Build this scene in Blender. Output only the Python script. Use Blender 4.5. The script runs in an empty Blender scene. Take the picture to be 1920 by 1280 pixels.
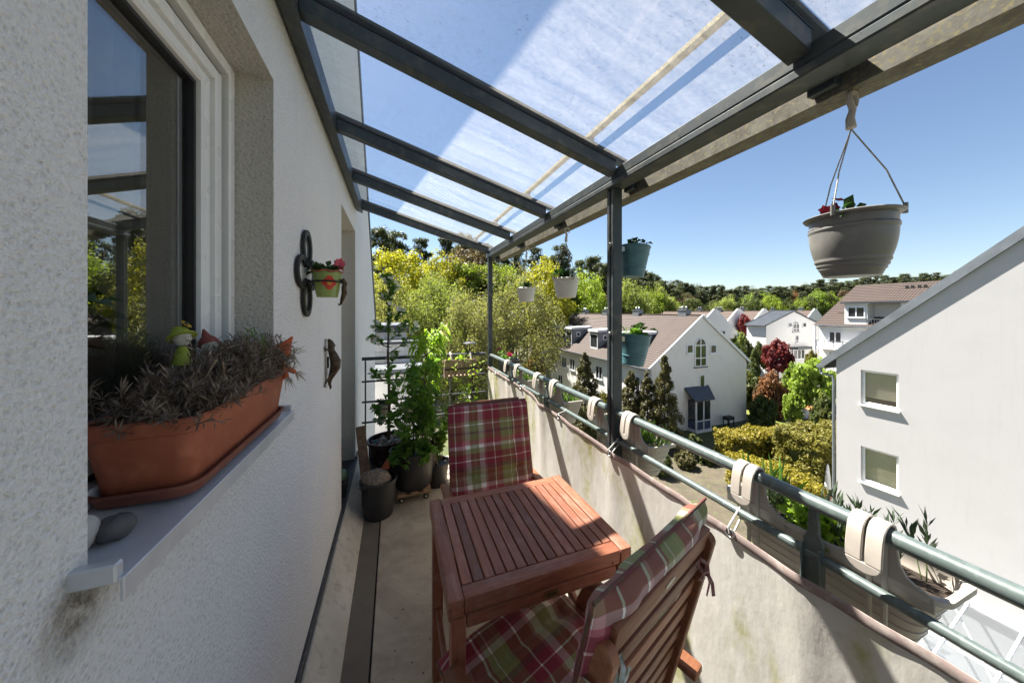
import bpy, bmesh, math, random
import numpy as np
from mathutils import Vector, Matrix
R = math.radians
rnd = random.Random(7)
S = bpy.context.scene
COL = S.collection

# ------------------------------------------------------------------ camera, sky, sun, exposure
EYE = Vector((0.0, 0.0, 1.55)); FPX = 600.0; VPX = 740.0; HOR = 583.0      # photograph pixels, 1920 wide
YAW = math.atan((960.0-VPX)/FPX)
cam_d = bpy.data.cameras.new('camera'); cam = bpy.data.objects.new('camera', cam_d); COL.objects.link(cam)
cam.location = EYE; cam.rotation_euler = (R(90), 0, -YAW)
cam_d.sensor_width = 36; cam_d.lens = 36*FPX/1920; cam_d.shift_y = -(640-HOR)/1920
cam_d.clip_start = 0.02; cam_d.clip_end = 3000
S.camera = cam
SUN = Vector((-0.071, 0.155, 0.285)).normalized()                          # towards the sun
wd = bpy.data.worlds.new('World'); S.world = wd; wd.use_nodes = True
nt = wd.node_tree; bg = nt.nodes['Background']
sk = nt.nodes.new('ShaderNodeTexSky'); sk.sky_type = 'NISHITA'; sk.sun_disc = False
sk.sun_elevation = math.asin(SUN.z); sk.sun_rotation = math.atan2(SUN.x, SUN.y)
sk.altitude = 50; sk.air_density = 1.0; sk.dust_density = 0.4; sk.ozone_density = 1.6
nt.links.new(sk.outputs[0], bg.inputs[0]); bg.inputs[1].default_value = 0.039
sd = bpy.data.lights.new('sun', 'SUN'); so = bpy.data.objects.new('sun', sd); COL.objects.link(so)
sd.energy = 5.0; sd.angle = R(0.55); sd.color = (1.0, 0.945, 0.86)
so.rotation_euler = (-SUN).to_track_quat('-Z', 'Y').to_euler()
S.view_settings.view_transform = 'Standard'; S.view_settings.look = 'None'
S.view_settings.exposure = 2.12; S.view_settings.gamma = 1.0; S.view_settings.use_curve_mapping = False
S.render.engine = 'CYCLES'
S.cycles.max_bounces = 10; S.cycles.transparent_max_bounces = 24; S.cycles.diffuse_bounces = 8

# ------------------------------------------------------------------ a photograph pixel gives a direction; a known plane gives the place
FW = Vector((math.sin(YAW), math.cos(YAW), 0)); RT = Vector((math.cos(YAW), -math.sin(YAW), 0)); UP = Vector((0, 0, 1))
def ray(u, v): return FW + RT*((u-960)/FPX) + UP*((HOR-v)/FPX)
def onz(u, v, z): d = ray(u, v); return EYE + d*((z-EYE.z)/d.z)
def onx(u, v, x): d = ray(u, v); return EYE + d*(x/d.x)
def ony(u, v, y): d = ray(u, v); return EYE + d*(y/d.y)
def atd(u, v, dep): return EYE + ray(u, v)*dep
GZ = -9.4                                                                   # the garden lies three storeys below

# ------------------------------------------------------------------ materials
def nodes_of(name):
    m = bpy.data.materials.new(name); m.use_nodes = True
    t = m.node_tree; b = t.nodes['Principled BSDF']; o = t.nodes['Material Output']
    return m, t, b, o
def N(t, typ, **kw):
    n = t.nodes.new(typ)
    for k, v in kw.items(): setattr(n, k, v)
    return n
def coords(t, scale=(1, 1, 1), rnd_off=True, src='Object'):
    tc = N(t, 'ShaderNodeTexCoord'); mp = N(t, 'ShaderNodeMapping'); mp.inputs['Scale'].default_value = scale
    if rnd_off:
        oi = N(t, 'ShaderNodeObjectInfo'); ml = N(t, 'ShaderNodeMath', operation='MULTIPLY'); ml.inputs[1].default_value = 37.0
        t.links.new(oi.outputs['Random'], ml.inputs[0])
        ad = N(t, 'ShaderNodeVectorMath', operation='ADD'); t.links.new(tc.outputs[src], ad.inputs[0]); t.links.new(ml.outputs[0], ad.inputs[1])
        t.links.new(ad.outputs[0], mp.inputs['Vector'])
    else: t.links.new(tc.outputs[src], mp.inputs['Vector'])
    return mp.outputs[0]
def noise(t, vec, scale, detail=4, rough=0.55, dist=0.0):
    n = N(t, 'ShaderNodeTexNoise'); n.inputs['Scale'].default_value = scale; n.inputs['Detail'].default_value = detail
    n.inputs['Roughness'].default_value = rough; n.inputs['Distortion'].default_value = dist
    t.links.new(vec, n.inputs['Vector']); return n.outputs['Fac']
def ramp(t, fac, stops, interp='LINEAR'):
    r = N(t, 'ShaderNodeValToRGB'); r.color_ramp.interpolation = interp; cr = r.color_ramp
    while len(cr.elements) < len(stops): cr.elements.new(0.5)
    for e, (p, c) in zip(cr.elements, stops):
        e.position = p; e.color = (c[0], c[1], c[2], 1) if not isinstance(c, (int, float)) else (c, c, c, 1)
    if fac is not None: t.links.new(fac, r.inputs[0])
    return r.outputs[0]
def mix(t, fac, a, b, blend='MIX'):
    m = N(t, 'ShaderNodeMix', data_type='RGBA', blend_type=blend)
    for s, v in ((m.inputs[0], fac), (m.inputs[6], a), (m.inputs[7], b)):
        if isinstance(v, (int, float)): s.default_value = v
        elif isinstance(v, (tuple, list)): s.default_value = (v[0], v[1], v[2], 1)
        else: t.links.new(v, s)
    return m.outputs[2]
def bump(t, b, height, strength, dist=0.01, prev=None):
    n = N(t, 'ShaderNodeBump'); n.inputs['Strength'].default_value = strength; n.inputs['Distance'].default_value = dist
    t.links.new(height, n.inputs['Height'])
    if prev is not None: t.links.new(prev, n.inputs['Normal'])
    t.links.new(n.outputs[0], b.inputs['Normal']); return n.outputs[0]
MATS = {}
def pm(name, c1, c2=None, scale=6.0, rough=0.6, metal=0.0, bmp=0.0, bsc=60.0, bdist=0.004, stretch=(1, 1, 1), spec=0.5, coat=0.0, c3=None, lo=0.35, hi=0.65, rvar=0.1):
    m, t, b, o = nodes_of(name); c2 = c2 or tuple(x*0.8 for x in c1)
    vec = coords(t, stretch)
    f = noise(t, vec, scale, 5)
    col = ramp(t, f, [(lo, c1), (hi, c2)])
    if c3:
        f2 = noise(t, vec, scale*4.3, 4)
        col = mix(t, ramp(t, f2, [(0.52, 0), (0.68, 1)]), col, c3)
    t.links.new(col, b.inputs['Base Color'])
    rr = N(t, 'ShaderNodeMapRange'); rr.inputs[3].default_value = max(0.03, rough-rvar); rr.inputs[4].default_value = min(1, rough+rvar)
    t.links.new(noise(t, vec, scale*2.1, 3), rr.inputs[0]); t.links.new(rr.outputs[0], b.inputs['Roughness'])
    b.inputs['Metallic'].default_value = metal; b.inputs['Specular IOR Level'].default_value = spec
    b.inputs['Coat Weight'].default_value = coat; b.inputs['Coat Roughness'].default_value = 0.15
    if bmp: bump(t, b, noise(t, vec, bsc, 4, 0.6), bmp, bdist)
    MATS[name] = m; return m
def leafm(name, c1, c2, c3=None, scale=1.2, trans=0.35, rough=0.55, tint=1.25):
    m, t, b, o = nodes_of(name); vec = coords(t)
    col = ramp(t, noise(t, vec, scale, 4, 0.65), [(0.34, c1), (0.64, c2)])
    if c3: col = mix(t, ramp(t, noise(t, vec, scale*3.7, 3), [(0.55, 0), (0.72, 1)]), col, c3)
    oi = N(t, 'ShaderNodeObjectInfo'); hs = N(t, 'ShaderNodeHueSaturation')
    mr = N(t, 'ShaderNodeMapRange'); mr.inputs[3].default_value = 0.8; mr.inputs[4].default_value = 1.2
    t.links.new(oi.outputs['Random'], mr.inputs[0]); t.links.new(mr.outputs[0], hs.inputs['Value']); t.links.new(col, hs.inputs['Color']); col = hs.outputs[0]
    t.links.new(col, b.inputs['Base Color']); b.inputs['Roughness'].default_value = rough; b.inputs['Specular IOR Level'].default_value = 0.35
    tr = N(t, 'ShaderNodeBsdfTranslucent'); tm = mix(t, 1.0, col, (tint, tint*1.05, tint*0.55), 'MULTIPLY'); t.links.new(tm, tr.inputs[0])
    ms = N(t, 'ShaderNodeMixShader'); ms.inputs[0].default_value = trans
    t.links.new(b.outputs[0], ms.inputs[1]); t.links.new(tr.outputs[0], ms.inputs[2]); t.links.new(ms.outputs[0], o.inputs[0])
    MATS[name] = m; return m

# ------------------------------------------------------------------ mesh building
def link(o, parent=None):
    COL.objects.link(o)
    if parent is not None:
        o.parent = parent; o.matrix_parent_inverse = WM.get(parent.name, Matrix.Identity(4)).inverted()
    return o
WM = {}
def thing(name, label, cat, loc=(0, 0, 0), rotz=0.0, group=None):
    o = bpy.data.objects.new(name, None); COL.objects.link(o); o.empty_display_size = 0.1
    o.location = loc; o.rotation_euler = (0, 0, rotz); WM[o.name] = Matrix.Translation(Vector(loc)) @ Matrix.Rotation(rotz, 4, 'Z')
    tag(o, label, cat, group); return o
def tag(o, label, cat=None, group=None, kind=None):
    if label: o['label'] = label
    if cat: o['category'] = cat
    if group: o['group'] = group
    if kind: o['kind'] = kind
    return o
def clone(root, loc, rotz=0.0, scale=None, label=None, group=None):
    r = root.copy(); COL.objects.link(r); r.location = loc; r.rotation_euler = (root.rotation_euler[0], root.rotation_euler[1], rotz)
    if scale: r.scale = scale if not isinstance(scale, (int, float)) else (scale,)*3
    if label: r['label'] = label
    if group: r['group'] = group
    for ch in list(root.children):
        c = ch.copy(); COL.objects.link(c); c.parent = r
        for g in list(ch.children):
            d = g.copy(); COL.objects.link(d); d.parent = c
    return r
def frame_of(d, up=Vector((0, 0, 1))):
    d = Vector(d).normalized(); up = Vector(up)
    if abs(d.dot(up.normalized())) > 0.99: up = Vector((1, 0, 0)) if abs(d.x) < 0.9 else Vector((0, 1, 0))
    y = up.cross(d).normalized(); z = d.cross(y)
    return d, y, z
class MB:
    def __init__(s): s.v = []; s.f = []
    def add(s, vs, fs):
        o = len(s.v); s.v += [tuple(p) for p in vs]; s.f += [tuple(i+o for i in q) for q in fs]; return s
    def box(s, x0, x1, y0, y1, z0, z1):
        return s.add([(x0, y0, z0), (x1, y0, z0), (x1, y1, z0), (x0, y1, z0), (x0, y0, z1), (x1, y0, z1), (x1, y1, z1), (x0, y1, z1)],
                     [(0, 3, 2, 1), (4, 5, 6, 7), (0, 1, 5, 4), (1, 2, 6, 5), (2, 3, 7, 6), (3, 0, 4, 7)])
    def bar(s, p0, p1, w, h, up=(0, 0, 1)):
        p0 = Vector(p0); p1 = Vector(p1); d, y, z = frame_of(p1-p0, up); vs = []
        for p in (p0, p1):
            for a, b in ((-1, -1), (1, -1), (1, 1), (-1, 1)): vs.append(p+y*(a*w/2)+z*(b*h/2))
        return s.add(vs, [(0, 3, 2, 1), (4, 5, 6, 7), (0, 1, 5, 4), (1, 2, 6, 5), (2, 3, 7, 6), (3, 0, 4, 7)])
    def tube(s, pts, r, n=8, cap=True):
        pts = [Vector(p) for p in pts]; k = len(pts); rs = r if isinstance(r, (list, tuple)) else [r]*k
        vs = []; fs = []; prev = None
        for i, p in enumerate(pts):
            d = (pts[min(i+1, k-1)]-pts[max(i-1, 0)])
            if d.length < 1e-9: d = Vector((0, 0, 1))
            d.normalize()
            if prev is None: _, y, z = frame_of(d)
            else:
                y = prev-d*prev.dot(d)
                if y.length < 1e-6: _, y, z = frame_of(d)
                y.normalize(); z = d.cross(y)
            prev = y
            for j in range(n):
                a = 2*math.pi*j/n; vs.append(p+(y*math.cos(a)+z*math.sin(a))*rs[i])
        for i in range(k-1):
            for j in range(n):
                a = i*n+j; b = i*n+(j+1) % n; fs.append((a, b, b+n, a+n))
        if cap: fs.append(tuple(range(n-1, -1, -1))); fs.append(tuple(range((k-1)*n, k*n)))
        return s.add(vs, fs)
    def lathe(s, prof, n=24, c=(0, 0, 0), M=None, closed=False):
        vs = []; fs = []; k = len(prof); c = Vector(c)
        for r, z in prof:
            for j in range(n):
                a = 2*math.pi*j/n; p = Vector((r*math.cos(a), r*math.sin(a), z))
                vs.append(c+(M @ p if M else p))
        for i in range(k-1):
            for j in range(n):
                a = i*n+j; b = i*n+(j+1) % n; fs.append((a, b, b+n, a+n))
        if prof[0][0] > 1e-5: fs.append(tuple(range(n-1, -1, -1)))
        if prof[-1][0] > 1e-5: fs.append(tuple(range((k-1)*n, k*n)))
        return s.add(vs, fs)
    def prism(s, poly, ax, a, b):
        def P(p, q): return {'x': (q, p[0], p[1]), 'y': (p[0], q, p[1]), 'z': (p[0], p[1], q)}[ax]
        n = len(poly); vs = [P(p, a) for p in poly]+[P(p, b) for p in poly]
        fs = [tuple(range(n-1, -1, -1)), tuple(range(n, 2*n))]+[(i, (i+1) % n, (i+1) % n+n, i+n) for i in range(n)]
        return s.add(vs, fs)
    def grid(s, fn, nu, nv, flip=False):
        vs = [fn(i/nu, j/nv) for j in range(nv+1) for i in range(nu+1)]; w = nu+1
        fs = [(j*w+i, j*w+i+1, (j+1)*w+i+1, (j+1)*w+i) for j in range(nv) for i in range(nu)]
        if flip: fs = [q[::-1] for q in fs]
        return s.add(vs, fs)
    def mesh(s, name, smooth=False, ch=0.0, seg=1, fix=True):
        me = bpy.data.meshes.new(name); me.from_pydata(s.v, [], s.f)
        if ch or fix:
            bm = bmesh.new(); bm.from_mesh(me)
            if fix: bmesh.ops.recalc_face_normals(bm, faces=bm.faces)
            if ch: bmesh.ops.bevel(bm, geom=[e for e in bm.edges if len(e.link_faces) == 2 and e.calc_face_angle(0) > 0.5], offset=ch, segments=seg, affect='EDGES', profile=0.5, clamp_overlap=True)
            bm.to_mesh(me); bm.free()
        if smooth:
            me.polygons.foreach_set('use_smooth', [True]*len(me.polygons)); me.set_sharp_from_angle(angle=R(38))
        return me
    def obj(s, name, mat, parent=None, smooth=False, ch=0.0, seg=1, fix=True, label=None):
        me = s.mesh(name, smooth, ch, seg, fix); me.materials.append(MATS[mat] if isinstance(mat, str) else mat)
        o = bpy.data.objects.new(name, me); link(o, parent)
        if label: o['label'] = label
        return o
def struct(o): o['kind'] = 'structure'; return o
BC = {}
def board(name, mat, parent, p0, p1, w, h, up=(0, 0, 1), ch=0.002, seg=1):
    """a board of its own: length along its local X (the grain), shared mesh for alike boards"""
    p0 = Vector(p0); p1 = Vector(p1); L = round((p1-p0).length, 4); key = (L, w, h, ch, mat)
    if key not in BC:
        me = MB().box(-L/2, L/2, -w/2, w/2, -h/2, h/2).mesh(name, True, ch, seg); me.materials.append(MATS[mat]); BC[key] = me
    o = bpy.data.objects.new(name, BC[key]); link(o, parent)
    d, y, z = frame_of(p1-p0, up); M = Matrix((d, y, z)).transposed().to_4x4(); M.translation = (p0+p1)/2
    o.matrix_basis = M
    return o
def np_mesh(name, V, F, mat, smooth=False):
    me = bpy.data.meshes.new(name); V = np.asarray(V, dtype=np.float32).reshape(-1, 3); F = np.asarray(F, dtype=np.int32); k = F.shape[1]
    me.vertices.add(len(V)); me.vertices.foreach_set('co', V.ravel())
    me.loops.add(F.size); me.loops.foreach_set('vertex_index', F.ravel())
    me.polygons.add(len(F)); me.polygons.foreach_set('loop_start', np.arange(0, F.size, k, dtype=np.int32))
    me.polygons.foreach_set('loop_total', np.full(len(F), k, dtype=np.int32))
    me.update(calc_edges=True); me.validate()
    me.materials.append(MATS[mat]); return me
def mesh_obj(name, me, parent=None): o = bpy.data.objects.new(name, me); link(o, parent); return o
def unit(a): return a/np.maximum(np.linalg.norm(a, axis=1, keepdims=True), 1e-9)
def leaves(C, D, Nn, L, W, fold=0.12, droop=0.0):
    """C base points, D directions, Nn up vectors: folded pointed leaves, four triangles each"""
    C = np.asarray(C, float); D = unit(np.asarray(D, float)); Sd = unit(np.cross(D, np.asarray(Nn, float)+1e-4)); U = np.cross(Sd, D)
    L = np.broadcast_to(np.asarray(L, float), (len(C),))[:, None]; W = np.broadcast_to(np.asarray(W, float), (len(C),))[:, None]
    c = C+D*L*0.45; t = C+D*L; t = t-np.array([0, 0, 1.0])*L*droop
    l = c+Sd*W*0.5+U*W*fold*2; r = c-Sd*W*0.5+U*W*fold*2
    V = np.stack([C, r, c, l, t], 1).reshape(-1, 3); b = np.arange(len(C))[:, None]*5
    F = np.concatenate([b+[0, 1, 2], b+[0, 2, 3], b+[2, 1, 4], b+[2, 4, 3]], 0)
    return V, F
def quads(C, Nn, size, rs, asp=0.7):
    """small four-sided leaf sprays round points C with normals Nn"""
    n = len(C); Nn = unit(Nn); a = unit(np.cross(Nn, unit(rs.normal(size=(n, 3))))); b = np.cross(Nn, a)
    s = (size*(0.6+0.8*rs.random(n)))[:, None]
    V = np.stack([C-a*s, C-b*s*asp*0.7+Nn*s*0.12, C+a*s, C+b*s*asp+Nn*s*0.1], 1).reshape(-1, 3)
    F = np.arange(n*4).reshape(-1, 4); return V, F
def joinVF(parts):
    Vs = []; Fs = []; o = 0
    for V, F in parts: Vs.append(V); Fs.append(F+o); o += len(V)
    return np.concatenate(Vs), np.concatenate(Fs)
# ------------------------------------------------------------------ material set
def plaster(name, base, dirt, sc, strength, bd, grime=0.25, stain=None, pits=0.0):
    m, t, b, o = nodes_of(name); vec = coords(t, rnd_off=False)
    n1 = noise(t, vec, sc, 4, 0.65, 0.5); n2 = noise(t, vec, sc*2.3, 3, 0.6, 0.3)
    vo = N(t, 'ShaderNodeTexVoronoi'); vo.inputs['Scale'].default_value = sc*0.8; t.links.new(vec, vo.inputs['Vector'])
    h = mix(t, 0.5, n1, vo.outputs['Distance']); h = mix(t, 0.25, h, n2)
    col = mix(t, ramp(t, n2, [(0.66, 0), (0.74, 0.8)]), base, dirt)
    if pits: col = mix(t, ramp(t, h, [(0.30, pits), (0.46, 0)]), col, tuple(x*0.55 for x in base))
    g = noise(t, vec, 1.3, 5, 0.6); col = mix(t, ramp(t, g, [(0.45, 0), (0.8, grime)]), col, tuple(x*0.75 for x in base))
    vs = coords(t, (6, 6, 0.5), False); g2 = noise(t, vs, 1.6, 5, 0.65); col = mix(t, ramp(t, g2, [(0.55, 0), (0.8, grime*0.7)]), col, tuple(x*0.62 for x in base))
    if stain:
        tc = N(t, 'ShaderNodeTexCoord'); mp = N(t, 'ShaderNodeMapping'); mp.inputs['Location'].default_value = tuple(-stain[i]*stain[3][i] for i in range(3)); mp.inputs['Scale'].default_value = stain[3]; t.links.new(tc.outputs['Object'], mp.inputs['Vector'])
        ln = N(t, 'ShaderNodeVectorMath', operation='LENGTH'); t.links.new(mp.outputs[0], ln.inputs[0])
        k = mix(t, 1.0, ramp(t, ln.outputs['Value'], [(0.1, 1), (1.0, 0)]), ramp(t, noise(t, vec, 38, 5, 0.7), [(0.35, 0.15), (0.62, 1)]), 'MULTIPLY'); col = mix(t, k, col, (0.16, 0.125, 0.085))
    t.links.new(col, b.inputs['Base Color']); b.inputs['Roughness'].default_value = 0.92; b.inputs['Specular IOR Level'].default_value = 0.2
    bump(t, b, h, strength, bd); MATS[name] = m
plaster('plaster', (0.86, 0.845, 0.825), (0.36, 0.34, 0.315), 155, 1.0, 0.012, 0.25, (-0.33, 0.528, 1.198, (2, 18, 15)), 0.55)
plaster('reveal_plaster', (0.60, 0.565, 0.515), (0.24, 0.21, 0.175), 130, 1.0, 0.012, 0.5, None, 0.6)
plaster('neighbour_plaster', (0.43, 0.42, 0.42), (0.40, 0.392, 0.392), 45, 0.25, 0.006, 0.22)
plaster('far_plaster', (0.66, 0.655, 0.65), (0.60, 0.595, 0.59), 9, 0.15, 0.01, 0.10)
plaster('old_plaster', (0.68, 0.665, 0.65), (0.54, 0.52, 0.49), 1.2, 0.15, 0.02, 0.35)
pm('anthracite', (0.060, 0.072, 0.078), (0.045, 0.053, 0.058), 5, 0.45, 0.2, 0.25, 180, 0.0006, c3=(0.10, 0.10, 0.09), spec=0.4)
pm('rail_green', (0.118, 0.145, 0.138), (0.098, 0.122, 0.116), 14, 0.33, 0.1, 0.12, 90, 0.0005, c3=(0.16, 0.19, 0.18), spec=0.55)
pm('gutter_metal', (0.17, 0.16, 0.13), (0.10, 0.085, 0.065), 22, 0.7, 0.3, 0.3, 120, 0.001, c3=(0.24, 0.20, 0.09))
pm('moss_metal', (0.22, 0.19, 0.12), (0.12, 0.10, 0.06), 40, 0.85, 0.0, 0.5, 200, 0.002, c3=(0.34, 0.27, 0.05))
pm('sill_metal', (0.60, 0.62, 0.65), (0.48, 0.50, 0.53), 9, 0.42, 0.35, 0.1, 60, 0.001)
pm('white_pvc', (0.80, 0.80, 0.79), (0.74, 0.74, 0.72), 3, 0.28, 0, spec=0.5)
pm('gasket', (0.012, 0.012, 0.013), (0.02, 0.02, 0.02), 8, 0.5)
pm('concrete', (0.52, 0.435, 0.335), (0.39, 0.32, 0.24), 2.4, 0.9, 0, 0.5, 160, 0.002, c3=(0.46, 0.385, 0.295), lo=0.25, hi=0.75)
def floor_stains():
    m = MATS['concrete']; t = m.node_tree; b = t.nodes['Principled BSDF']; src = b.inputs['Base Color'].links[0].from_socket; v = coords(t, rnd_off=False)
    k1 = ramp(t, noise(t, v, 1.7, 7, 0.7, 0.6), [(0.42, 0), (0.64, 0.75)]); c = mix(t, k1, src, (0.22, 0.18, 0.13))
    k2 = ramp(t, noise(t, v, 55, 3, 0.6), [(0.66, 0), (0.72, 0.8)]); c = mix(t, k2, c, (0.10, 0.08, 0.055))
    k3 = mix(t, 1.0, ramp(t, noise(t, v, 3.1, 5, 0.7), [(0.55, 0), (0.7, 0.5)]), ramp(t, noise(t, v, 18, 4), [(0.4, 0), (0.6, 1)]), 'MULTIPLY'); c = mix(t, k3, c, (0.60, 0.55, 0.46))
    t.links.new(c, b.inputs['Base Color'])
floor_stains()
pm('cove_concrete', (0.60, 0.55, 0.46), (0.48, 0.43, 0.35), 5, 0.85, 0, 0.35, 90, 0.002, c3=(0.42, 0.37, 0.30))
pm('drain_dirt', (0.20, 0.165, 0.125), (0.125, 0.10, 0.075), 5, 0.95, 0, 0.5, 150, 0.003, c3=(0.16, 0.13, 0.10), lo=0.2, hi=0.8)
pm('groove', (0.015, 0.011, 0.008), (0.03, 0.02, 0.015), 30, 1.0)
pm('strip_metal', (0.055, 0.058, 0.065), (0.038, 0.040, 0.045), 12, 0.5, 0.3, 0.2, 90, 0.001, c3=(0.10, 0.10, 0.10))
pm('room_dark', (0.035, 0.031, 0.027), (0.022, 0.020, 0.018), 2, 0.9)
pm('curtain', (0.33, 0.28, 0.22), (0.26, 0.22, 0.17), 4, 0.85, 0, 0.3, 300, 0.0008)
pm('tie_cord', (0.62, 0.60, 0.56), (0.50, 0.47, 0.42), 40, 0.8)
pm('steel', (0.45, 0.45, 0.44), (0.30, 0.29, 0.28), 30, 0.35, 0.9)
pm('roof_edge', (0.105, 0.110, 0.118), (0.08, 0.083, 0.09), 3, 0.5, 0.3)
pm('soffit', (0.06, 0.055, 0.05), (0.045, 0.04, 0.036), 3, 0.8)

def schlick(t, f0, gain=1.0):
    lw = N(t, 'ShaderNodeLayerWeight'); lw.inputs[0].default_value = 0.5
    pw = N(t, 'ShaderNodeMath', operation='POWER'); pw.inputs[1].default_value = 4.0; t.links.new(lw.outputs['Facing'], pw.inputs[0])
    mr = N(t, 'ShaderNodeMapRange'); mr.inputs[3].default_value = f0; mr.inputs[4].default_value = gain; t.links.new(pw.outputs[0], mr.inputs[0]); return mr.outputs[0]
def glassy(name, f0=0.08, tint=(0.95, 0.98, 1.0), rough=0.0):
    m, t, b, o = nodes_of(name); tr = N(t, 'ShaderNodeBsdfTransparent'); tr.inputs[0].default_value = (*tint, 1)
    gl = N(t, 'ShaderNodeBsdfGlossy'); gl.inputs['Roughness'].default_value = rough
    fr = schlick(t, f0)
    ms = N(t, 'ShaderNodeMixShader'); t.links.new(fr, ms.inputs[0]); t.links.new(tr.outputs[0], ms.inputs[1]); t.links.new(gl.outputs[0], ms.inputs[2])
    t.links.new(ms.outputs[0], o.inputs[0]); MATS[name] = m
glassy('window_glass', 0.20, (0.80, 0.82, 0.80)); glassy('far_glass', 0.10, (0.88, 0.89, 0.87)); glassy('conservatory_glass', 0.3, (0.88, 0.93, 0.96))
def canopy_glass():
    m, t, b, o = nodes_of('canopy_glass')
    tr = N(t, 'ShaderNodeBsdfTransparent'); tr.inputs[0].default_value = (0.94, 0.975, 0.985, 1)
    gl = N(t, 'ShaderNodeBsdfGlossy'); gl.inputs['Roughness'].default_value = 0.01
    fr = schlick(t, 0.03, 0.6)
    ms = N(t, 'ShaderNodeMixShader'); t.links.new(fr, ms.inputs[0]); t.links.new(tr.outputs[0], ms.inputs[1]); t.links.new(gl.outputs[0], ms.inputs[2])
    # a film of dust scatters sunlight
    vec = coords(t, (0.6, 5, 1), False); f1 = noise(t, vec, 3.0, 6, 0.65, 0.6)
    v2 = coords(t, (1, 1, 1), False); f2 = noise(t, v2, 60, 3, 0.7)
    df = N(t, 'ShaderNodeBsdfDiffuse'); df.inputs[0].default_value = (0.80, 0.77, 0.72, 1); tl = N(t, 'ShaderNodeBsdfTranslucent'); tl.inputs[0].default_value = (0.82, 0.79, 0.74, 1)
    dm = N(t, 'ShaderNodeMixShader'); dm.inputs[0].default_value = 0.62; t.links.new(df.outputs[0], dm.inputs[1]); t.links.new(tl.outputs[0], dm.inputs[2])
    a = mix(t, 0.35, f1, f2); fa = ramp(t, a, [(0.30, 0.045), (0.70, 0.21)])
    m2 = N(t, 'ShaderNodeMixShader'); t.links.new(fa, m2.inputs[0]); t.links.new(ms.outputs[0], m2.inputs[1]); t.links.new(dm.outputs[0], m2.inputs[2])
    # dark specks of grime washed down the slope
    v3 = coords(t, (26, 80, 26), False); s1 = noise(t, v3, 2.4, 4, 0.8); v4 = coords(t, (1.0, 1.0, 1.0), False); s2 = noise(t, v4, 3.5, 4)
    k = mix(t, 1.0, ramp(t, s1, [(0.585, 0), (0.68, 0.85)]), ramp(t, s2, [(0.38, 0.15), (0.58, 0.95)]), 'MULTIPLY')
    dk = N(t, 'ShaderNodeBsdfDiffuse'); dk.inputs[0].default_value = (0.06, 0.065, 0.06, 1)
    m3 = N(t, 'ShaderNodeMixShader'); t.links.new(k, m3.inputs[0]); t.links.new(m2.outputs[0], m3.inputs[1]); t.links.new(dk.outputs[0], m3.inputs[2])
    t.links.new(m3.outputs[0], o.inputs[0]); MATS['canopy_glass'] = m
canopy_glass()
def screen_cloth():
    m, t, b, o = nodes_of('screen_cloth'); vec = coords(t, rnd_off=False)
    col = ramp(t, noise(t, vec, 2.2, 6, 0.62, 0.5), [(0.30, (0.67, 0.635, 0.585)), (0.60, (0.60, 0.56, 0.505)), (0.80, (0.44, 0.405, 0.335))])
    vs = coords(t, (1, 2.2, 0.9), False)
    al = mix(t, 1.0, ramp(t, noise(t, vs, 2.6, 4, 0.6), [(0.50, 0), (0.66, 1)]), ramp(t, noise(t, vec, 26, 4, 0.7), [(0.35, 0.2), (0.62, 1)]), 'MULTIPLY')
    col = mix(t, al, col, (0.36, 0.345, 0.10))
    sp = ramp(t, noise(t, vec, 5.5, 3, 0.5), [(0.70, 0), (0.78, 0.7)]); col = mix(t, sp, col, (0.13, 0.12, 0.09))
    t.links.new(col, b.inputs['Base Color']); b.inputs['Roughness'].default_value = 0.75; b.inputs['Specular IOR Level'].default_value = 0.25
    bump(t, b, noise(t, coords(t, (1, 3, 1.2), False), 7, 4, 0.55), 0.25, 0.010)
    tl = N(t, 'ShaderNodeBsdfTranslucent'); t.links.new(col, tl.inputs[0])
    ms = N(t, 'ShaderNodeMixShader'); ms.inputs[0].default_value = 0.10; t.links.new(b.outputs[0], ms.inputs[1]); t.links.new(tl.outputs[0], ms.inputs[2]); t.links.new(ms.outputs[0], o.inputs[0])
    MATS['screen_cloth'] = m
screen_cloth()
pm('hem_cloth', (0.30, 0.225, 0.205), (0.22, 0.165, 0.15), 8, 0.8, 0, 0.2, 300, 0.0008, c3=(0.36, 0.30, 0.27))

# ------------------------------------------------------------------ ground (material made with the garden below)
def ground_mat():
    m, t, b, o = nodes_of('ground'); vec = coords(t, rnd_off=False, src='Object')
    g = ramp(t, noise(t, vec, 0.9, 6, 0.7), [(0.35, (0.045, 0.060, 0.018)), (0.65, (0.085, 0.095, 0.032))])
    s = ramp(t, noise(t, vec, 2.0, 5, 0.7), [(0.35, (0.065, 0.052, 0.034)), (0.65, (0.12, 0.10, 0.068))])
    t.links.new(mix(t, ramp(t, noise(t, vec, 0.13, 5, 0.6), [(0.44, 0), (0.56, 1)]), g, s), b.inputs['Base Color']); b.inputs['Roughness'].default_value = 0.95
    bump(t, b, noise(t, vec, 6, 5, 0.7), 0.6, 0.08); MATS['ground'] = m
ground_mat()
def hill(x, y):
    r = math.hypot(x, y); return GZ + max(0, (r-75))*0.045 + 5.0*max(0, min(1, (r-95)/120))*max(0, min(1, (x-40)/120))
gm = MB(); rings = [0, 15, 30, 50, 70, 85, 100, 120, 150, 190, 240, 320, 450, 700, 1100]
gv = [(0, 0, GZ)]; gf = []
NA = 48
for r_ in rings[1:]:
    for a in range(NA):
        x, y = r_*math.cos(2*math.pi*a/NA), r_*math.sin(2*math.pi*a/NA); gv.append((x, y, hill(x, y)))
for a in range(NA): gf.append((0, 1+a, 1+(a+1) % NA))
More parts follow.
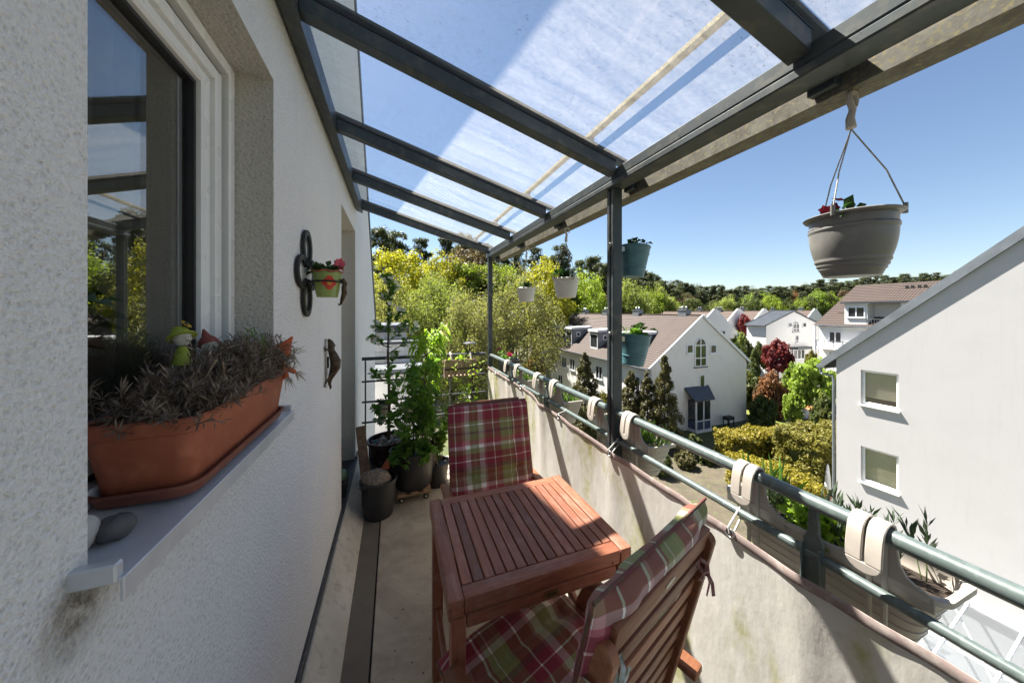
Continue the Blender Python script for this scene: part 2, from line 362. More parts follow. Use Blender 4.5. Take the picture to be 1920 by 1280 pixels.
for k in range(len(rings)-2):
    for a in range(NA):
        p = 1+k*NA+a; q = 1+k*NA+(a+1) % NA; gf.append((p, p+NA, q+NA, q))
gm.add(gv, gf); struct(gm.obj('ground', 'ground', smooth=True))

# ------------------------------------------------------------------ our own house: gable wall with window and door recess
XW = -0.35; WY0, WY1, WZ0, WZ1 = 0.542, 1.177, 1.220, 2.26
DY0, DY1, DZ0, DZ1 = 2.51, 3.35, 0.145, 2.30
def verge(y): return 4.42-0.9*(y-3.27) if y > -0.5 else 7.813+0.9*(y+0.5)
house = thing('rendered_house', 'white roughcast gable house wall beside the balcony with window and door recess', 'house', (XW, 2, GZ))
w = MB(); YE = 6.62
def q(y0, y1, za, zb, zc=None, zd=None):
    w.add([(XW, y0, za), (XW, y1, zb), (XW, y1, zd), (XW, y0, zc)], [(0, 1, 2, 3)])
cols = [(-6.5, -0.5, None), (-0.5, WY0, None), (WY0, WY1, (WZ0, WZ1)), (WY1, DY0, None), (DY0, DY1, (DZ0, DZ1)), (DY1, YE, None)]
for y0, y1, op in cols:
    if op: q(y0, y1, GZ, GZ, op[0], op[0]); q(y0, y1, op[1], op[1], verge(y0)-0.05, verge(y1)-0.05)
    else: q(y0, y1, GZ, GZ, verge(y0)-0.05, verge(y1)-0.05)
w.add([(XW, YE, GZ), (XW, YE, verge(YE)), (XW-9, YE, verge(YE)), (XW-9, YE, GZ)], [(0, 1, 2, 3)])
w.obj('gable_wall', 'plaster', house, fix=False)
def recess(y0, y1, z0, z1, dep, name):
    m = MB(); a, b_ = XW, XW-dep
    m.add([(a, y0, z0), (b_, y0, z0), (b_, y0, z1), (a, y0, z1)], [(0, 1, 2, 3)])
    m.add([(a, y1, z0), (b_, y1, z0), (b_, y1, z1), (a, y1, z1)], [(3, 2, 1, 0)])
    m.add([(a, y0, z1), (b_, y0, z1), (b_, y1, z1), (a, y1, z1)], [(0, 1, 2, 3)])
    m.add([(a, y0, z0), (b_, y0, z0), (b_, y1, z0), (a, y1, z0)], [(3, 2, 1, 0)])
    return m.obj(name, 'reveal_plaster', house, fix=False)
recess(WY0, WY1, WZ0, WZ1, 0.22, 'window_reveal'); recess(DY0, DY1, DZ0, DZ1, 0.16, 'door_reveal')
# window: fixed frame, sash, gaskets, pane
XF = XW-0.095
def frame_ring(m, y0, y1, z0, z1, wd_, x0, x1):
    m.box(x0, x1, y0, y0+wd_, z0, z1); m.box(x0, x1, y1-wd_, y1, z0, z1)
    m.box(x0, x1, y0+wd_, y1-wd_, z1-wd_, z1); m.box(x0, x1, y0+wd_, y1-wd_, z0, z0+wd_)
win = MB(); frame_ring(win, WY0+0.002, WY1-0.002, WZ0+0.02, WZ1-0.002, 0.03, XF-0.06, XF)
win = win.obj('window', 'white_pvc', house, ch=0.003)
win_ = MB(); frame_ring(win_, WY0+0.034, WY1-0.034, WZ0+0.052, WZ1-0.034, 0.014, XF-0.055, XF-0.022); win_.obj('frame_gap', 'gasket', win)

s_ = MB(); frame_ring(s_, WY0+0.0485, WY1-0.0485, WZ0+0.0665, WZ1-0.0485, 0.030, XF-0.06, XF-0.012); s_.obj('sash', 'white_pvc', win, ch=0.003)
s_ = MB(); frame_ring(s_, WY0+0.0787, WY1-0.0787, WZ0+0.0967, WZ1-0.0787, 0.034, XF-0.06, XF-0.024); s_.obj('glazing_bead', 'white_pvc', win, ch=0.006)
s_ = MB(); frame_ring(s_, WY0+0.113, WY1-0.113, WZ0+0.131, WZ1-0.113, 0.009, XF-0.06, XF-0.040); s_.obj('gasket', 'gasket', win)
MB().box(XF-0.058, XF-0.052, WY0+0.11, WY1-0.11, WZ0+0.13, WZ1-0.11).obj('pane', 'window_glass', win)
# the dim room behind the pane
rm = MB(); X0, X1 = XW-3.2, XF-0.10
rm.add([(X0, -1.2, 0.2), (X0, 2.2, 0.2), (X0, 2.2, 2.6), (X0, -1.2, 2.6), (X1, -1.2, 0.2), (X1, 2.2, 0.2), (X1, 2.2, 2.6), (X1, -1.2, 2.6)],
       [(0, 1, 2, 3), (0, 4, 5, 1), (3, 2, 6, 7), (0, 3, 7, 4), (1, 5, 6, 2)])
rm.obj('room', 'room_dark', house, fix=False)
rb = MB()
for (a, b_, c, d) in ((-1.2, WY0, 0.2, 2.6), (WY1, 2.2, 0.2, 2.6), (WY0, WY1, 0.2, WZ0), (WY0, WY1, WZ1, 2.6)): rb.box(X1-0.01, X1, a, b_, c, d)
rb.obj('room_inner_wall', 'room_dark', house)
cu = MB()
def cf(u, v):
    y = 0.92+0.30*u; return (XF-0.17+0.022*math.sin(u*34+0.6*math.sin(v*3)), y+0.006*math.sin(v*7+u*20), 1.02+1.3*v)
cu.grid(cf, 70, 10); cu = cu.obj('curtain', 'curtain', smooth=True, fix=False); tag(cu, 'beige pleated curtain hanging behind the house window pane', 'curtain')
# sill with upturned lip and end caps
sl = MB(); SX = -0.303
sl.prism([(XW-0.095, 1.242), (SX, 1.233), (SX, 1.204), (SX-0.004, 1.204), (SX-0.004, 1.227), (XW-0.095, 1.236)], 'y', 0.518, 1.205)
sill = sl.obj('window_sill', 'sill_metal', house, ch=0.001)

for y0 in (0.515, 1.193): MB().box(XW-0.02, SX-0.006, y0, y0+0.013, 1.228, 1.251).obj('end_cap', 'sill_metal', sill, ch=0.002)
# door leaf set back in its recess
dr = MB(); XD = XW-0.15; frame_ring(dr, DY0+0.003, DY1-0.003, DZ0+0.003, DZ1-0.003, 0.09, XD-0.05, XD); dr = dr.obj('door', 'white_pvc', house, ch=0.003)
MB().box(XD-0.03, XD-0.022, DY0+0.09, DY1-0.09, DZ0+0.09, DZ1-0.09).obj('pane', 'window_glass', dr)
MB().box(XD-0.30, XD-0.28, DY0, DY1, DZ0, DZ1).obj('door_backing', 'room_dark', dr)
# plinth strip along the foot of the wall
for a, b_ in ((-2.2, DY0-0.004), (DY1+0.004, 3.5)): MB().box(XW-0.01, XW+0.014, a, b_, 0.128, 0.172).obj('plinth_strip', 'strip_metal', house, ch=0.003)
MB().box(XW-0.145, XW+0.016, DY0-0.003, DY1+0.003, 0.125, 0.152).obj('threshold', 'strip_metal', house, ch=0.003)
# roof: slope towards the far eave, and the other slope behind us
def roof_slab(y0, z0, y1, z1, name, dz):
    m = MB(); th = 0.16
    m.add([(XW+0.012, y0, z0), (XW+0.012, y1, z1), (XW-9, y1, z1), (XW-9, y0, z0), (XW+0.012, y0, z0+th), (XW+0.012, y1, z1+th), (XW-9, y1, z1+th), (XW-9, y0, z0+th)],
          [(0, 1, 2, 3), (7, 6, 5, 4), (0, 4, 5, 1), (1, 5, 6, 2), (2, 6, 7, 3), (3, 7, 4, 0)]); return m.obj(name, 'roof_edge', house)
roof_slab(-0.5, verge(-0.499)-0.02, 6.95, verge(6.95)-0.02, 'roof_slope', 0); roof_slab(-0.502, verge(-0.499)-0.02, -8, verge(-8)-0.02, 'roof_slope', 0)

# ------------------------------------------------------------------ balcony slab, drain channel, cove
BY0, BY1 = -2.2, 3.47
bf = MB(); bf.box(-0.096, 1.03, BY0, BY1, -0.22, 0.0); struct(bf.obj('balcony_floor', 'concrete', ch=0.004))
struct(MB().box(-0.35, -0.097, BY0, BY1, -0.22, -0.014).obj('drain_bed', 'groove'))
struct(MB().box(-0.225, -0.104, BY0, BY1-0.01, -0.0135, -0.004).obj('drain_channel', 'drain_dirt', ch=0.003))
struct(MB().prism([(XW+0.001, -0.0138), (XW+0.001, 0.127), (XW+0.02, 0.127), (XW+0.05, 0.085), (XW+0.10, 0.03), (XW+0.134, 0.0), (XW+0.137, -0.0138)], 'y', BY0, BY1-0.01).obj('floor_cove', 'cove_concrete', smooth=True))

# ------------------------------------------------------------------ glass canopy
def raf(x): return 2.498-0.28*(x+0.285)                  # underside of the rafters
can = thing('glass_canopy', 'grey metal lean-to canopy with glass panes over the balcony', 'canopy', (0.97, 1.246, 0))
RY = [-1.61, -0.91, -0.21, 0.49, 1.20, 1.90, 2.59, 3.28]
MB().prism([(-0.337, 2.500), (-0.285, 2.478), (-0.285, 2.575), (-0.346, 2.59), (-0.346, 2.515)], 'y', -1.7, 3.36).obj('wall_beam', 'anthracite', can, ch=0.002)
MB().box(-0.349, -0.330, -1.7, 3.36, 2.592, 2.66).obj('wall_flashing', 'anthracite', can)
for y in RY:
    m = MB(); xa, xb = -0.2845, 0.925; h = 0.055
    m.add([(xa, y-0.025, raf(xa)), (xb, y-0.025, raf(xb)), (xb, y+0.025, raf(xb)), (xa, y+0.025, raf(xa)), (xa, y-0.025, raf(xa)+h), (xb, y-0.025, raf(xb)+h), (xb, y+0.025, raf(xb)+h), (xa, y+0.025, raf(xa)+h)],
          [(0, 3, 2, 1), (4, 5, 6, 7), (0, 1, 5, 4), (1, 2, 6, 5), (2, 3, 7, 6), (3, 0, 4, 7)])
    r_ = m.obj('rafter', 'anthracite', can, ch=0.003)
    g = MB(); zz = lambda x: raf(x)+h
    for s in (-1, 1):
        ya, yb = sorted((y+s*0.025, y+s*0.019)); g.add([(xa, ya, zz(xa)+0.0003), (xb, ya, zz(xb)+0.0003), (xb, yb, zz(xb)+0.0003), (xa, yb, zz(xa)+0.0003), (xa, ya, zz(xa)+0.007), (xb, ya, zz(xb)+0.007), (xb, yb, zz(xb)+0.007), (xa, yb, zz(xa)+0.007)],
          [(0, 3, 2, 1), (4, 5, 6, 7), (0, 1, 5, 4), (1, 2, 6, 5), (2, 3, 7, 6), (3, 0, 4, 7)])
    g.obj('rubber_seal', 'gasket', r_)
    c_ = MB(); c_.bar((xa-0.04, y, raf(xa-0.04)+h+0.026), (1.03, y, raf(1.03)+h+0.026), 0.06, 0.012); c_.obj('cover_cap', 'anthracite', can, ch=0.003)
for a, b_ in zip(RY[:-1], RY[1:]):
    m = MB(); xa, xb = -0.325, 1.02; z = lambda x: raf(x)+0.0625
    y0, y1 = a+0.004, b_-0.004
    m.add([(xa, y0, z(xa)), (xb, y0, z(xb)), (xb, y1, z(xb)), (xa, y1, z(xa))], [(0, 1, 2, 3)]); m.obj('glass_pane', 'canopy_glass', can, fix=False)
z = lambda x: raf(x)+0.0625
MB().box(0.795, 0.823, -1.7, 3.33, z(0.81)+0.055, z(0.81)+0.075).obj('cross_rail', 'moss_metal', can, ch=0.003)
for y in RY: MB().box(0.80, 0.818, y-0.012, y+0.012, z(0.81)+0.021, z(0.81)+0.054).obj('rail_clip', 'steel', can)
MB().box(0.9255, 1.008, -1.7, 3.345, 2.118, 2.144).obj('front_beam', 'anthracite', can, ch=0.004)
MB().box(0.928, 1.006, -1.7, 3.343, 2.146, 2.190).obj('front_beam_cap', 'anthracite', can, ch=0.004)
gu = MB(); GXa, GXb = 1.036, 1.112
gu.prism([(GXa, 2.168), (GXa, 2.09), (GXb, 2.09), (GXb, 2.185), (GXb-0.004, 2.185), (GXb-0.004, 2.095), (GXa+0.004, 2.095), (GXa+0.004, 2.168)], 'y', -1.7, 3.30)
gut = gu.obj('gutter', 'gutter_metal', can)
ml = MB()
for k in range(260):
    y = rnd.uniform(-0.2, 3.2); r_ = rnd.uniform(0.002, 0.006); ml.lathe([(0.0001, -r_*.6), (r_, 0), (0.0001, r_*rnd.uniform(.6, 1.2))], 6, (GXa+rnd.uniform(-0.001, 0.005), y, 2.169))
mo = ml.obj('moss', 'moss_metal', gut, smooth=True); mo['kind'] = 'stuff'
for y in RY[1:]: MB().box(1.0085, GXa-0.0005, y-0.03, y+0.03, 2.104, 2.152).obj('gutter_bracket', 'anthracite', can, ch=0.003)
def post(x, y, z0, z1, wd_=0.05, bolts=()):
    m = MB(); m.box(x-wd_/2, x+wd_/2, y-wd_/2, y-0.004, z0, z1); m.box(x-wd_/2, x+wd_/2, y+0.004, y+wd_/2, z0, z1); m.box(x-wd_/2+0.012, x+wd_/2-0.006, y-0.0045, y+0.0045, z0, z1)
    p = m.obj('post', 'anthracite', can, ch=0.003)
    for bz in bolts: MB().lathe([(0.011, 0), (0.011, 0.003), (0.007, 0.004), (0.007, 0.009), (0.0001, 0.010)], 12, (x-wd_/2, y, bz), Matrix.Rotation(R(-90), 3, 'Y')).obj('bolt', 'steel', p, smooth=True)
    return p
PX, PY = 0.97, 1.246
post(PX, PY, -0.2, 2.1175, 0.05, (1.86, 1.445)); post(PX, 3.335, -0.2, 2.1175, 0.045)

# ------------------------------------------------------------------ railing along the open side, with flat uprights
rail = thing('balcony_railing', 'grey-green tubular railing along the open side of the balcony', 'railing', (0.97, 1.2, 0))
ZT, ZL, XR = 1.079, 0.949, 0.97
for a, b_ in ((-1.9, PY-0.026), (PY+0.026, 3.31)):
    MB().tube([(XR, a, ZT), (XR, b_, ZT)], 0.0175, 20).obj('top_rail', 'rail_green', rail, smooth=True)
    MB().tube([(XR, a, ZL), (XR, b_, ZL)], 0.0115, 16).obj('lower_rail', 'rail_green', rail, smooth=True)
for y in (-0.91, -0.21, 0.484, 1.95, 2.66):
    m = MB(); m.prism([(y-0.020, -0.2), (y+0.020, -0.2), (y+0.020, 0.985), (y+0.012, 1.002), (y+0.008, 1.062), (y-0.008, 1.062), (y-0.012, 1.002), (y-0.020, 0.985)], 'x', XR-0.006, XR+0.006)
    m.box(XR-0.020, XR-0.0062, y-0.0195, y-0.0155, -0.2, 0.975); m.box(XR-0.020, XR-0.0062, y+0.0155, y+0.0195, -0.2, 0.975)
    m.obj('upright', 'rail_green', rail, ch=0.001)
end = thing('end_railing', 'dark metal railing with horizontal bars across the far end of the balcony', 'railing', (0.3, 3.42, 0))
YB = 3.43
MB().tube([(-0.30, YB, 1.083), (0.944, YB, 1.078)], 0.017, 16).obj('top_rail', 'anthracite', end, smooth=True)
for zz_ in (0.86, 0.66, 0.46, 0.27): MB().tube([(-0.30, YB, zz_), (0.944, YB, zz_)], 0.0095, 10).obj('bar', 'anthracite', end, smooth=True)
for x in (-0.268, 0.56): MB().box(x-0.006, x+0.006, YB-0.020, YB+0.020, -0.2, 1.066).obj('upright', 'anthracite', end, ch=0.002)

# ------------------------------------------------------------------ fabric privacy screen, laced to the lower rail
HEM = [(-1.9, 0.925), (0.05, 0.925), (0.25, 0.912), (0.45, 0.905), (0.75, 0.903), (1.00, 0.905), (1.22, 0.906), (1.45, 0.915), (1.68, 0.926), (1.95, 0.928), (2.15, 0.955), (2.6, 0.955), (3.30, 0.957)]
def hem(y):
    for (a, za), (b, zb) in zip(HEM[:-1], HEM[1:]):
        if a <= y <= b:
            t = (y-a)/(b-a); t = t*t*(3-2*t); return za+(zb-za)*t
    return 0.93
def scx(y, z):
    bow = 0.018*math.sin(z*3.1)+0.006*math.sin(y*5.1+z*2.2)+0.004*math.sin(y*13+z*4)*max(0, z-0.3)+0.007*math.sin(y*2.3+1)
    for yb in (0.484, 1.22, 1.95, 2.66): bow += -0.010*math.exp(-((y-yb)/0.05)**2)*min(1, z*1.2)
    return 0.925+bow*0.9
sc = thing('privacy_screen', 'weathered off-white fabric screen with green algae stains laced to the railing', 'privacy screen', (0.93, 1.2, 0))
m = MB()
def sf(u, v):
    y = -1.9+5.2*u; zt = hem(y)-0.012; z = 0.006+(zt-0.006)*v; return (scx(y, z), y, z)
m.grid(sf, 260, 36); m.obj('cloth', 'screen_cloth', sc, smooth=True, fix=False)
m = MB()
def hf(u, v):
    y = -1.9+5.2*u; a = v*2*math.pi; zt = hem(y)-0.008+0.002*math.sin(y*31); return (scx(y, zt)+0.004*math.cos(a)+0.001*math.sin(y*47), y, zt+0.013*math.sin(a))
m.grid(hf, 240, 10); m.obj('hem_band', 'hem_cloth', sc, smooth=True)
for y in (0.66, 1.215, 1.69, 2.34, 2.98):
    zt = hem(y); m = MB(); x = scx(y, zt)-0.006
    m.tube([(x, y+0.012*math.cos(a), zt-0.004+0.012*math.sin(a)) for a in [i*math.pi/8 for i in range(17)]], 0.0035, 8, False)
    m.obj('eyelet', 'steel', sc, smooth=True)
    m = MB(); m.tube([(x-0.002, y, zt-0.004), (x-0.003, y+0.004, zt+0.012), (XR-0.016, y+0.004, ZL), (XR, y+0.005, ZL+0.0135), (XR+0.014, y+0.003, ZL), (x+0.014, y-0.002, zt)], 0.0028, 6)
    m.obj('tie', 'tie_cord', sc, smooth=True)
# ------------------------------------------------------------------ houses beyond the balcony
def tile_mat(name, c1, c2):
    m, t, b, o = nodes_of(name); vec = coords(t, rnd_off=False)
    col = ramp(t, noise(t, vec, 0.7, 6, 0.7), [(0.3, c1), (0.7, c2)]); col = mix(t, ramp(t, noise(t, vec, 9, 2), [(0.45, 0), (0.7, 0.6)]), col, tuple(x*0.6 for x in c1))
    t.links.new(col, b.inputs['Base Color']); b.inputs['Roughness'].default_value = 0.75
    wv = N(t, 'ShaderNodeTexWave', wave_type='BANDS', bands_direction='Y', wave_profile='SIN'); wv.inputs['Scale'].default_value = 1.05; wv.inputs['Distortion'].default_value = 0.0
    t.links.new(vec, wv.inputs['Vector']); bump(t, b, wv.outputs['Fac'], 0.8, 0.05); MATS[name] = m
tile_mat('roof_tiles', (0.062, 0.040, 0.031), (0.042, 0.029, 0.024)); tile_mat('roof_tiles_far', (0.085, 0.054, 0.040), (0.06, 0.04, 0.031))
pm('white_trim', (0.72, 0.73, 0.75), (0.62, 0.63, 0.66), 2, 0.45, 0.1)
pm('zinc', (0.24, 0.26, 0.28), (0.17, 0.185, 0.20), 1.5, 0.45, 0.5)
pm('zinc_dark', (0.070, 0.080, 0.095), (0.05, 0.057, 0.068), 1.5, 0.5, 0.3)
pm('blind', (0.50, 0.46, 0.37), (0.44, 0.40, 0.32), 1.2, 0.8, bmp=0.0)
pm('blue_panel', (0.05, 0.075, 0.14), None, 2, 0.4)
pm('brown_wood', (0.14, 0.070, 0.040), (0.09, 0.045, 0.027), 3, 0.75, bmp=0.3, bsc=30)
pm('orange_cloth', (0.55, 0.20, 0.07), (0.45, 0.16, 0.06), 2, 0.8)
pm('paving', (0.30, 0.285, 0.26), (0.23, 0.215, 0.195), 3, 0.9, c3=(0.2, 0.185, 0.16))
pm('white_brick', (0.66, 0.65, 0.62), (0.56, 0.55, 0.52), 8, 0.85, bmp=0.3, bsc=40)
pm('black_iron', (0.018, 0.018, 0.019), (0.03, 0.028, 0.026), 20, 0.55, 0.4, 0.3, 120, 0.001)
pm('dark_glass', (0.020, 0.023, 0.026), (0.035, 0.038, 0.04), 0.8, 0.06, spec=0.8)

def tiled(m, e0, e1, r0, r1, n=26, step=0.035):
    """tile courses between an eave line e0-e1 and a ridge line r0-r1, each course lapping the one below"""
    e0, e1, r0, r1 = map(Vector, (e0, e1, r0, r1)); nrm = (e1-e0).cross(r0-e0).normalized()
    if nrm.z < 0: nrm = -nrm
    for k in range(n):
        a, b = k/n, (k+1)/n; p = [e0.lerp(r0, a)+nrm*step, e1.lerp(r1, a)+nrm*step, e1.lerp(r1, b), e0.lerp(r0, b)]
        lo = [e0.lerp(r0, a), e1.lerp(r1, a)]
        m.add(p+lo, [(0, 1, 2, 3), (4, 5, 1, 0)])
def win_y(par, x0, x1, y, z0, z1, bars=(0.5,), hbars=(), fw=0.07, name='window', dep=0.12, s=-1, sill=True):
    """window in a wall that faces -y (s=-1): frame proud of a recessed dark pane"""
    f = MB(); ya, yb = sorted((y+s*0.012, y+s*0.07))
    f.box(x0, x0+fw, ya, yb, z0, z1); f.box(x1-fw, x1, ya, yb, z0, z1); f.box(x0+fw, x1-fw, ya, yb, z1-fw, z1); f.box(x0+fw, x1-fw, ya, yb, z0, z0+fw)
    for b in bars: xx = x0+(x1-x0)*b; f.box(xx-fw*0.5, xx+fw*0.5, ya, yb, z0+fw, z1-fw)
    for b in hbars: zz_ = z0+(z1-z0)*b; f.box(x0+fw, x1-fw, ya+0.003, yb-0.003, zz_-fw*0.5, zz_+fw*0.5)
    f = f.obj(name, 'white_trim', par); MB().box(x0+fw*0.5, x1-fw*0.5, y+s*0.012-0.008, y+s*0.012+0.008, z0+fw*0.5, z1-fw*0.5).obj('pane', 'dark_glass', f)
    if sill: ya, yb = sorted((y+s*0.002, y+s*0.13)); MB().box(x0-0.08, x1+0.08, ya, yb, z0-0.07, z0-0.004).obj('sill', 'white_trim', f)
    return f
def win_x(par, x, y0, y1, z0, z1, bars=(0.5,), hbars=(), fw=0.07, name='window', pane='dark_glass', s=-1, sill=True):
    f = MB(); xa, xb = sorted((x+s*0.012, x+s*0.07))
    f.box(xa, xb, y0, y0+fw, z0, z1); f.box(xa, xb, y1-fw, y1, z0, z1); f.box(xa, xb, y0+fw, y1-fw, z1-fw, z1); f.box(xa, xb, y0+fw, y1-fw, z0, z0+fw)
    for b in bars: yy = y0+(y1-y0)*b; f.box(xa, xb, yy-fw*0.5, yy+fw*0.5, z0+fw, z1-fw)
    for b in hbars: zz_ = z0+(z1-z0)*b; f.box(xa+0.003, xb-0.003, y0+fw, y1-fw, zz_-fw*0.5, zz_+fw*0.5)
    f = f.obj(name, 'white_trim', par); MB().box(x+s*0.012-0.008, x+s*0.012+0.008, y0+fw*0.5, y1-fw*0.5, z0+fw*0.5, z1-fw*0.5).obj('pane', pane, f)
    if sill: xa, xb = sorted((x+s*0.002, x+s*0.14)); MB().box(xa, xb, y0-0.08, y1+0.08, z0-0.07, z0-0.004).obj('sill', 'white_trim', f)
    return f
def gable_house(name, label, x0, x1, y0, y1, ze, zr, wall='old_plaster', tiles='roof_tiles', trim='white_trim', n=26, ov=0.35, gz=GZ):
    xm = (x0+x1)/2; h = thing(name, label, 'house', (xm, (y0+y1)/2, gz))
    MB().prism([(x0, gz-0.5), (x1, gz-0.5), (x1, ze), (xm, zr), (x0, ze)], 'y', y0, y1).obj('wall', wall, h)
    sl = (zr-ze)/(xm-x0); r = MB(); up = 0.10
    for sx, xe in ((-1, x0), (1, x1)):
        ex = xe+sx*ov; ez = ze-ov*sl+up
        tiled(r, (ex, y0-0.12, ez), (ex, y1+0.12, ez), (xm, y0-0.12, zr+up), (xm, y1+0.12, zr+up), n)
        r.add([(ex, y0-0.12, ez-0.09), (ex, y1+0.12, ez-0.09), (xm, y1+0.12, zr+up-0.09), (xm, y0-0.12, zr+up-0.09)], [(0, 1, 2, 3)])
    roof = r.obj('roof', tiles, h, fix=False)
    MB().bar((xm, y0-0.12, zr+up+0.03), (xm, y1+0.12, zr+up+0.03), 0.26, 0.12).obj('ridge_cap', tiles, roof)
    for yy in (y0-0.14, y1+0.14):
        for sx, xe in ((-1, x0), (1, x1)):
            ex = xe+sx*ov; MB().bar((ex, yy, ze-ov*sl+up-0.02), (xm, yy, zr+up-0.02), 0.07, 0.24, (0, 0, 1)).obj('verge_board', trim, roof)
    for sx, xe in ((-1, x0), (1, x1)):
        ex = xe+sx*(ov+0.06); MB().tube([(ex, y0-0.1, ze-ov*sl+0.03), (ex, y1+0.1, ze-ov*sl+0.03)], 0.07, 8).obj('gutter', 'zinc_dark', h, smooth=True)
    return h, roof, sl
def dormer(par, xf, y, w, zb, zt, xback, rc='white_trim', side=True, arch=False):
    """dormer on the slope that faces -x"""
    b = MB(); b.prism([(xf, zb), (xf, zt), (xback, zt+0.02), (xf+0.6, zb)], 'y', y-w/2, y+w/2); b = b.obj('dormer', 'zinc', par)
    if arch:
        m = MB(); k = 8; pts = [(y-w/2-0.12+(w+0.24)*i/k, zt+0.02+0.38*math.sin(math.pi*i/k)) for i in range(k+1)]
        m.prism([(p[0], p[1]) for p in pts], 'x', xf-0.2, xback+0.3); m.obj('dormer_roof', 'zinc_dark', b)
    else: MB().add([(xf-0.22, y-w/2-0.12, zt), (xf-0.22, y+w/2+0.12, zt), (xback+0.25, y+w/2+0.12, zt+0.10), (xback+0.25, y-w/2-0.12, zt+0.10), (xf-0.22, y-w/2-0.12, zt+0.26), (xf-0.22, y+w/2+0.12, zt+0.26), (xback+0.25, y+w/2+0.12, zt+0.36), (xback+0.25, y-w/2-0.12, zt+0.36)],
              [(0, 3, 2, 1), (4, 5, 6, 7), (0, 1, 5, 4), (1, 2, 6, 5), (2, 3, 7, 6), (3, 0, 4, 7)]).obj('dormer_roof', rc, b)
    f = MB(); x = xf-0.012
    f.box(x-0.05, x, y-w/2+0.12, y-w/2+0.24, zb+0.25, zt-0.2); f.box(x-0.05, x, y+w/2-0.24, y+w/2-0.12, zb+0.25, zt-0.2); f.box(x-0.05, x, y-w/2+0.24, y+w/2-0.24, zt-0.34, zt-0.2); f.box(x-0.05, x, y-w/2+0.24, y+w/2-0.24, zb+0.25, zb+0.42); f.obj('window_frame', 'white_trim', b)
    MB().box(x-0.03, x-0.015, y-w/2+0.2, y+w/2-0.2, zb+0.4, zt-0.3).obj('pane', 'dark_glass', b)
    if side:
        f = MB(); yy = y-w/2-0.012; xa = xf+0.55; s = 0.62; za = zt-0.95
        f.box(xa, xa+0.12, yy-0.05, yy, za, za+s); f.box(xa+s-0.12, xa+s, yy-0.05, yy, za, za+s); f.box(xa+0.12, xa+s-0.12, yy-0.05, yy, za, za+0.12); f.box(xa+0.12, xa+s-0.12, yy-0.05, yy, za+s-0.12, za+s); f.obj('side_window', 'white_trim', b)
        MB().box(xa+0.1, xa+s-0.1, yy-0.03, yy-0.015, za+0.1, za+s-0.1).obj('side_pane', 'dark_glass', b)
    return b
def arch_window(par, xc, w, z0, z1, y):
    f = MB(); k = 10; out = []; inn = []; zs = z1-w*0.62
    for i in range(k+1):
        a = math.pi*i/k; out.append((xc+w/2*math.cos(a), zs+w*0.62*math.sin(a)**0.9)); inn.append((xc+(w/2-0.1)*math.cos(a), zs+(w*0.62-0.1)*math.sin(a)**0.9))
    O = [(xc+w/2, z0)]+out+[(xc-w/2, z0)]; I = [(xc+w/2-0.1, z0+0.1)]+inn+[(xc-w/2+0.1, z0+0.1)]; n = len(O)
    ya, yb = y-0.08, y-0.012
    vs = [(p[0], ya, p[1]) for p in O]+[(p[0], ya, p[1]) for p in I]+[(p[0], yb, p[1]) for p in O]+[(p[0], yb, p[1]) for p in I]
    fs = []
    for i in range(n):
        j = (i+1) % n; fs += [(i, j, n+j, n+i), (2*n+i, 3*n+i, 3*n+j, 2*n+j), (i, 2*n+i, 2*n+j, j), (n+i, n+j, 3*n+j, 3*n+i)]
    f.add(vs, fs); f.box(xc-0.05, xc+0.05, ya+0.004, yb, z0+0.1, z1-0.1)
    for q_ in (0.30, 0.74): zz_ = z0+(z1-z0)*q_; f.box(xc-w/2+0.1, xc+w/2-0.1, ya+0.007, yb, zz_-0.05, zz_+0.05)
    f = f.obj('arched_window', 'white_trim', par)
    MB().prism(I, 'y', y-0.035, y-0.02).obj('pane', 'dark_glass', f)
    MB().box(xc-w/2-0.1, xc+w/2+0.1, y-0.14, y-0.003, z0-0.09, z0-0.005).obj('sill', 'zinc_dark', f); return f
def chimney(par, x, y, z, mat='zinc', w=0.7):
    m = MB(); m.box(x-w/2, x+w/2, y-w*0.7, y+w*0.7, z-0.6, z+0.42); m.box(x-w/2-0.06, x+w/2+0.06, y-w*0.7-0.06, y+w*0.7+0.06, z+0.422, z+0.50)
    for dy in (-0.22, 0.22): m.lathe([(0.09, z+0.502), (0.09, z+0.72), (0.14, z+0.73), (0.0001, z+0.86)], 8, (x, y+dy, 0))
    return m.obj('chimney', mat, par)

# the row house in the middle of the view
H1, R1, SL1 = gable_house('row_house', 'grey-white row house with brown tiled roof and dormers in the middle of the view', 21.1, 33.2, 22.1, 44.6, -3.35, 1.05)
for y in (26.0, 31.6, 37.3, 42.4): dormer(R1, 21.75, y, 1.75, -3.05, -0.85, 24.45)
for y, zc in ((24.2, -.1), (30.6, 0), (36.6, 0), (42.0, 0)): chimney(R1, 27.15+rnd.uniform(-.2, .2), y, 1.2)
for y in (24.0, 26.9, 29.7, 32.5, 35.3, 37.4, 40.4, 43.0): win_x(H1, 21.1, y-0.6, y+0.6, -5.9, -4.5)
for y in (24.6, 28.2, 33.8, 38.4, 42.2): win_x(H1, 21.1, y-0.6, y+0.6, -8.5, -7.1)
MB().tube([(20.98, 41.6, -3.6), (20.98, 41.6, GZ)], 0.05, 8).obj('downpipe', 'zinc', H1, smooth=True)
p = ony(1313, 690, 22.1); q_ = ony(1313, 633, 22.1); arch_window(H1, p.x, 1.5, p.z+0.15, q_.z, 22.1)
for u in (1293, 1337): p = ony(u, 654, 22.1); win_y(H1, p.x-0.42, p.x+0.42, 22.1, p.z-0.42, p.z+0.42, (), (), 0.1)
p = ony(1316, 742, 22.1); q_ = ony(1316, 702, 22.1); win_y(H1, p.x-0.34, p.x+0.34, 22.1, p.z, q_.z, (), (0.3,), 0.09)
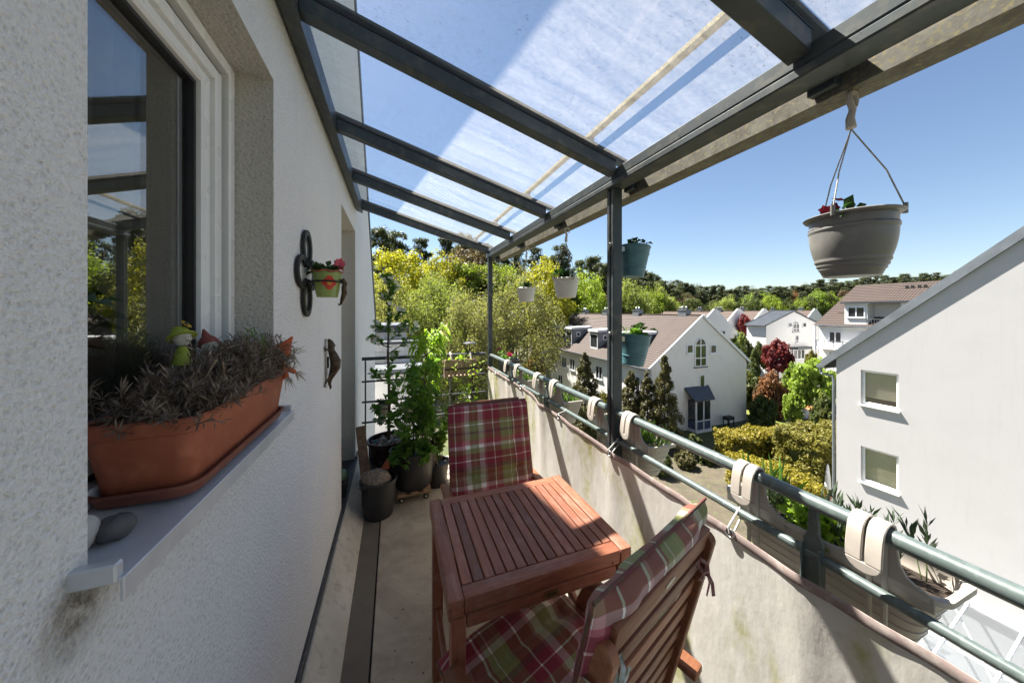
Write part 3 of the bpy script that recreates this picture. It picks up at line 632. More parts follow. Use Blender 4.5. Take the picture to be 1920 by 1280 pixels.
# bay with a slate lean-to roof
p = ony(1318, 812, 21.3); bx0, bx1 = p.x-0.95, p.x+0.95; bz0, bz1 = GZ+0.1, -6.6
bay = MB(); bay.box(bx0, bx1, 21.15, 22.095, bz0-0.3, bz0+0.15); bay = bay.obj('bay', 'old_plaster', H1)
f = MB()
for xx in (bx0+0.06, (bx0+bx1)/2, bx1-0.06): f.box(xx-0.06, xx+0.06, 21.2, 21.3, bz0+0.152, bz1)
for yy in (21.62, 22.03): f.box(bx1-0.11, bx1, yy-0.05, yy+0.05, bz0+0.152, bz1)
f.box(bx0, bx1, 21.19, 21.31, bz1+0.002, bz1+0.12); f.box(bx1-0.12, bx1, 21.312, 22.09, bz1+0.002, bz1+0.12); f.box(bx0+0.12, bx1-0.12, 21.21, 21.29, bz0+0.9, bz0+1.0); f.box(bx1-0.10, bx1-0.02, 21.31, 22.09, bz0+0.9, bz0+1.0)
f.obj('bay_frame', 'white_trim', bay); MB().box(bx0+0.05, bx1-0.05, 21.24, 22.09, bz0+1.0, bz1).obj('bay_glass', 'dark_glass', bay); MB().box(bx0+0.04, bx1-0.06, 21.23, 22.085, bz0+0.16, bz0+0.9).obj('bay_panel', 'blue_panel', bay)
MB().add([(bx0-0.35, 20.95, bz1+0.10), (bx1+0.15, 20.95, bz1+0.10), (bx1+0.75, 22.09, bz1+0.95), (bx0-0.4, 22.09, bz1+0.95), (bx0-0.35, 20.95, bz1+0.18), (bx1+0.15, 20.95, bz1+0.18), (bx1+0.75, 22.09, bz1+1.15), (bx0-0.4, 22.09, bz1+1.15)], [(0, 3, 2, 1), (4, 5, 6, 7), (0, 1, 5, 4), (1, 2, 6, 5), (2, 3, 7, 6), (3, 0, 4, 7)]).obj('bay_roof', 'zinc_dark', bay)
m = MB(); m.box(19.2, 21.05, 43.6, 45.4, -5.0, -4.95); m.obj('entry_canopy', 'conservatory_glass', H1)

# rows of houses further back
def far_row(label, xm, y0, y1, zr, ds, hw=6.0, ze=None):
    ze = zr-4.3 if ze is None else ze
    h, r, sl = gable_house('terraced_house', label, xm-hw, xm+hw, y0, y1, ze, zr, 'far_plaster', 'roof_tiles_far', 'white_trim', 16)
    for y in ds: dormer(r, xm-hw+1.2, y, 2.2, ze+0.95, ze+2.7, xm-hw+2.75/sl+0.4, 'zinc', False, True)
    for k in range(4): chimney(r, xm+rnd.uniform(-.3, .3), y0+(y1-y0)*(k+0.5)/4+rnd.uniform(-1, 1), zr+0.15, 'zinc', 0.6)
    MB().prism([(xm-hw-0.5, ze-0.2), (xm+hw+0.5, ze-0.2), (xm+0.3, zr+0.55), (xm-0.3, zr+0.55)], 'y', y0-0.42, y0-0.16).obj('party_wall', 'far_plaster', h)
    for dx in (-1.8, 1.8): win_y(h, xm+dx-0.4, xm+dx+0.4, y0-0.42, ze+0.4, ze+1.2, (), (), 0.1)
    return h
far_row('long terraced house whose roof ridge shows just above the nearest row house', 50.5, 39.0, 81, 1.35, (44, 52, 62, 70, 77))
far_row('terraced house behind the small red maple, arched dormer on its brown roof', 62, 43, 66, 1.45, (47, 54, 61))
far_row('terraced house with a white gable between the two red maples', 71, 44, 70, 1.5, (49, 57))
far_row('terraced house with a white gable end far right behind the forked white house', 96, 48, 70, 1.6, (54, 62))
H3, R3, s3 = gable_house('white_house', 'white gabled house behind the large red maple', 55.7, 69.4, 34, 37, -0.7, 1.5, 'far_plaster', 'zinc_dark', 'zinc_dark', 14)
p = ony(1492, 622, 34); q_ = ony(1492, 602, 34); arch_window(H3, p.x, 1.7, p.z, q_.z, 34)
for u in (1481, 1508): p = ony(u, 609, 34); win_y(H3, p.x-0.5, p.x+0.5, 34, p.z-0.4, p.z+0.4, (), (), 0.12)
p = ony(1494, 643, 34); q_ = ony(1494, 628, 34); win_y(H3, p.x-0.45, p.x+0.45, 34, p.z, q_.z, (), (0.3,), 0.12)
p = ony(1503, 668, 33.5); win_y(H3, p.x-1.6, p.x+1.6, 33.9, p.z-0.6, p.z+1.2, (0.33, 0.66), (), 0.2); MB().box(p.x-2.1, p.x+2.2, 32.9, 33.99, p.z+1.25, p.z+1.6).obj('bay_roof', 'zinc_dark', H3)

# apartment block on the right, its long side facing us
AX, AY1, AY0 = 56.0, 27.4, 6.0
A = thing('apartment_block', 'white apartment block with brown tiled roof and balconies right of the white gabled house', 'apartment building', (66, 17, GZ))
MB().prism([(AX, GZ), (AX+20, GZ), (AX+20, -0.2), (AX+10, 5.3), (AX, -0.2)], 'y', AY0, AY1).obj('wall', 'far_plaster', A)
r = MB(); tiled(r, (AX-0.5, AY0-0.3, -0.35), (AX-0.5, AY1+0.3, -0.35), (AX+10, AY0-0.3, 5.45), (AX+10, AY1+0.3, 5.45), 24, 0.05); tiled(r, (AX+20.5, AY0-0.3, -0.35), (AX+20.5, AY1+0.3, -0.35), (AX+10, AY0-0.3, 5.45), (AX+10, AY1+0.3, 5.45), 24, 0.05)
ar = r.obj('roof', 'roof_tiles', A, fix=False)
MB().tube([(AX-0.6, AY0, -0.45), (AX-0.6, AY1+0.2, -0.45)], 0.09, 8).obj('gutter', 'zinc_dark', A, smooth=True)
# roof dormer block with loggia
dz1 = 2.55; dy1 = 24.6
bl = MB(); bl.box(AX-0.15, AX+7, 9.0, 19.6, -0.6, dz1); bl.box(AX-0.15, AX+7, 22.4, dy1, -0.6, dz1); bl.box(AX+1.6, AX+7, 19.6, 22.4, -0.6, dz1); bl = bl.obj('roof_storey', 'far_plaster', A)
MB().box(AX-0.5, AX+7.5, 8.8, dy1+0.3, dz1+0.003, dz1+0.22).obj('flat_roof', 'zinc_dark', bl)
win_x(bl, AX-0.15, 22.6, 24.3, 0.7, 2.1, (0.5,), (), 0.12); win_x(bl, AX-0.15, 16.6, 19.0, 0.7, 2.1, (0.5,), (), 0.12); win_x(bl, AX-0.15, 12, 14.5, 0.7, 2.1, (0.5,), (), 0.12)
m = MB(); m.bar((AX-0.25, 19.5, 0.55), (AX-0.25, 22.5, 0.55), 0.06, 0.06)
for k in range(13): yy = 19.6+k*0.24; m.box(AX-0.27, AX-0.23, yy-0.015, yy+0.015, -0.5, 0.52)
m.obj('loggia_railing', 'zinc', bl)
MB().box(AX+2.2, AX+3.6, 25.2, 26.4, 1.25, 1.42).obj('roof_window', 'far_glass', ar)
for k, zf in enumerate((-3.4, -6.2)):
    b = MB(); b.box(AX-1.7, AX-0.003, 18.2, 27.1, zf-0.18, zf); b = b.obj('balcony', 'far_plaster', A)
    m = MB(); m.bar((AX-1.66, 18.3, zf+0.98), (AX-1.66, 27.0, zf+0.98), 0.06, 0.06)
    for i in range(10): yy = 18.4+i*0.95; m.box(AX-1.68, AX-1.64, yy-0.03, yy+0.03, zf, zf+0.95)
    m.obj('railing', 'zinc', b); g = MB()
    for i in range(9): yy = 18.5+i*0.95; g.box(AX-1.665, AX-1.655, yy, yy+0.75, zf+0.12, zf+0.85)
    g.obj('frosted_panel', 'white_trim', b)
for z0 in (-2.9, -5.7):
    for yy in (25.6, 22.6, 19.8, 15.2, 11.4): win_x(A, AX, yy-0.7, yy+0.7, z0, z0+1.7, (0.5,), (), 0.12)
MB().box(AX-1.75, AX-1.5, 26.95, 27.25, GZ, -0.5).obj('corner_column', 'far_plaster', A)
m = MB()
for dy in (0, .5, 1.1, 1.6): m.box(AX+8.3, AX+8.5, 20.3+dy, 20.55+dy, 4.5, 4.95)
m.obj('roof_vent', 'black_iron', ar)

# neighbouring white house on the right: gable wall facing us
NX, NY = 15.9, 7.24
def nz(y): return -0.02+0.968*(7.3-y)
NB = thing('neighbour_house', 'large smooth white gable wall of the neighbouring house at the right edge', 'house', (NX, 1, GZ))
nw = [(1617, 693, 1685, 772), (1614, 835, 1681, 926)]; ops = []
for (ua, va, ub, vb) in nw:
    a = onx(ua, va, NX); b = onx(ub, vb, NX); ops.append((b.y, a.y, b.z, a.z))
ops = [(min(o[0] for o in ops), max(o[1] for o in ops), o[2], o[3]) for o in ops]
w = MB(); ya, yb = ops[0][0], ops[0][1]
def qq(y0, y1, z0, z1, z2, z3): w.add([(NX, y0, z0), (NX, y1, z1), (NX, y1, z3), (NX, y0, z2)], [(0, 1, 2, 3)])
qq(-7, ya, GZ, GZ, nz(-7)-0.25, nz(ya)-0.25); qq(yb, NY, GZ, GZ, nz(yb)-0.25, nz(NY)-0.25)
zs = [GZ, ops[1][2], ops[1][3], ops[0][2], ops[0][3]]
qq(ya, yb, zs[0], zs[0], zs[1], zs[1]); qq(ya, yb, zs[2], zs[2], zs[3], zs[3]); qq(ya, yb, zs[4], zs[4], nz(ya)-0.25, nz(yb)-0.25)
w.add([(NX, NY, GZ), (NX+12, NY, GZ), (NX+12, NY, nz(NY)), (NX, NY, nz(NY)-0.25)], [(0, 1, 2, 3)])
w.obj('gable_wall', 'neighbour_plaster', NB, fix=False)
for (y0, y1, z0, z1) in ops:
    dpt = 0.13; m = MB()
    m.add([(NX, y0, z0), (NX+dpt, y0, z0), (NX+dpt, y0, z1), (NX, y0, z1)], [(0, 1, 2, 3)]); m.add([(NX, y1, z0), (NX+dpt, y1, z0), (NX+dpt, y1, z1), (NX, y1, z1)], [(3, 2, 1, 0)])
    m.add([(NX, y0, z1), (NX+dpt, y0, z1), (NX+dpt, y1, z1), (NX, y1, z1)], [(0, 1, 2, 3)]); m.add([(NX, y0, z0), (NX+dpt, y0, z0), (NX+dpt, y1, z0), (NX, y1, z0)], [(3, 2, 1, 0)])
    m.obj('window_reveal', 'neighbour_plaster', NB, fix=False)
    f = MB(); frame_ring(f, y0+0.003, y1-0.003, z0+0.04, z1-0.003, 0.075, NX+0.075, NX+0.125); f = f.obj('window', 'white_pvc', NB, ch=0.006)
    MB().box(NX+0.095, NX+0.10, y0+0.07, y1-0.07, z0+0.1, z1-0.07).obj('pane', 'far_glass', f)
    b = MB(); nl = 16; zb = z0+0.28 if z0 > -3 else z0+0.12
    for k in range(nl): zz_ = zb+(z1-0.10-zb)*k/nl; b.box(NX+0.165, NX+0.175, y0+0.06, y1-0.06, zz_, zz_+(z1-0.10-zb)/nl*0.93)
    b.obj('blind', 'blind', f); MB().box(NX+0.30, NX+0.32, y0-0.3, y1+0.3, z0-0.3, z1+0.3).obj('room_shade', 'room_dark', f)
    MB().add([(NX+0.07, y0-0.04, z0+0.036), (NX+0.07, y1+0.04, z0+0.036), (NX-0.085, y1+0.04, z0+0.012), (NX-0.085, y0-0.04, z0+0.012), (NX+0.07, y0-0.04, z0+0.008), (NX+0.07, y1+0.04, z0+0.008), (NX-0.085, y1+0.04, z0-0.028), (NX-0.085, y0-0.04, z0-0.028)],
             [(0, 3, 2, 1), (4, 5, 6, 7), (0, 1, 5, 4), (1, 2, 6, 5), (2, 3, 7, 6), (3, 0, 4, 7)]).obj('sill', 'white_pvc', f)
m = MB(); xa = NX-0.10
ye = NY+0.42
for (y0, y1) in ((ye, -7),):
    m.add([(xa, y0, nz(y0)-0.32), (xa, y1, nz(y1)-0.32), (NX+12, y1, nz(y1)-0.32), (NX+12, y0, nz(y0)-0.32), (xa, y0, nz(y0)), (xa, y1, nz(y1)), (NX+12, y1, nz(y1)), (NX+12, y0, nz(y0))], [(0, 1, 2, 3), (7, 6, 5, 4), (0, 4, 5, 1), (1, 5, 6, 2), (2, 6, 7, 3), (3, 7, 4, 0)])
nr = m.obj('roof', 'zinc', NB)
MB().add([(NX+0.02, NY+0.01, nz(NY)-0.60), (NX+0.02, ye-0.02, nz(ye)-0.36), (NX+0.02, NY+0.01, nz(NY)-0.34), (NX+11, NY+0.01, nz(NY)-0.60), (NX+11, ye-0.02, nz(ye)-0.36), (NX+11, NY+0.01, nz(NY)-0.34)], [(0, 1, 2), (3, 5, 4), (0, 3, 4, 1), (1, 4, 5, 2), (0, 2, 5, 3)]).obj('soffit', 'soffit', NB)
MB().tube([(NX-0.1, ye+0.08, nz(ye)-0.25), (NX+11, ye+0.08, nz(ye)-0.25)], 0.08, 10).obj('gutter', 'zinc', NB, smooth=True)
MB().tube([(NX+0.02, ye+0.08, nz(ye)-0.32), (NX+0.02, ye+0.06, nz(ye)-0.55), (NX+0.03, NY+0.12, nz(NY)-1.0), (NX+0.03, NY+0.09, nz(NY)-1.2), (NX+0.03, NY+0.09, GZ)], 0.045, 10).obj('downpipe', 'zinc', NB, smooth=True)
# glass conservatory against its foot
cz1, cz0, cx0 = -7.05, -8.15, 12.7
cg = thing('conservatory', 'white framed glass conservatory roof at the foot of the neighbouring white wall', 'conservatory', (14, 3, GZ))
def cr(x): return cz0+(cz1-cz0)*(x-cx0)/(NX-cx0)
MB().add([(cx0, -2, cz0), (cx0, 6.0, cz0), (NX-0.03, 6.0, cz1), (NX-0.03, -2, cz1)], [(0, 1, 2, 3)]).obj('glass_roof', 'conservatory_glass', cg, fix=False)
for k in range(10):
    y = -2+k*8/9; MB().bar((cx0, y, cz0+0.03), (NX-0.03, y, cz1+0.03), 0.05, 0.06).obj('glazing_bar', 'white_trim', cg)
for x in (cx0, cx0+1.6, NX-0.06): MB().bar((x, -2.02, cr(x)+0.005), (x, 6.02, cr(x)+0.005), 0.06, 0.05).obj('purlin', 'white_trim', cg)
m = MB(); m.box(cx0-0.03, cx0+0.03, -2, 6.0, GZ, cz0-0.03); m.obj('front_wall', 'far_glass', cg)
for k in range(6): y = -2+k*8/5; MB().box(cx0-0.045, cx0+0.045, y-0.04, y+0.04, GZ, cz0-0.031).obj('mullion', 'white_trim', cg)
MB().box(cx0+0.1, NX-0.05, -1.9, 5.9, GZ+0.02, GZ+0.06).obj('floor', 'white_trim', cg)
for (ya_, yb_) in ((0.2, 2.4), (2.6, 4.4)): MB().bar((cx0+0.2, ya_, cr(cx0+0.2)-0.05), (NX-0.3, yb_, cr(NX-0.3)-0.05), 0.03, 0.03).obj('brace', 'white_trim', cg)

# low white annex with block parapets beyond the end railing
AN = thing('white_annex', 'white block-built annex with stepped metal-capped parapets beyond the end railing', 'annex', (0, 9, GZ))
def tier(x0, x1, y0, y1, z0, z1, rows, cap):
    MB().box(x0, x1, y0, y1, z0, z1).obj('core', 'white_brick', AN); n = max(2, int((x1-x0)/0.26)); hh = (z1-z0)/rows
    for r_ in range(rows):
        o = 0.5 if r_ % 2 else 0.0; bl_ = (x1-x0)/n
        for k in range(n): xa = x0+bl_*(k+o*0.5); MB().box(xa+0.006, min(x1+0.02, xa+bl_-0.006), y0-0.022, y0-0.0015, z0+r_*hh+0.006, z0+(r_+1)*hh-0.006).obj('brick', 'white_brick', AN)
    MB().box(x0-0.05, x1+0.06, y0-0.08, y1+0.05, z1+0.002, z1+cap).obj('parapet_cap', 'zinc_dark', AN, ch=0.01)
a = ony(700, 640, 9.0); b = ony(763, 626, 9.0); tier(-1.3, b.x, 9.2, 11, 0.72, 0.98, 1, 0.20)
b = ony(781, 655, 8.6); tier(-1.2, b.x, 8.6, 9.19, 0.36, 0.72, 2, 0.07)
for k in range(6): MB().box(-1.2, 0.62, 7.5+k*0.17, 7.6+k*0.17, 0.22, 0.27).obj('slat', 'zinc', AN)
MB().box(-1.2, 0.60, 7.45, 8.58, 0.16, 0.20).obj('slat_bed', 'zinc_dark', AN)
MB().box(-1.6, 0.5, 7.55, 11, GZ, 0.155).obj('wall', 'far_plaster', AN)
MB().add([(-0.9, 7.2, -1.2), (0.9, 7.2, -2.4), (0.9, 7.5, -2.4), (-0.9, 7.5, -1.2), (-0.9, 7.2, -1.0), (0.9, 7.2, -2.2), (0.9, 7.5, -2.2), (-0.9, 7.5, -1.0)], [(0, 3, 2, 1), (4, 5, 6, 7), (0, 1, 5, 4), (1, 2, 6, 5), (2, 3, 7, 6), (3, 0, 4, 7)]).obj('lean_to_edge', 'zinc', AN)
# ------------------------------------------------------------------ trees and shrubs
pm('bark', (0.090, 0.070, 0.052), (0.055, 0.042, 0.032), 5, 0.95, 0, 0.6, 20, 0.02)
pm('pine_bark', (0.20, 0.11, 0.065), (0.09, 0.06, 0.045), 2, 0.95, 0, 0.6, 12, 0.02)
leafm('leaf_yellow', (0.34, 0.315, 0.032), (0.26, 0.265, 0.032), (0.41, 0.35, 0.034), 0.5, 0.5)
leafm('leaf_lime', (0.24, 0.30, 0.042), (0.18, 0.24, 0.034), (0.30, 0.34, 0.055), 0.5, 0.5)
leafm('leaf_willow', (0.25, 0.29, 0.08), (0.185, 0.22, 0.062), (0.30, 0.32, 0.10), 0.5, 0.5)
leafm('leaf_grey', (0.225, 0.225, 0.095), (0.16, 0.16, 0.07), (0.28, 0.265, 0.115), 0.5, 0.5)
leafm('leaf_pine', (0.050, 0.068, 0.030), (0.075, 0.088, 0.034), (0.10, 0.095, 0.045), 0.4, 0.3)
leafm('leaf_dark', (0.060, 0.085, 0.024), (0.095, 0.115, 0.032), (0.13, 0.12, 0.035), 0.5, 0.35)
leafm('leaf_brown', (0.15, 0.105, 0.055), (0.11, 0.08, 0.045), (0.19, 0.14, 0.06), 0.5, 0.35)
leafm('leaf_red', (0.20, 0.032, 0.036), (0.13, 0.024, 0.03), (0.27, 0.05, 0.05), 0.8, 0.45, 0.55, 1.1)
leafm('leaf_thuja', (0.105, 0.095, 0.030), (0.070, 0.066, 0.024), (0.15, 0.12, 0.04), 1.0, 0.3)
leafm('leaf_hedge', (0.29, 0.24, 0.024), (0.20, 0.175, 0.02), (0.36, 0.28, 0.026), 1.2, 0.35)
leafm('leaf_hedge_green', (0.20, 0.18, 0.03), (0.13, 0.125, 0.024), (0.25, 0.21, 0.035), 1.2, 0.35)
leafm('leaf_orange', (0.28, 0.13, 0.06), (0.18, 0.085, 0.04), (0.33, 0.16, 0.09), 1.0, 0.35)
leafm('leaf_maple', (0.215, 0.29, 0.040), (0.155, 0.225, 0.034), (0.28, 0.33, 0.055), 0.8, 0.45)
leafm('blossom_white', (0.70, 0.70, 0.66), (0.55, 0.57, 0.45), None, 3, 0.3, 0.6, 1.0)
def cloud(rs, cen, rad, per, size, squash=1.0, asp=0.7, out=0.7, up=0.3):
    """leaf sprays spread through clumps round the points cen"""
    n = len(cen)*per; ci = np.repeat(np.arange(len(cen)), per); d = unit(rs.normal(size=(n, 3))); rr = rs.random(n)**0.45
    P = cen[ci]+d*(rr*rad[ci])[:, None]*np.array([1, 1, squash]); Nn = d*out+np.array([0, 0, up])+rs.normal(size=(n, 3))*0.45
    return quads(P, Nn, size, rs, asp)
def shell(rs, n, c, r, lo=0.55, zmin=-1.0, irr=0.18):
    d = unit(rs.normal(size=(n*3, 3))); d = d[d[:, 2] > zmin][:n]
    k = lo+(1-lo)*rs.random(len(d))**0.5; ang = np.arctan2(d[:, 1], d[:, 0]); k = k*(1+irr*np.sin(ang*3+rs.random()*6)*np.cos(d[:, 2]*4+rs.random()*6))
    return np.array(c)+d*np.array(r)*k[:, None]
def limbs(rs, base_h, cen, r0, lean=0.0, n=16, top=None):
    m = MB(); top = top or float(np.max(cen[:, 2]))*0.86
    tr = [(lean*math.sin(k*1.1)*k*0.06, lean*math.cos(k*0.9)*k*0.05, top*k/6) for k in range(7)]
    m.tube(tr, [r0*(1-0.14*k) for k in range(7)], 7)
    for c in cen[rs.permutation(len(cen))[:n]]:
        zb = base_h+(min(c[2], top)-base_h)*rs.uniform(0.15, 0.6); i = min(5, int(zb/top*6)); a = Vector(tr[i]).lerp(Vector(tr[i+1]), zb/top*6-i); c = Vector(c)
        mid = a.lerp(c, 0.5)+Vector((0, 0, 0.12*(c-a).length)); m.tube([a, mid, c], [r0*0.32, r0*0.2, r0*0.06], 5)
    return m
PROTO = {}
def proto(key, crown, trunk, H, Rr): PROTO[key] = (crown, trunk, H, Rr)
def mk_broad(key, seed, nc=120, per=140, size=0.185):
    rs = np.random.RandomState(seed); c = shell(rs, nc, (0, 0, 11.2), (5.6, 5.6, 6.6), 0.45); rad = rs.uniform(0.8, 1.7, len(c))
    t = limbs(rs, 3.5, c, 0.30, 1.0); proto(key, cloud(rs, c, rad, per, size), t.mesh('trunk', True), 18.3, 6.4)
def mk_willow(key, seed, nc=160, per=120, size=0.17):
    rs = np.random.RandomState(seed); c = shell(rs, nc, (0, 0, 7.6), (6.0, 6.0, 7.4), 0.35, -0.95, 0.1); rad = rs.uniform(0.7, 1.5, len(c))
    t = limbs(rs, 0.6, c, 0.22, 1.0, 34); proto(key, cloud(rs, c, rad, per, size, 1.25, 0.45, 0.4, 0.0), t.mesh('trunk', True), 15.2, 6.6)
def mk_pine(key, seed, H=24):
    rs = np.random.RandomState(seed); n = 120; z = (0.30+0.70*rs.random(n)**0.8)*H; rr = 3.8*np.sqrt(np.clip((H*1.06-z)/(H*0.5), 0.05, 1))*rs.uniform(0.2, 1.0, n); a = rs.uniform(0, 6.283, n)
    c = np.stack([rr*np.cos(a), rr*np.sin(a), z], 1); rad = rs.uniform(0.45, 1.05, n)
    t = limbs(rs, H*0.4, c, 0.26, 0.6, 40, H*0.97); proto(key, cloud(rs, c, rad*1.15, 85, 0.24, 0.7, 0.4, 0.45, 0.35), t.mesh('trunk', True), H*1.02, 4.4)
def mk_thuja(key, seed):
    rs = np.random.RandomState(seed); n = 190; k = np.sort(rs.random(n)); z = 0.25+k*7.4; rr = 1.75*(1-k)**0.85*rs.uniform(0.35, 1.12, n)+0.04; a = rs.uniform(0, 6.283, n)
    c = np.stack([rr*np.cos(a), rr*np.sin(a), z], 1); rad = 0.13+0.30*(1-k)*rs.uniform(0.6, 1.2, n)
    t = MB(); t.tube([(0, 0, -0.1), (0, 0, 7.4)], [0.11, 0.02], 7); proto(key, cloud(rs, c, rad, 75, 0.10, 1.3, 0.5, 0.5, 0.35), t.mesh('trunk', True), 7.9, 1.65)
def mk_shrub(key, seed, per=85, size=0.085, nc=70):
    rs = np.random.RandomState(seed); c = shell(rs, nc, (0, 0, 0.75), (0.95, 0.95, 0.95), 0.4, -0.8, 0.15); rad = rs.uniform(0.16, 0.32, len(c))
    t = limbs(rs, 0.1, c, 0.06, 0.3, 24, 0.9); proto(key, cloud(rs, c, rad, per, size), t.mesh('trunk', True), 1.95, 1.2)
mk_broad('broad', 1); mk_broad('broad2', 2, 140, 120); mk_willow('willow', 3); mk_willow('willow2', 4, 200, 95, 0.16); mk_pine('pine', 5); mk_pine('pine2', 6, 22); mk_pine('pine3', 8, 26)
mk_thuja('thuja', 9); mk_thuja('thuja2', 10); mk_shrub('shrub', 11); mk_shrub('shrub2', 12, 70, 0.10, 90)
CM = {}
def crown_mesh(key, mat):
    if (key, mat) not in CM: V, F = PROTO[key][0]; CM[(key, mat)] = np_mesh('crown', V, F, mat)
    return CM[(key, mat)]
TM = {}
def trunk_mesh(key, mat):
    if (key, mat) not in TM: me = PROTO[key][1].copy(); me.materials.append(MATS[mat]); TM[(key, mat)] = me
    return TM[(key, mat)]
def tree(name, label, cat, key, mat, x, y, H, Rr, group=None, bark='bark', gz=None, rot=None):
    pH, pR = PROTO[key][2:]; g = hill(x, y) if gz is None else gz
    t = thing(name, label, cat, (0, 0, 0), 0, group)
    for nm, me in (('crown', crown_mesh(key, mat)), ('trunk', trunk_mesh(key, bark))):
        o = bpy.data.objects.new(nm, me); link(o, t)
    s_ = Rr/pR
    st_ = 1.5 if cat == 'tree' else 2.1
    if key[:3] == 'shr' and H/pH > st_*s_:            # a small tree: round crown on a clear stem
        off = H/s_/st_-pH
        for o in t.children: o.location.z = off
        st = MB(); st.tube([(0, 0, -0.05), (0.03, 0.02, off*0.5), (0, 0, off+0.5)], [0.09, 0.075, 0.06], 7); st.obj('stem', bark, t, smooth=True)
        t.location = (x, y, g-0.05); t.rotation_euler[2] = rnd.uniform(0, 6.28); t.scale = (s_, s_, s_*st_); return t
    t.location = (x, y, g-0.05); t.rotation_euler[2] = rnd.uniform(0, 6.28) if rot is None else rot; t.scale = (Rr/pR, Rr/pR, H/pH); return t
def tree_px(name, label, cat, key, mat, u, vtop, dep, hw, group=None, bark='bark'):
    p = atd(u, vtop, dep); g = hill(p.x, p.y); a = (u-960)/FPX
    H = p.z-g; Rr = hw*dep/FPX/math.sqrt(1+a*a)
    if dep > 30 and cat == 'tree' and key[:3] in ('bro', 'wil', 'pin'): Rr = max(Rr*1.25, H*PROTO[key][3]/PROTO[key][2]*(0.80 if key[:3] != 'pin' else 0.9))
    return tree(name, label, cat, key, mat, p.x, p.y, H, Rr, group, bark)
T = tree_px
T('maple_tree', 'bright yellow maple at the far left beside the house verge', 'tree', 'broad', 'leaf_yellow', 748, 462, 48, 58)
T('maple_tree', 'yellow-green maple right of the bright yellow one', 'tree', 'broad2', 'leaf_yellow', 828, 476, 52, 45)
T('lime_tree', 'fresh green tree between the yellow maple and the dark pine', 'tree', 'broad', 'leaf_lime', 868, 486, 53, 36)
T('willow_tree', 'light green feathery willow behind the end railing', 'tree', 'willow', 'leaf_willow', 815, 512, 38, 66)
T('willow_tree', 'pale grey-green willow beside the house verge', 'tree', 'willow2', 'leaf_grey', 722, 520, 36, 52)
T('willow_tree', 'large olive-brown willow behind the corner post', 'tree', 'willow2', 'leaf_grey', 962, 506, 36, 82)
T('willow_tree', 'small olive willow left of the corner post', 'tree', 'willow', 'leaf_grey', 888, 545, 33, 48)
T('maple_tree', 'golden yellow maple behind the two small white hanging pots', 'tree', 'broad2', 'leaf_yellow', 1016, 488, 50, 36)
T('maple_tree', 'narrow yellow-green tree just right of the corner post', 'tree', 'broad', 'leaf_lime', 945, 488, 54, 30)
T('oak_tree', 'dark brownish tree under the canopy edge left of the corner post', 'tree', 'broad', 'leaf_brown', 886, 452, 58, 42)
T('willow_tree', 'round pale green willow above the row house ridge', 'tree', 'willow', 'leaf_willow', 1232, 556, 70, 40)
T('willow_tree', 'olive bush-like willow right of the middle post above the roofs', 'tree', 'willow2', 'leaf_willow', 1340, 566, 84, 26)
T('maple_tree', 'bright green round tree at the centre of the far forest edge', 'tree', 'broad', 'leaf_maple', 1416, 544, 98, 26)
T('maple_tree', 'bright green pair-crowned tree at the forest edge below the large grey pot', 'tree', 'broad2', 'leaf_maple', 1532, 545, 100, 22)
T('birch_tree', 'small orange-tinged tree in the forest edge below the large grey pot', 'tree', 'broad2', 'leaf_orange', 1487, 548, 108, 9)
GP = 'pines of the forest edge'
PL = ['dark pine leftmost in the forest, right beside the house verge', 'dark pine standing over the bright yellow maple', "dark pine between the two yellow maples' tops", 'dark pine behind the yellow-green maple', 'tall dark pine above the fresh green tree', 'dark pine just left of the corner post top', 'dark pine just right of the corner post top', 'dark pine behind the smallest white hanging pot', "dark pine left of the golden yellow maple's top", 'dark pine right of the golden yellow maple', 'dark pine behind the larger-looking white hanging pot', 'dark pine right of the larger-looking white hanging pot', 'dark pine left of the upper teal pot', 'dark pine nearest the left side of the middle post']
for i, (u, v, d_, hw) in enumerate([(712, 424, 62, 22), (742, 432, 66, 20), (790, 445, 64, 24), (838, 441, 70, 26), (870, 436, 66, 20), (908, 455, 62, 24), (940, 474, 60, 18), (968, 470, 64, 20), (1004, 462, 68, 20), (1030, 478, 62, 16), (1052, 458, 70, 20), (1088, 486, 66, 20), (1112, 478, 72, 20), (1128, 492, 66, 16)]):
    T('pine_tree', PL[i], 'tree', ('pine', 'pine2', 'pine3')[i % 3], 'leaf_pine', u, v, d_, hw, GP, 'pine_bark')
def line_v(u):
    pts = [(1130, 496), (1180, 503), (1230, 517), (1280, 532), (1340, 538), (1420, 536), (1500, 530), (1580, 524), (1660, 517), (1780, 511), (1950, 505)]
    for (a, va), (b, vb) in zip(pts[:-1], pts[1:]):
        if a <= u <= b: return va+(vb-va)*(u-a)/(b-a)
    return 520
def where(u):
    for lim, w_ in ((1170, 'just right of the middle post'), (1215, 'right of the teal pots'), (1260, 'above the left row house ridge'), (1300, 'above the right row house ridge'), (1345, 'above the row house gable'), (1390, 'above the long terraced roof'), (1440, 'above the small red maple'), (1490, 'above the white gabled house'), (1535, 'left below the large grey pot'), (1590, 'below the large grey pot'), (1650, 'above the apartment roof'), (1720, 'right of the large grey pot')):
        if u < lim: return w_
    return 'beside the neighbouring roof edge'
u = 1138; i = 0
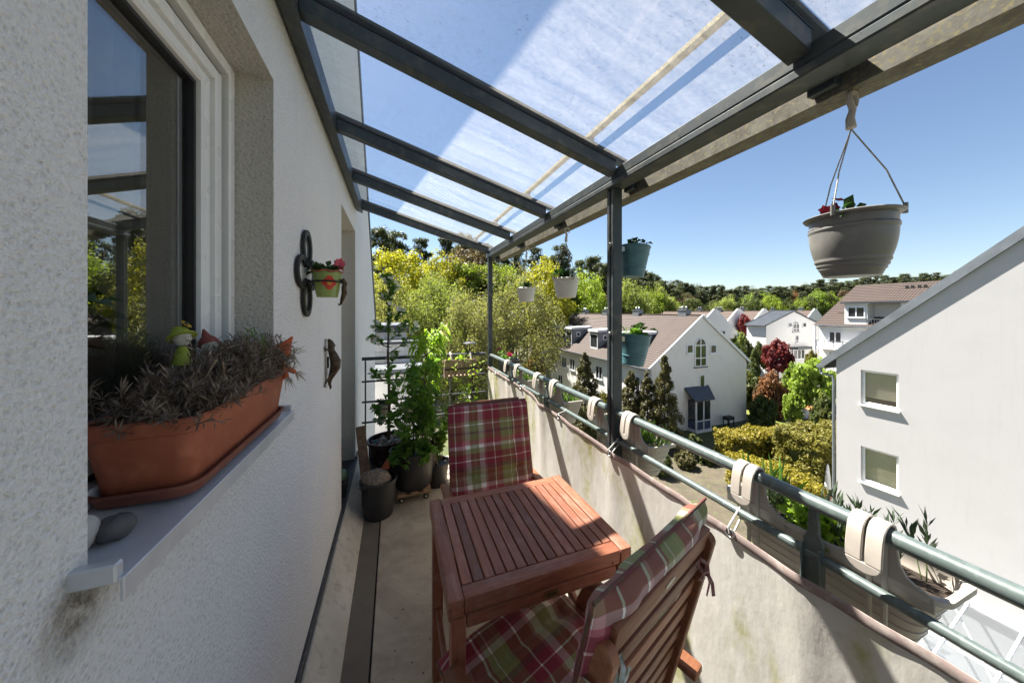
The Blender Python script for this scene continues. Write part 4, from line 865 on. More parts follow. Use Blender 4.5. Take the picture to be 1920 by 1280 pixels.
while u < 1800:
    d_ = 74+ (u-1138)*0.11 + rnd.uniform(-6, 6)
    T('pine_tree', 'tall dark far pine '+where(u), 'tree', ('pine', 'pine2', 'pine3')[i % 3], 'leaf_pine', u, line_v(u)+rnd.uniform(-5, 6), d_, rnd.uniform(12, 17)*1.15, GP+' behind the houses', 'pine_bark')
    if i % 2: T('pine_tree', 'shorter dark far pine '+where(u), 'tree', ('pine2', 'pine3', 'pine')[i % 3], 'leaf_pine', u+7, line_v(u)+rnd.uniform(8, 18), d_-6, rnd.uniform(12, 16), GP+' behind the houses', 'pine_bark')
    k = rnd.random(); mt = 'leaf_dark' if k < 0.45 else ('leaf_lime' if k < 0.68 else ('leaf_brown' if k < 0.85 else 'leaf_willow')); lb = {'leaf_dark': 'dark leafy tree', 'leaf_lime': 'light green leafy tree', 'leaf_brown': 'brownish bare-looking tree', 'leaf_willow': 'pale olive tree'}[mt]
    T('forest_tree', lb+' of the far forest '+where(u), 'tree', ('broad', 'broad2')[i % 2], mt, u+rnd.uniform(-5, 5), line_v(u)+rnd.uniform(18, 36), d_-rnd.uniform(8, 14), rnd.uniform(12, 20), 'leafy trees of the distant forest belt')
    T('forest_tree', 'dark evergreen filling the far forest '+where(u), 'tree', ('broad2', 'broad')[i % 2], ('leaf_pine', 'leaf_dark', 'leaf_pine')[i % 3], u+rnd.uniform(-4, 4), line_v(u)+rnd.uniform(3, 10), d_+5, rnd.uniform(13, 18), 'dark filling trees of the far forest')
    u += rnd.uniform(11, 16); i += 1
UL = [('dark undergrowth tree ' if j % 3 else 'light green undergrowth tree ')+w_ for j, w_ in enumerate(('half hidden by the house verge', 'behind the apple sapling top', 'left under the bright yellow maple', 'right under the bright yellow maple', 'left behind the light green willow', 'behind the light green willow top', 'right behind the light green willow', 'under the fresh green tree', 'left of the corner post', 'behind the corner post', 'right of the corner post', 'below the smallest white hanging pot', 'under the golden yellow maple', 'below the larger-looking white hanging pot', 'left above the row house dormers', 'beside the middle post above the row house roof'))]
for i in range(16):
    u = 690+i*27+rnd.uniform(-8, 8); T('forest_tree', UL[i], 'tree', ('broad', 'broad2')[i % 2], 'leaf_dark' if i % 3 else 'leaf_lime', u, rnd.uniform(505, 545), 57+rnd.uniform(-3, 4), rnd.uniform(22, 32), 'undergrowth trees on the left')
# conifers in front of the row house
for u, v, d_, hw, ky, lb in ((1246, 659, 25.5, 37, 'thuja', 'tallest brown-green conifer against the row house gable'), (1214, 690, 26.2, 34, 'thuja2', 'brown-green conifer below the lower teal pot, second from the gable'), (1183, 690, 27.2, 36, 'thuja', 'brown-green conifer just right of the middle post'), (1097, 655, 27.5, 40, 'thuja2', 'lone dark conifer left of the middle post')):
    T('conifer', lb, 'conifer', ky, 'leaf_thuja', u, v, d_, hw)
T('shrub', 'low yellow-green bush between the conifers left of the middle post', 'shrub', 'shrub', 'leaf_hedge_green', 1135, 735, 24, 26)
# garden shrubs and small trees on the right
T('red_maple', 'large dark red Japanese maple in front of the white gabled house', 'tree', 'shrub2', 'leaf_red', 1458, 630, 40, 34)
T('red_maple', 'small dark red maple in front of the terraced houses', 'tree', 'shrub', 'leaf_red', 1397, 588, 60, 19)
T('shrub', 'yellow-green bush left below the small red maple', 'shrub', 'shrub2', 'leaf_lime', 1376, 612, 56, 22)
T('shrub', 'pale bush below the small red maple', 'shrub', 'shrub', 'leaf_willow', 1392, 622, 50, 12)
for u, v in ((1380, 640), (1402, 636), (1424, 640), (1440, 650)): T('shrub', {1380: 'leftmost dark hedge bush of the garden row below the small red maple', 1402: 'dark hedge bush directly below the small red maple', 1424: 'dark hedge bush left of the large red maple', 1440: 'dark hedge bush touching the large red maple'}[u], 'shrub', 'shrub', 'leaf_dark', u, v, 46, 17, 'dark hedge row')
T('conifer', 'dark conifer right of the row house corner', 'conifer', 'thuja', 'leaf_dark', 1414, 648, 37, 22)
T('shrub', 'dark evergreen bush at the row house corner', 'shrub', 'shrub2', 'leaf_dark', 1404, 690, 36, 26)
T('shrub', 'orange-brown leafed bush behind the small lawn', 'shrub', 'shrub2', 'leaf_orange', 1447, 688, 33, 36)
T('shrub', 'brownish bush at the left foot of the orange-brown one', 'shrub', 'shrub', 'leaf_brown', 1428, 712, 34, 22)
T('maple_tree', 'lush bright green maple beside the neighbouring house corner', 'tree', 'shrub2', 'leaf_maple', 1526, 664, 27, 52)
T('maple_tree', 'smaller bright green maple left of the lush one', 'tree', 'shrub', 'leaf_maple', 1492, 680, 30, 30)
T('shrub', 'dark green bush under the bright green maple', 'shrub', 'shrub', 'leaf_dark', 1545, 735, 24, 34)
T('shrub', 'dark bush filling the gap behind the lawn right of the row house', 'shrub', 'shrub2', 'leaf_dark', 1430, 735, 31, 30)
T('shrub', 'green bush below the bright maple beside the white shelter', 'shrub', 'shrub2', 'leaf_maple', 1486, 730, 27.5, 22)
T('shrub', 'dark bush between the orange-brown bush and the bright maple', 'shrub', 'shrub', 'leaf_dark', 1478, 708, 33, 22)
T('shrub', 'olive bush beside the apartment block column', 'shrub', 'shrub', 'leaf_hedge_green', 1522, 655, 38, 17)
T('shrub', 'orange-leaved rose bush by the far corner of the row house', 'shrub', 'shrub', 'leaf_orange', 1003, 652, 40, 24)
T('shrub', 'white flowering bush behind the farthest rail planters', 'shrub', 'shrub2', 'blossom_white', 1022, 700, 34, 18)
T('shrub', 'green bush beside the white flowering bush', 'shrub', 'shrub', 'leaf_maple', 985, 690, 38, 20)
T('shrub', 'green garden bush seen through the end railing', 'shrub', 'shrub', 'leaf_maple', 905, 706, 38, 30)
T('shrub', 'dark green garden bush by the path seen through the end railing', 'shrub', 'shrub', 'leaf_dark', 838, 712, 40, 26)
# clipped yellow-green hedges: foliage over a box-like body
def hedge(label, p0, p1, width, h, mat, seed, size=0.075):
    p0 = Vector(p0); p1 = Vector(p1); L = (p1-p0).length; rs = np.random.RandomState(seed); n = int(L*width*22+L*h*30)
    x = rs.uniform(0, L, n); s = rs.random(n); y = np.where(s < 0.5, rs.uniform(-width/2, width/2, n), np.where(rs.random(n) < 0.5, -width/2, width/2)*rs.uniform(0.75, 1.05, n)); z = np.where(s < 0.5, h*rs.uniform(0.85, 1.02, n), rs.uniform(0.08, 1.0, n)*h)
    e_ = s > 0.82; x = np.where(e_, np.where(rs.random(n) < 0.5, 0.0, L)+rs.uniform(-0.1, 0.1, n), x); y = np.where(e_, rs.uniform(-width/2, width/2, n), y)
    z = z+0.12*np.sin(x*2.1+seed)*(z/h); c = np.stack([x, y, z], 1); V, F = cloud(rs, c, rs.uniform(0.16, 0.30, n), 42, size, 1.0, 0.6, 0.5, 0.4)
    t = thing('hedge', label, 'hedge', (0, 0, 0)); mesh_obj('foliage', np_mesh('foliage', V, F, mat), t)
    MB().box(0.35, L-0.35, -width*0.24, width*0.24, 0.0, h*0.70).obj('branches', 'leaf_dark', t)
    t.location = (p0.x, p0.y, GZ); t.rotation_euler[2] = math.atan2(p1.y-p0.y, p1.x-p0.x); return t
hz = GZ+2.3
hedge('yellow-green clipped hedge nearest the row house bay', onz(1356, 812, hz), onz(1480, 806, hz), 1.6, 2.3, 'leaf_hedge', 21)
hedge('yellow hedge running towards the wooden fence', onz(1380, 850, hz-0.4), onz(1530, 915, hz-0.6), 1.5, 1.9, 'leaf_hedge', 22)
hedge('tall olive hedge against the neighbouring house corner', onz(1492, 812, hz+1.0), onz(1590, 800, hz+1.0), 2.6, 3.3, 'leaf_hedge_green', 23)
T('shrub', 'small round yellow bush in front of the wooden fence', 'shrub', 'shrub', 'leaf_hedge', 1518, 905, 16.4, 18)
T('shrub', 'dark bush at the foot of the bay', 'shrub', 'shrub', 'leaf_dark', 1300, 812, 25.3, 22)
T('shrub', 'dark green bush behind the yellow hedge near the row house', 'shrub', 'shrub', 'leaf_dark', 1420, 785, 27.5, 22)
for k_, (u_, v_, d2_, h_, l_) in enumerate(((1238, 838, 21.5, 26, 'dark low bush below the tallest conifer, seen under the top rail'), (1285, 842, 22.5, 24, 'dark low bush left of the bay, seen over the top rail'), (1322, 838, 23.0, 20, 'dark low bush right below the bay'), (1400, 915, 17.0, 22, 'low bush at the left end of the wooden fence'))): T('shrub', l_, 'shrub', ('shrub', 'shrub2')[k_ % 2], ('leaf_dark', 'leaf_thuja')[k_ % 2], u_, v_, d2_, h_)
T('shrub', 'yellow garden shrub beside the conservatory at the bottom right', 'shrub', 'shrub', 'leaf_hedge', 1812, 1165, 10.8, 24)
T('shrub', 'yellow shrub at the very bottom right corner below the railing', 'shrub', 'shrub', 'leaf_hedge', 1866, 1225, 9.6, 34)
# lawn, paths and small garden things
leafm('lawn_grass', (0.14, 0.19, 0.035), (0.20, 0.22, 0.06), (0.26, 0.25, 0.10), 1.5, 0.2)
pm('mulch', (0.085, 0.068, 0.046), (0.050, 0.042, 0.028), 1.2, 0.95, 0, 0.6, 8, 0.05, c3=(0.075, 0.085, 0.028))
def sheet(name, pts, mat, dz): m = MB(); m.add([(p.x, p.y, hill(p.x, p.y)+dz) for p in pts], [tuple(range(len(pts)))]); return struct(m.obj(name, mat, fix=True))
sheet('lawn', [onz(1400, 795, GZ), onz(1500, 800, GZ), onz(1500, 758, GZ), onz(1400, 760, GZ)], 'lawn_grass', 0.03)
sheet('garden_bed', [onz(1150, 985, GZ), onz(1300, 1010, GZ), onz(1500, 1030, GZ), onz(1470, 930, GZ), onz(1385, 872, GZ), onz(1320, 848, GZ), onz(1270, 838, GZ), onz(1180, 870, GZ)], 'mulch', 0.02)
sheet('garden_path', [onz(790, 770, GZ), onz(925, 770, GZ), onz(915, 738, GZ), onz(800, 738, GZ)], 'paving', 0.02)
def pxthing(name, label, cat, u, v, z=None, group=None):
    p = onz(u, v, GZ); return thing(name, label, cat, (p.x, p.y, GZ), 0, group), p
t, p = pxthing('garden_shed', 'white post and grey roofed garden shelter left of the bright green maple', 'shelter', 1514, 782)
for dx in (-0.5, 0.7): MB().box(p.x+dx-0.22, p.x+dx+0.22, p.y-0.2, p.y+0.2, GZ, GZ+2.3).obj('pillar', 'white_trim', t)
MB().box(p.x-1.3, p.x+1.2, p.y-0.9, p.y+0.9, GZ+2.303, GZ+2.42).obj('roof', 'zinc', t, ch=0.02); MB().box(p.x-0.2, p.x+0.4, p.y+0.25, p.y+0.35, GZ, GZ+2.2).obj('back_panel', 'brown_wood', t)
t, p = pxthing('awning', 'orange cloth awning stretched behind the olive hedge', 'awning', 1530, 792)
m = MB(); m.grid(lambda a, b: (p.x-1.3+2.8*a, p.y-0.5+b*0.9, GZ+1.3+0.25*b+0.05*math.sin(a*9)), 12, 3); m.obj('cloth', 'orange_cloth', t, smooth=True)
for dx in (-1.2, 1.4): MB().tube([(p.x+dx, p.y-0.4, GZ), (p.x+dx, p.y-0.4, GZ+1.33)], 0.03, 6).obj('pole', 'zinc', t)
t, p = pxthing('garden_table', 'small dark garden table in front of the white shelter', 'table', 1534, 800)
MB().box(p.x-0.7, p.x+0.7, p.y-0.4, p.y+0.4, GZ+0.7, GZ+0.75).obj('table_top', 'brown_wood', t)
for sx in (-0.6, 0.6):
    for sy in (-0.3, 0.3): MB().box(p.x+sx-0.04, p.x+sx+0.04, p.y+sy-0.04, p.y+sy+0.04, GZ, GZ+0.699).obj('leg', 'brown_wood', t)
t, p = pxthing('barbecue', 'black barbecue grill against the foot of the row house gable', 'barbecue', 1366, 800)
MB().box(p.x-0.45, p.x+0.45, p.y-0.28, p.y+0.28, GZ+0.7, GZ+1.0).obj('fire_box', 'black_iron', t, ch=0.03)
for sx in (-0.38, 0.38):
    for sy in (-0.22, 0.22): MB().box(p.x+sx-0.03, p.x+sx+0.03, p.y+sy-0.03, p.y+sy+0.03, GZ, GZ+0.7).obj('leg', 'black_iron', t)
# wooden fence with lattice top
fa = onz(1488, 915, GZ+1.0); fb = onz(1590, 965, GZ+0.9); fa.z = fb.z = GZ
fn = thing('wooden_fence', 'brown wooden fence with lattice top left of the neighbouring wall', 'fence', tuple(fa))
L = (fb-fa).length; dd = (fb-fa)/L; nn = Vector((-dd.y, dd.x, 0))
for k in range(7): c = fa+dd*(L*k/6); MB().bar(c, c+Vector((0, 0, 1.45)), 0.09, 0.09).obj('post', 'brown_wood', fn)
for k in range(5): z_ = 0.12+k*0.17; MB().bar(fa+Vector((0, 0, z_))-nn*0.06, fb+Vector((0, 0, z_))-nn*0.06, 0.02, 0.14).obj('plank', 'brown_wood', fn)
MB().bar(fa+Vector((0, 0, 1.42))-nn*0.06, fb+Vector((0, 0, 1.42))-nn*0.06, 0.05, 0.06).obj('top_rail', 'brown_wood', fn)
lt = MB(); nL = int(L/0.22)
for k in range(nL+1): c = fa+dd*(L*k/nL)-nn*0.06; lt.bar(c+Vector((0, 0, 0.93)), c+Vector((0, 0, 1.39)), 0.018, 0.018)
for z_ in (0.97, 1.10, 1.23): lt.bar(fa+Vector((0, 0, z_))-nn*0.075, fb+Vector((0, 0, z_))-nn*0.075, 0.012, 0.02)
lo = lt.obj('lattice', 'brown_wood', fn); lo['kind'] = 'stuff'
t, p = pxthing('closed_parasol', 'closed white garden parasol standing behind the wooden fence', 'parasol', 1552, 935)
MB().lathe([(0.03, 0), (0.03, 0.6), (0.16, 0.62), (0.13, 1.2), (0.05, 1.95), (0.0001, 2.05)], 10, (p.x, p.y, GZ)).obj('canopy', 'white_trim', t, smooth=True); MB().box(p.x-0.25, p.x+0.25, p.y-0.25, p.y+0.25, GZ, GZ+0.06).obj('base', 'paving', t)
# ------------------------------------------------------------------ table, chairs, cushions
def wood(name, c1, c2, c3, rough=0.42, sc=1.0, worn=0.0):
    m, t, b, o = nodes_of(name); vec = coords(t, (2.2*sc, 26*sc, 26*sc))
    g = noise(t, vec, 3.0, 6, 0.65, 0.8); col = ramp(t, g, [(0.28, c1), (0.55, c2), (0.78, c3)])
    oi = N(t, 'ShaderNodeObjectInfo'); hs = N(t, 'ShaderNodeHueSaturation'); mr = N(t, 'ShaderNodeMapRange'); mr.inputs[3].default_value = 0.66; mr.inputs[4].default_value = 1.22
    t.links.new(oi.outputs['Random'], mr.inputs[0]); t.links.new(mr.outputs[0], hs.inputs['Value']); t.links.new(col, hs.inputs['Color']); col = hs.outputs[0]
    if worn:
        w_ = noise(t, coords(t, (1, 1, 1)), 9, 6, 0.7); sc_ = noise(t, coords(t, (5, 60, 60)), 4, 3, 0.7)
        k = mix(t, 1.0, ramp(t, w_, [(0.50, 0), (0.72, worn)]), ramp(t, sc_, [(0.4, 0.3), (0.65, 1)]), 'MULTIPLY'); col = mix(t, k, col, (0.42, 0.30, 0.25))
    t.links.new(col, b.inputs['Base Color']); b.inputs['Specular IOR Level'].default_value = 0.4
    rr = N(t, 'ShaderNodeMapRange'); rr.inputs[3].default_value = rough-0.12; rr.inputs[4].default_value = rough+0.2; t.links.new(noise(t, coords(t, (1, 8, 8)), 14, 4), rr.inputs[0]); t.links.new(rr.outputs[0], b.inputs['Roughness'])
    bump(t, b, g, 0.22, 0.0015); MATS[name] = m
wood('table_wood', (0.155, 0.050, 0.028), (0.27, 0.096, 0.052), (0.36, 0.155, 0.090), 0.45, 1.0, 0.5)
wood('chair_wood', (0.165, 0.057, 0.027), (0.275, 0.104, 0.048), (0.36, 0.155, 0.08), 0.45)
pm('brass', (0.28, 0.19, 0.07), (0.18, 0.12, 0.045), 40, 0.4, 0.8); pm('ivory_label', (0.62, 0.55, 0.40), None, 30, 0.5)
TX0, TX1, TY0, TY1, TZ = 0.140, 0.766, 0.893, 1.411, 0.74
tb = thing('folding_table', 'brown hardwood slatted balcony table in the middle of the balcony', 'table', ((TX0+TX1)/2, (TY0+TY1)/2, 0))
fw = 0.044
board('side_board', 'table_wood', tb, (TX0+fw/2, TY0, TZ-0.0275), (TX0+fw/2, TY1, TZ-0.0275), fw, 0.055, ch=0.004, seg=2)
board('side_board', 'table_wood', tb, (TX1-fw/2, TY0, TZ-0.0275), (TX1-fw/2, TY1, TZ-0.0275), fw, 0.055, ch=0.004, seg=2)
board('end_board', 'table_wood', tb, (TX0+fw+0.001, TY0+0.026, TZ-0.0255), (TX1-fw-0.001, TY0+0.026, TZ-0.0255), 0.047, 0.046, ch=0.004, seg=2)
board('end_board', 'table_wood', tb, (TX0+fw+0.001, TY1-0.026, TZ-0.0255), (TX1-fw-0.001, TY1-0.026, TZ-0.0255), 0.047, 0.046, ch=0.004, seg=2)
ns = 15; sx0, sx1 = TX0+fw+0.002, TX1-fw-0.002; sw = (sx1-sx0)/ns
for k in range(ns):
    xx = sx0+sw*(k+0.5); dz = rnd.uniform(-0.0006, 0.0006)
    board('slat', 'table_wood', tb, (xx, TY0+0.0505, TZ-0.0115+dz), (xx, TY1-0.0505, TZ-0.0115+dz), round(sw-0.0042, 4), 0.019, ch=0.002)
for yy in (TY0+0.022, TY1-0.022): board('apron', 'table_wood', tb, (TX0+0.054, yy, TZ-0.079), (TX1-0.054, yy, TZ-0.079), 0.022, 0.040, (0, 1, 0) if False else (0, 0, 1), ch=0.003)
for xx in (TX0+0.028, TX1-0.028): board('apron', 'table_wood', tb, (xx, TY0+0.054, TZ-0.080), (xx, TY1-0.054, TZ-0.080), 0.020, 0.040, ch=0.003)
for xx in (TX0+0.030, TX1-0.030):
    for yy in (TY0+0.030, TY1-0.030): board('leg', 'table_wood', tb, (xx, yy, 0.001), (xx, yy, TZ-0.0565), 0.042, 0.042, (1, 0, 0), ch=0.003)
board('stretcher', 'table_wood', tb, (TX0+0.050, TY0+0.25, 0.30), (TX1-0.050, TY0+0.25, 0.30), 0.03, 0.02, ch=0.003)
for xx in (TX0+0.030, TX1-0.030): board('leg_rail', 'table_wood', tb, (xx, TY0+0.052, 0.30), (xx, TY1-0.052, 0.30), 0.02, 0.03, ch=0.003)
cx = (TX0+TX1)/2+0.01; pl = MB(); k = 20
pl.prism([(cx+(0.0165 if math.cos(a) > 0 else -0.0165)+0.010*math.cos(a), TZ-0.079+0.0105*math.sin(a)) for a in [2*math.pi*(i+0.5)/k for i in range(k)]], 'y', TY0+0.0085, TY0+0.0108)
pq = pl.obj('maker_plate', 'brass', tb)
for i in range(5): MB().box(cx-0.010+i*0.006, cx-0.007+i*0.006, TY0+0.0078, TY0+0.0084, TZ-0.083, TZ-0.075).obj('mark', 'gasket', pq)
for xx in (TX0+0.075, TX1-0.075): MB().lathe([(0.004, 0), (0.004, 0.003), (0.0001, 0.005)], 10, (xx, TY0+0.0022, TZ-0.04), Matrix.Rotation(R(90), 3, 'X')).obj('screw', 'brass', tb, smooth=True)

def plaid():
    m, t, b, o = nodes_of('plaid'); uv = N(t, 'ShaderNodeUVMap'); sp = N(t, 'ShaderNodeSeparateXYZ'); t.links.new(uv.outputs[0], sp.inputs[0])
    MA = (0.21, 0.008, 0.020); OL = (0.20, 0.20, 0.060); CR = (0.85, 0.80, 0.72); PK = (0.46, 0.12, 0.15); BR = (0.12, 0.060, 0.040); GR = (0.25, 0.33, 0.16)
    st = [(0.0, MA), (0.10, CR), (0.112, MA), (0.18, PK), (0.215, CR), (0.27, OL), (0.31, GR), (0.335, OL), (0.375, CR), (0.43, PK), (0.455, MA), (0.545, CR), (0.556, MA), (0.635, OL), (0.665, GR), (0.675, OL), (0.735, CR), (0.745, OL), (0.785, MA), (0.80, CR), (0.815, MA), (0.90, PK), (0.925, CR), (0.94, MA)]
    sw_ = [(0.0, OL), (0.07, BR), (0.10, OL), (0.17, CR), (0.185, OL), (0.22, MA), (0.33, CR), (0.345, MA), (0.42, PK), (0.45, CR), (0.50, OL), (0.56, GR), (0.60, OL), (0.66, BR), (0.70, MA), (0.76, CR), (0.77, MA), (0.84, OL), (0.90, CR), (0.94, PK)]
    def stripes(axis, period, off, st=st):
        a = N(t, 'ShaderNodeMath', operation='MULTIPLY_ADD'); a.inputs[1].default_value = 1/period; a.inputs[2].default_value = off; t.links.new(sp.outputs[axis], a.inputs[0])
        f = N(t, 'ShaderNodeMath', operation='FRACT'); t.links.new(a.outputs[0], f.inputs[0]); return ramp(t, f.outputs[0], st, 'CONSTANT')
    w1 = stripes(0, 0.50, 0.06); w2 = stripes(1, 0.46, 0.27, sw_)
    ch = N(t, 'ShaderNodeTexWave', wave_type='BANDS', bands_direction='DIAGONAL'); ch.inputs['Scale'].default_value = 160; t.links.new(uv.outputs[0], ch.inputs['Vector'])
    fac = ramp(t, ch.outputs['Fac'], [(0.3, 0.40), (0.7, 0.60)])
    col = mix(t, 0.5, mix(t, fac, w1, w2), mix(t, 1.0, w1, w2, 'DARKEN')); t.links.new(col, b.inputs['Base Color']); b.inputs['Roughness'].default_value = 0.55; b.inputs['Specular IOR Level'].default_value = 0.45
    b.inputs['Sheen Weight'].default_value = 0.15
    bump(t, b, mix(t, 0.8, ch.outputs['Fac'], noise(t, coords(t, rnd_off=False), 22, 4)), 0.25, 0.004); MATS['plaid'] = m
plaid()
def chair_build(label, loc, rotz):
    c = thing('garden_chair', label, 'chair', (0, 0, 0))
    # local: the sitter faces -y
    yb0, zb0, yb1, zb1 = 0.195, 0.40, 0.335, 0.985; bd = Vector((0, yb1-yb0, zb1-zb0)).normalized(); bn = Vector((0, -bd.z, bd.y))
    for sx in (-1, 1):
        x = sx*0.218
        m = MB(); pts = []; w2 = 0.022
        P0 = Vector((x, yb0, zb0))-bd*0.36; P1 = Vector((x, yb1, zb1))
        sec = [(P0-bn*w2), (P0+bn*w2)]+[P1-bd*w2+bn*w2*math.cos(a)+bd*w2*math.sin(a) for a in [math.pi*i/8 for i in range(9)]]
        n = len(sec); vs = [p-Vector((0.013, 0, 0)) for p in sec]+[p+Vector((0.013, 0, 0)) for p in sec]
        m.add(vs, [tuple(range(n)), tuple(range(2*n-1, n-1, -1))]+[(i, i+n, (i+1) % n+n, (i+1) % n) for i in range(n)])
        m.obj('stile', 'chair_wood', c, smooth=True, ch=0.003)
        m = MB(); ar = [(-0.135, 0.568), (0.0, 0.572), (0.15, 0.566), (0.300, 0.558)]
        m.prism([(y, z+0.011) for y, z in ar]+[(y, z-0.011) for y, z in ar[::-1]], 'x', sx*0.263-0.024, sx*0.263+0.024); m.obj('armrest', 'chair_wood', c, smooth=True, ch=0.006, seg=2)
        board('front_leg', 'chair_wood', c, (sx*0.262, -0.30, 0.001), (sx*0.262, -0.06, 0.556), 0.024, 0.045, (0, 1, 0), ch=0.003)
        board('rear_leg', 'chair_wood', c, (sx*0.240, 0.29, 0.001), (sx*0.240, -0.17, 0.415), 0.022, 0.042, (0, 1, 0), ch=0.003)
        board('seat_rail', 'chair_wood', c, (sx*0.205, -0.245, 0.402), (sx*0.205, 0.20, 0.388), 0.022, 0.036, ch=0.003)
    nb = 8
    for k in range(nb):
        q_ = 0.10+0.565*(k/(nb-1)); p = Vector((0, yb0, zb0))+bd*q_*0.895
        wd_ = 0.060 if k == nb-1 else 0.044
        board('back_slat', 'chair_wood', c, p-Vector((0.2045, 0, 0)), p+Vector((0.2045, 0, 0)), 0.016, wd_, bd, ch=0.003, seg=2)
    tp = Vector((0, yb0, zb0))+bd*0.665*0.895
    lb = MB(); e1 = bd; qn = Vector((0, bn.y, bn.z))
    ctr = tp-qn*0.0085
    for i in range(1):
        ring = [ctr+Vector((0.022*math.cos(a), 0, 0))+e1*(0.008*math.sin(a)) for a in [2*math.pi*j/18 for j in range(18)]]
        lb.add(ring+[p-qn*0.0012 for p in ring], [tuple(range(18)), tuple(range(35, 17, -1))]+[(j, (j+1) % 18, (j+1) % 18+18, j+18) for j in range(18)])
    lb.obj('maker_plate', 'ivory_label', c)
    for k in range(8): y = -0.235+k*0.056; board('seat_slat', 'chair_wood', c, (-0.235, y, 0.427-0.0315*(y+0.245)), (0.235, y, 0.427-0.0315*(y+0.245)), 0.046, 0.016, ch=0.003)
    board('stretcher', 'chair_wood', c, (-0.249, -0.27, 0.09), (0.249, -0.27, 0.09), 0.018, 0.032, ch=0.003)
    c.location = loc; c.rotation_euler[2] = rotz; return c
def cushion_build(label, loc, rotz, seed, bl=0.515):
    c = thing('seat_cushion', label, 'cushion', (0, 0, 0)); rs = random.Random(seed)
    th = 0.058; bd = Vector((0, 0.14, 0.585)).normalized()
    path = []
    for i in range(37): k = i/36; path.append((Vector((0, -0.262+0.40*k, 0.437+th*0.5-0.0125*k)), Vector((0, 0.03, 1)).normalized()))
    n0 = len(path)
    for i in range(1, 8):
        a = i/8*R(76); path.append((Vector((0, 0.138+0.052*math.sin(a), 0.4245+th*0.5+0.052*(1-math.cos(a)))), Vector((0, -math.sin(a), math.cos(a)))))
    b0 = path[-1][0]+Vector((0, 0.004, 0.012)); nb_ = Vector((0, -bd.z, bd.y))
    for i in range(46): k = i/45; path.append((b0+bd*(bl*k), nb_))
    npth = len(path); s = [0.0]
    for (p, _), (q_, _) in zip(path[:-1], path[1:]): s.append(s[-1]+(q_-p).length)
    Lt = s[-1]; sb = s[n0+3]; W = 0.47; K = 72
    seams_back = [sb+0.17, sb+0.34]; seams_seat = [0.14, 0.28]
    vs = []; uvs = []
    for i, (p, nrm) in enumerate(path):
        e = min(s[i], Lt-s[i])/0.030; ef = math.sqrt(max(0.0, 1-(1-min(1, e))**2))*0.93+0.07
        hinge = 1-0.72*math.exp(-((s[i]-sb)/0.026)**2)
        for j in range(K):
            a = 2*math.pi*j/K; ca, sa = math.cos(a), math.sin(a); x = W/2*math.copysign(abs(ca)**0.30, ca); h = math.copysign(abs(sa)**0.55, sa)
            tuft = 0
            for sm in seams_back+seams_seat:
                for tx in (-0.155, -0.052, 0.052, 0.155): tuft += 0.60*math.exp(-((s[i]-sm)/0.024)**2-((x-tx)/0.030)**2)
                tuft += 0.22*math.exp(-((s[i]-sm)/0.014)**2)
            wr = 0.0035*math.sin(x*43+s[i]*11+seed)+0.003*math.sin(s[i]*61+x*17+seed*2)+0.003*math.sin((x*1.3-s[i])*38+seed)
            puff = (1-0.25*abs(2*x/W)**3)
            n_ = h*th/2*ef*hinge*puff*max(0.25, 1-tuft)+wr*abs(sa)*ef
            flange = 0.010*(1-abs(sa))**3
            xx = x*(1-0.02*(1-ef)+0.004*math.sin(s[i]*29+seed))+math.copysign(flange, ca)
            vs.append(p+nrm*n_+Vector((xx, 0, 0))); uvs.append((x+W/2+(0 if sa >= 0 else 0.11), s[i]))
    m = MB(); fs = []
    for i in range(npth-1):
        for j in range(K): a = i*K+j; b = i*K+(j+1) % K; fs.append((a, b, b+K, a+K))
    fs.append(tuple(range(K-1, -1, -1))); fs.append(tuple(range((npth-1)*K, npth*K)))
    m.add(vs, fs); o = m.obj('cover', 'plaid', c, smooth=True, fix=True); me = o.data
    ul = me.uv_layers.new(name='UVMap'); li = np.zeros(len(me.loops), dtype=np.int32); me.loops.foreach_get('vertex_index', li)
    ul.data.foreach_set('uv', np.array(uvs, dtype=np.float32)[li].ravel())
    # stitched edge piping round the back
    pts = [path[i][0]+Vector((W/2+0.010, 0, 0)) for i in range(n0+6, npth)]
    for sx in (-1, 1): MB().tube([Vector((sx*(W/2+0.009), p.y, p.z)) for p in [path[i][0] for i in range(0, npth, 2)]], 0.004, 6).obj('piping', 'piping_red', c, smooth=True)
    te = path[-1][0]; MB().tube([(-W/2-0.006, te.y, te.z+0.003), (W/2+0.006, te.y, te.z+0.003)], 0.004, 6).obj('piping', 'piping_red', c, smooth=True)
    c.location = loc; c.rotation_euler[2] = rotz; return c
pm('piping_red', (0.13, 0.020, 0.026), (0.10, 0.07, 0.03), 40, 0.7); pm('ribbon_red', (0.20, 0.03, 0.045), (0.32, 0.20, 0.17), 60, 0.7); pm('ribbon_pale', (0.55, 0.57, 0.56), (0.30, 0.33, 0.24), 50, 0.7)
C1 = ((0.530, 1.545, 0), 0.0); C2 = ((0.436, 0.843, 0), R(199.1))
chair_build('brown wooden armchair behind the table, facing the camera', *C1); cushion_build('maroon and olive plaid cushion on the chair behind the table', *C1, 1)
chair_build('brown wooden slat-back chair at the bottom, its back to the camera', *C2); cushion_build('plaid cushion on the near chair, folding over towards the camera', *C2, 5, 0.572)
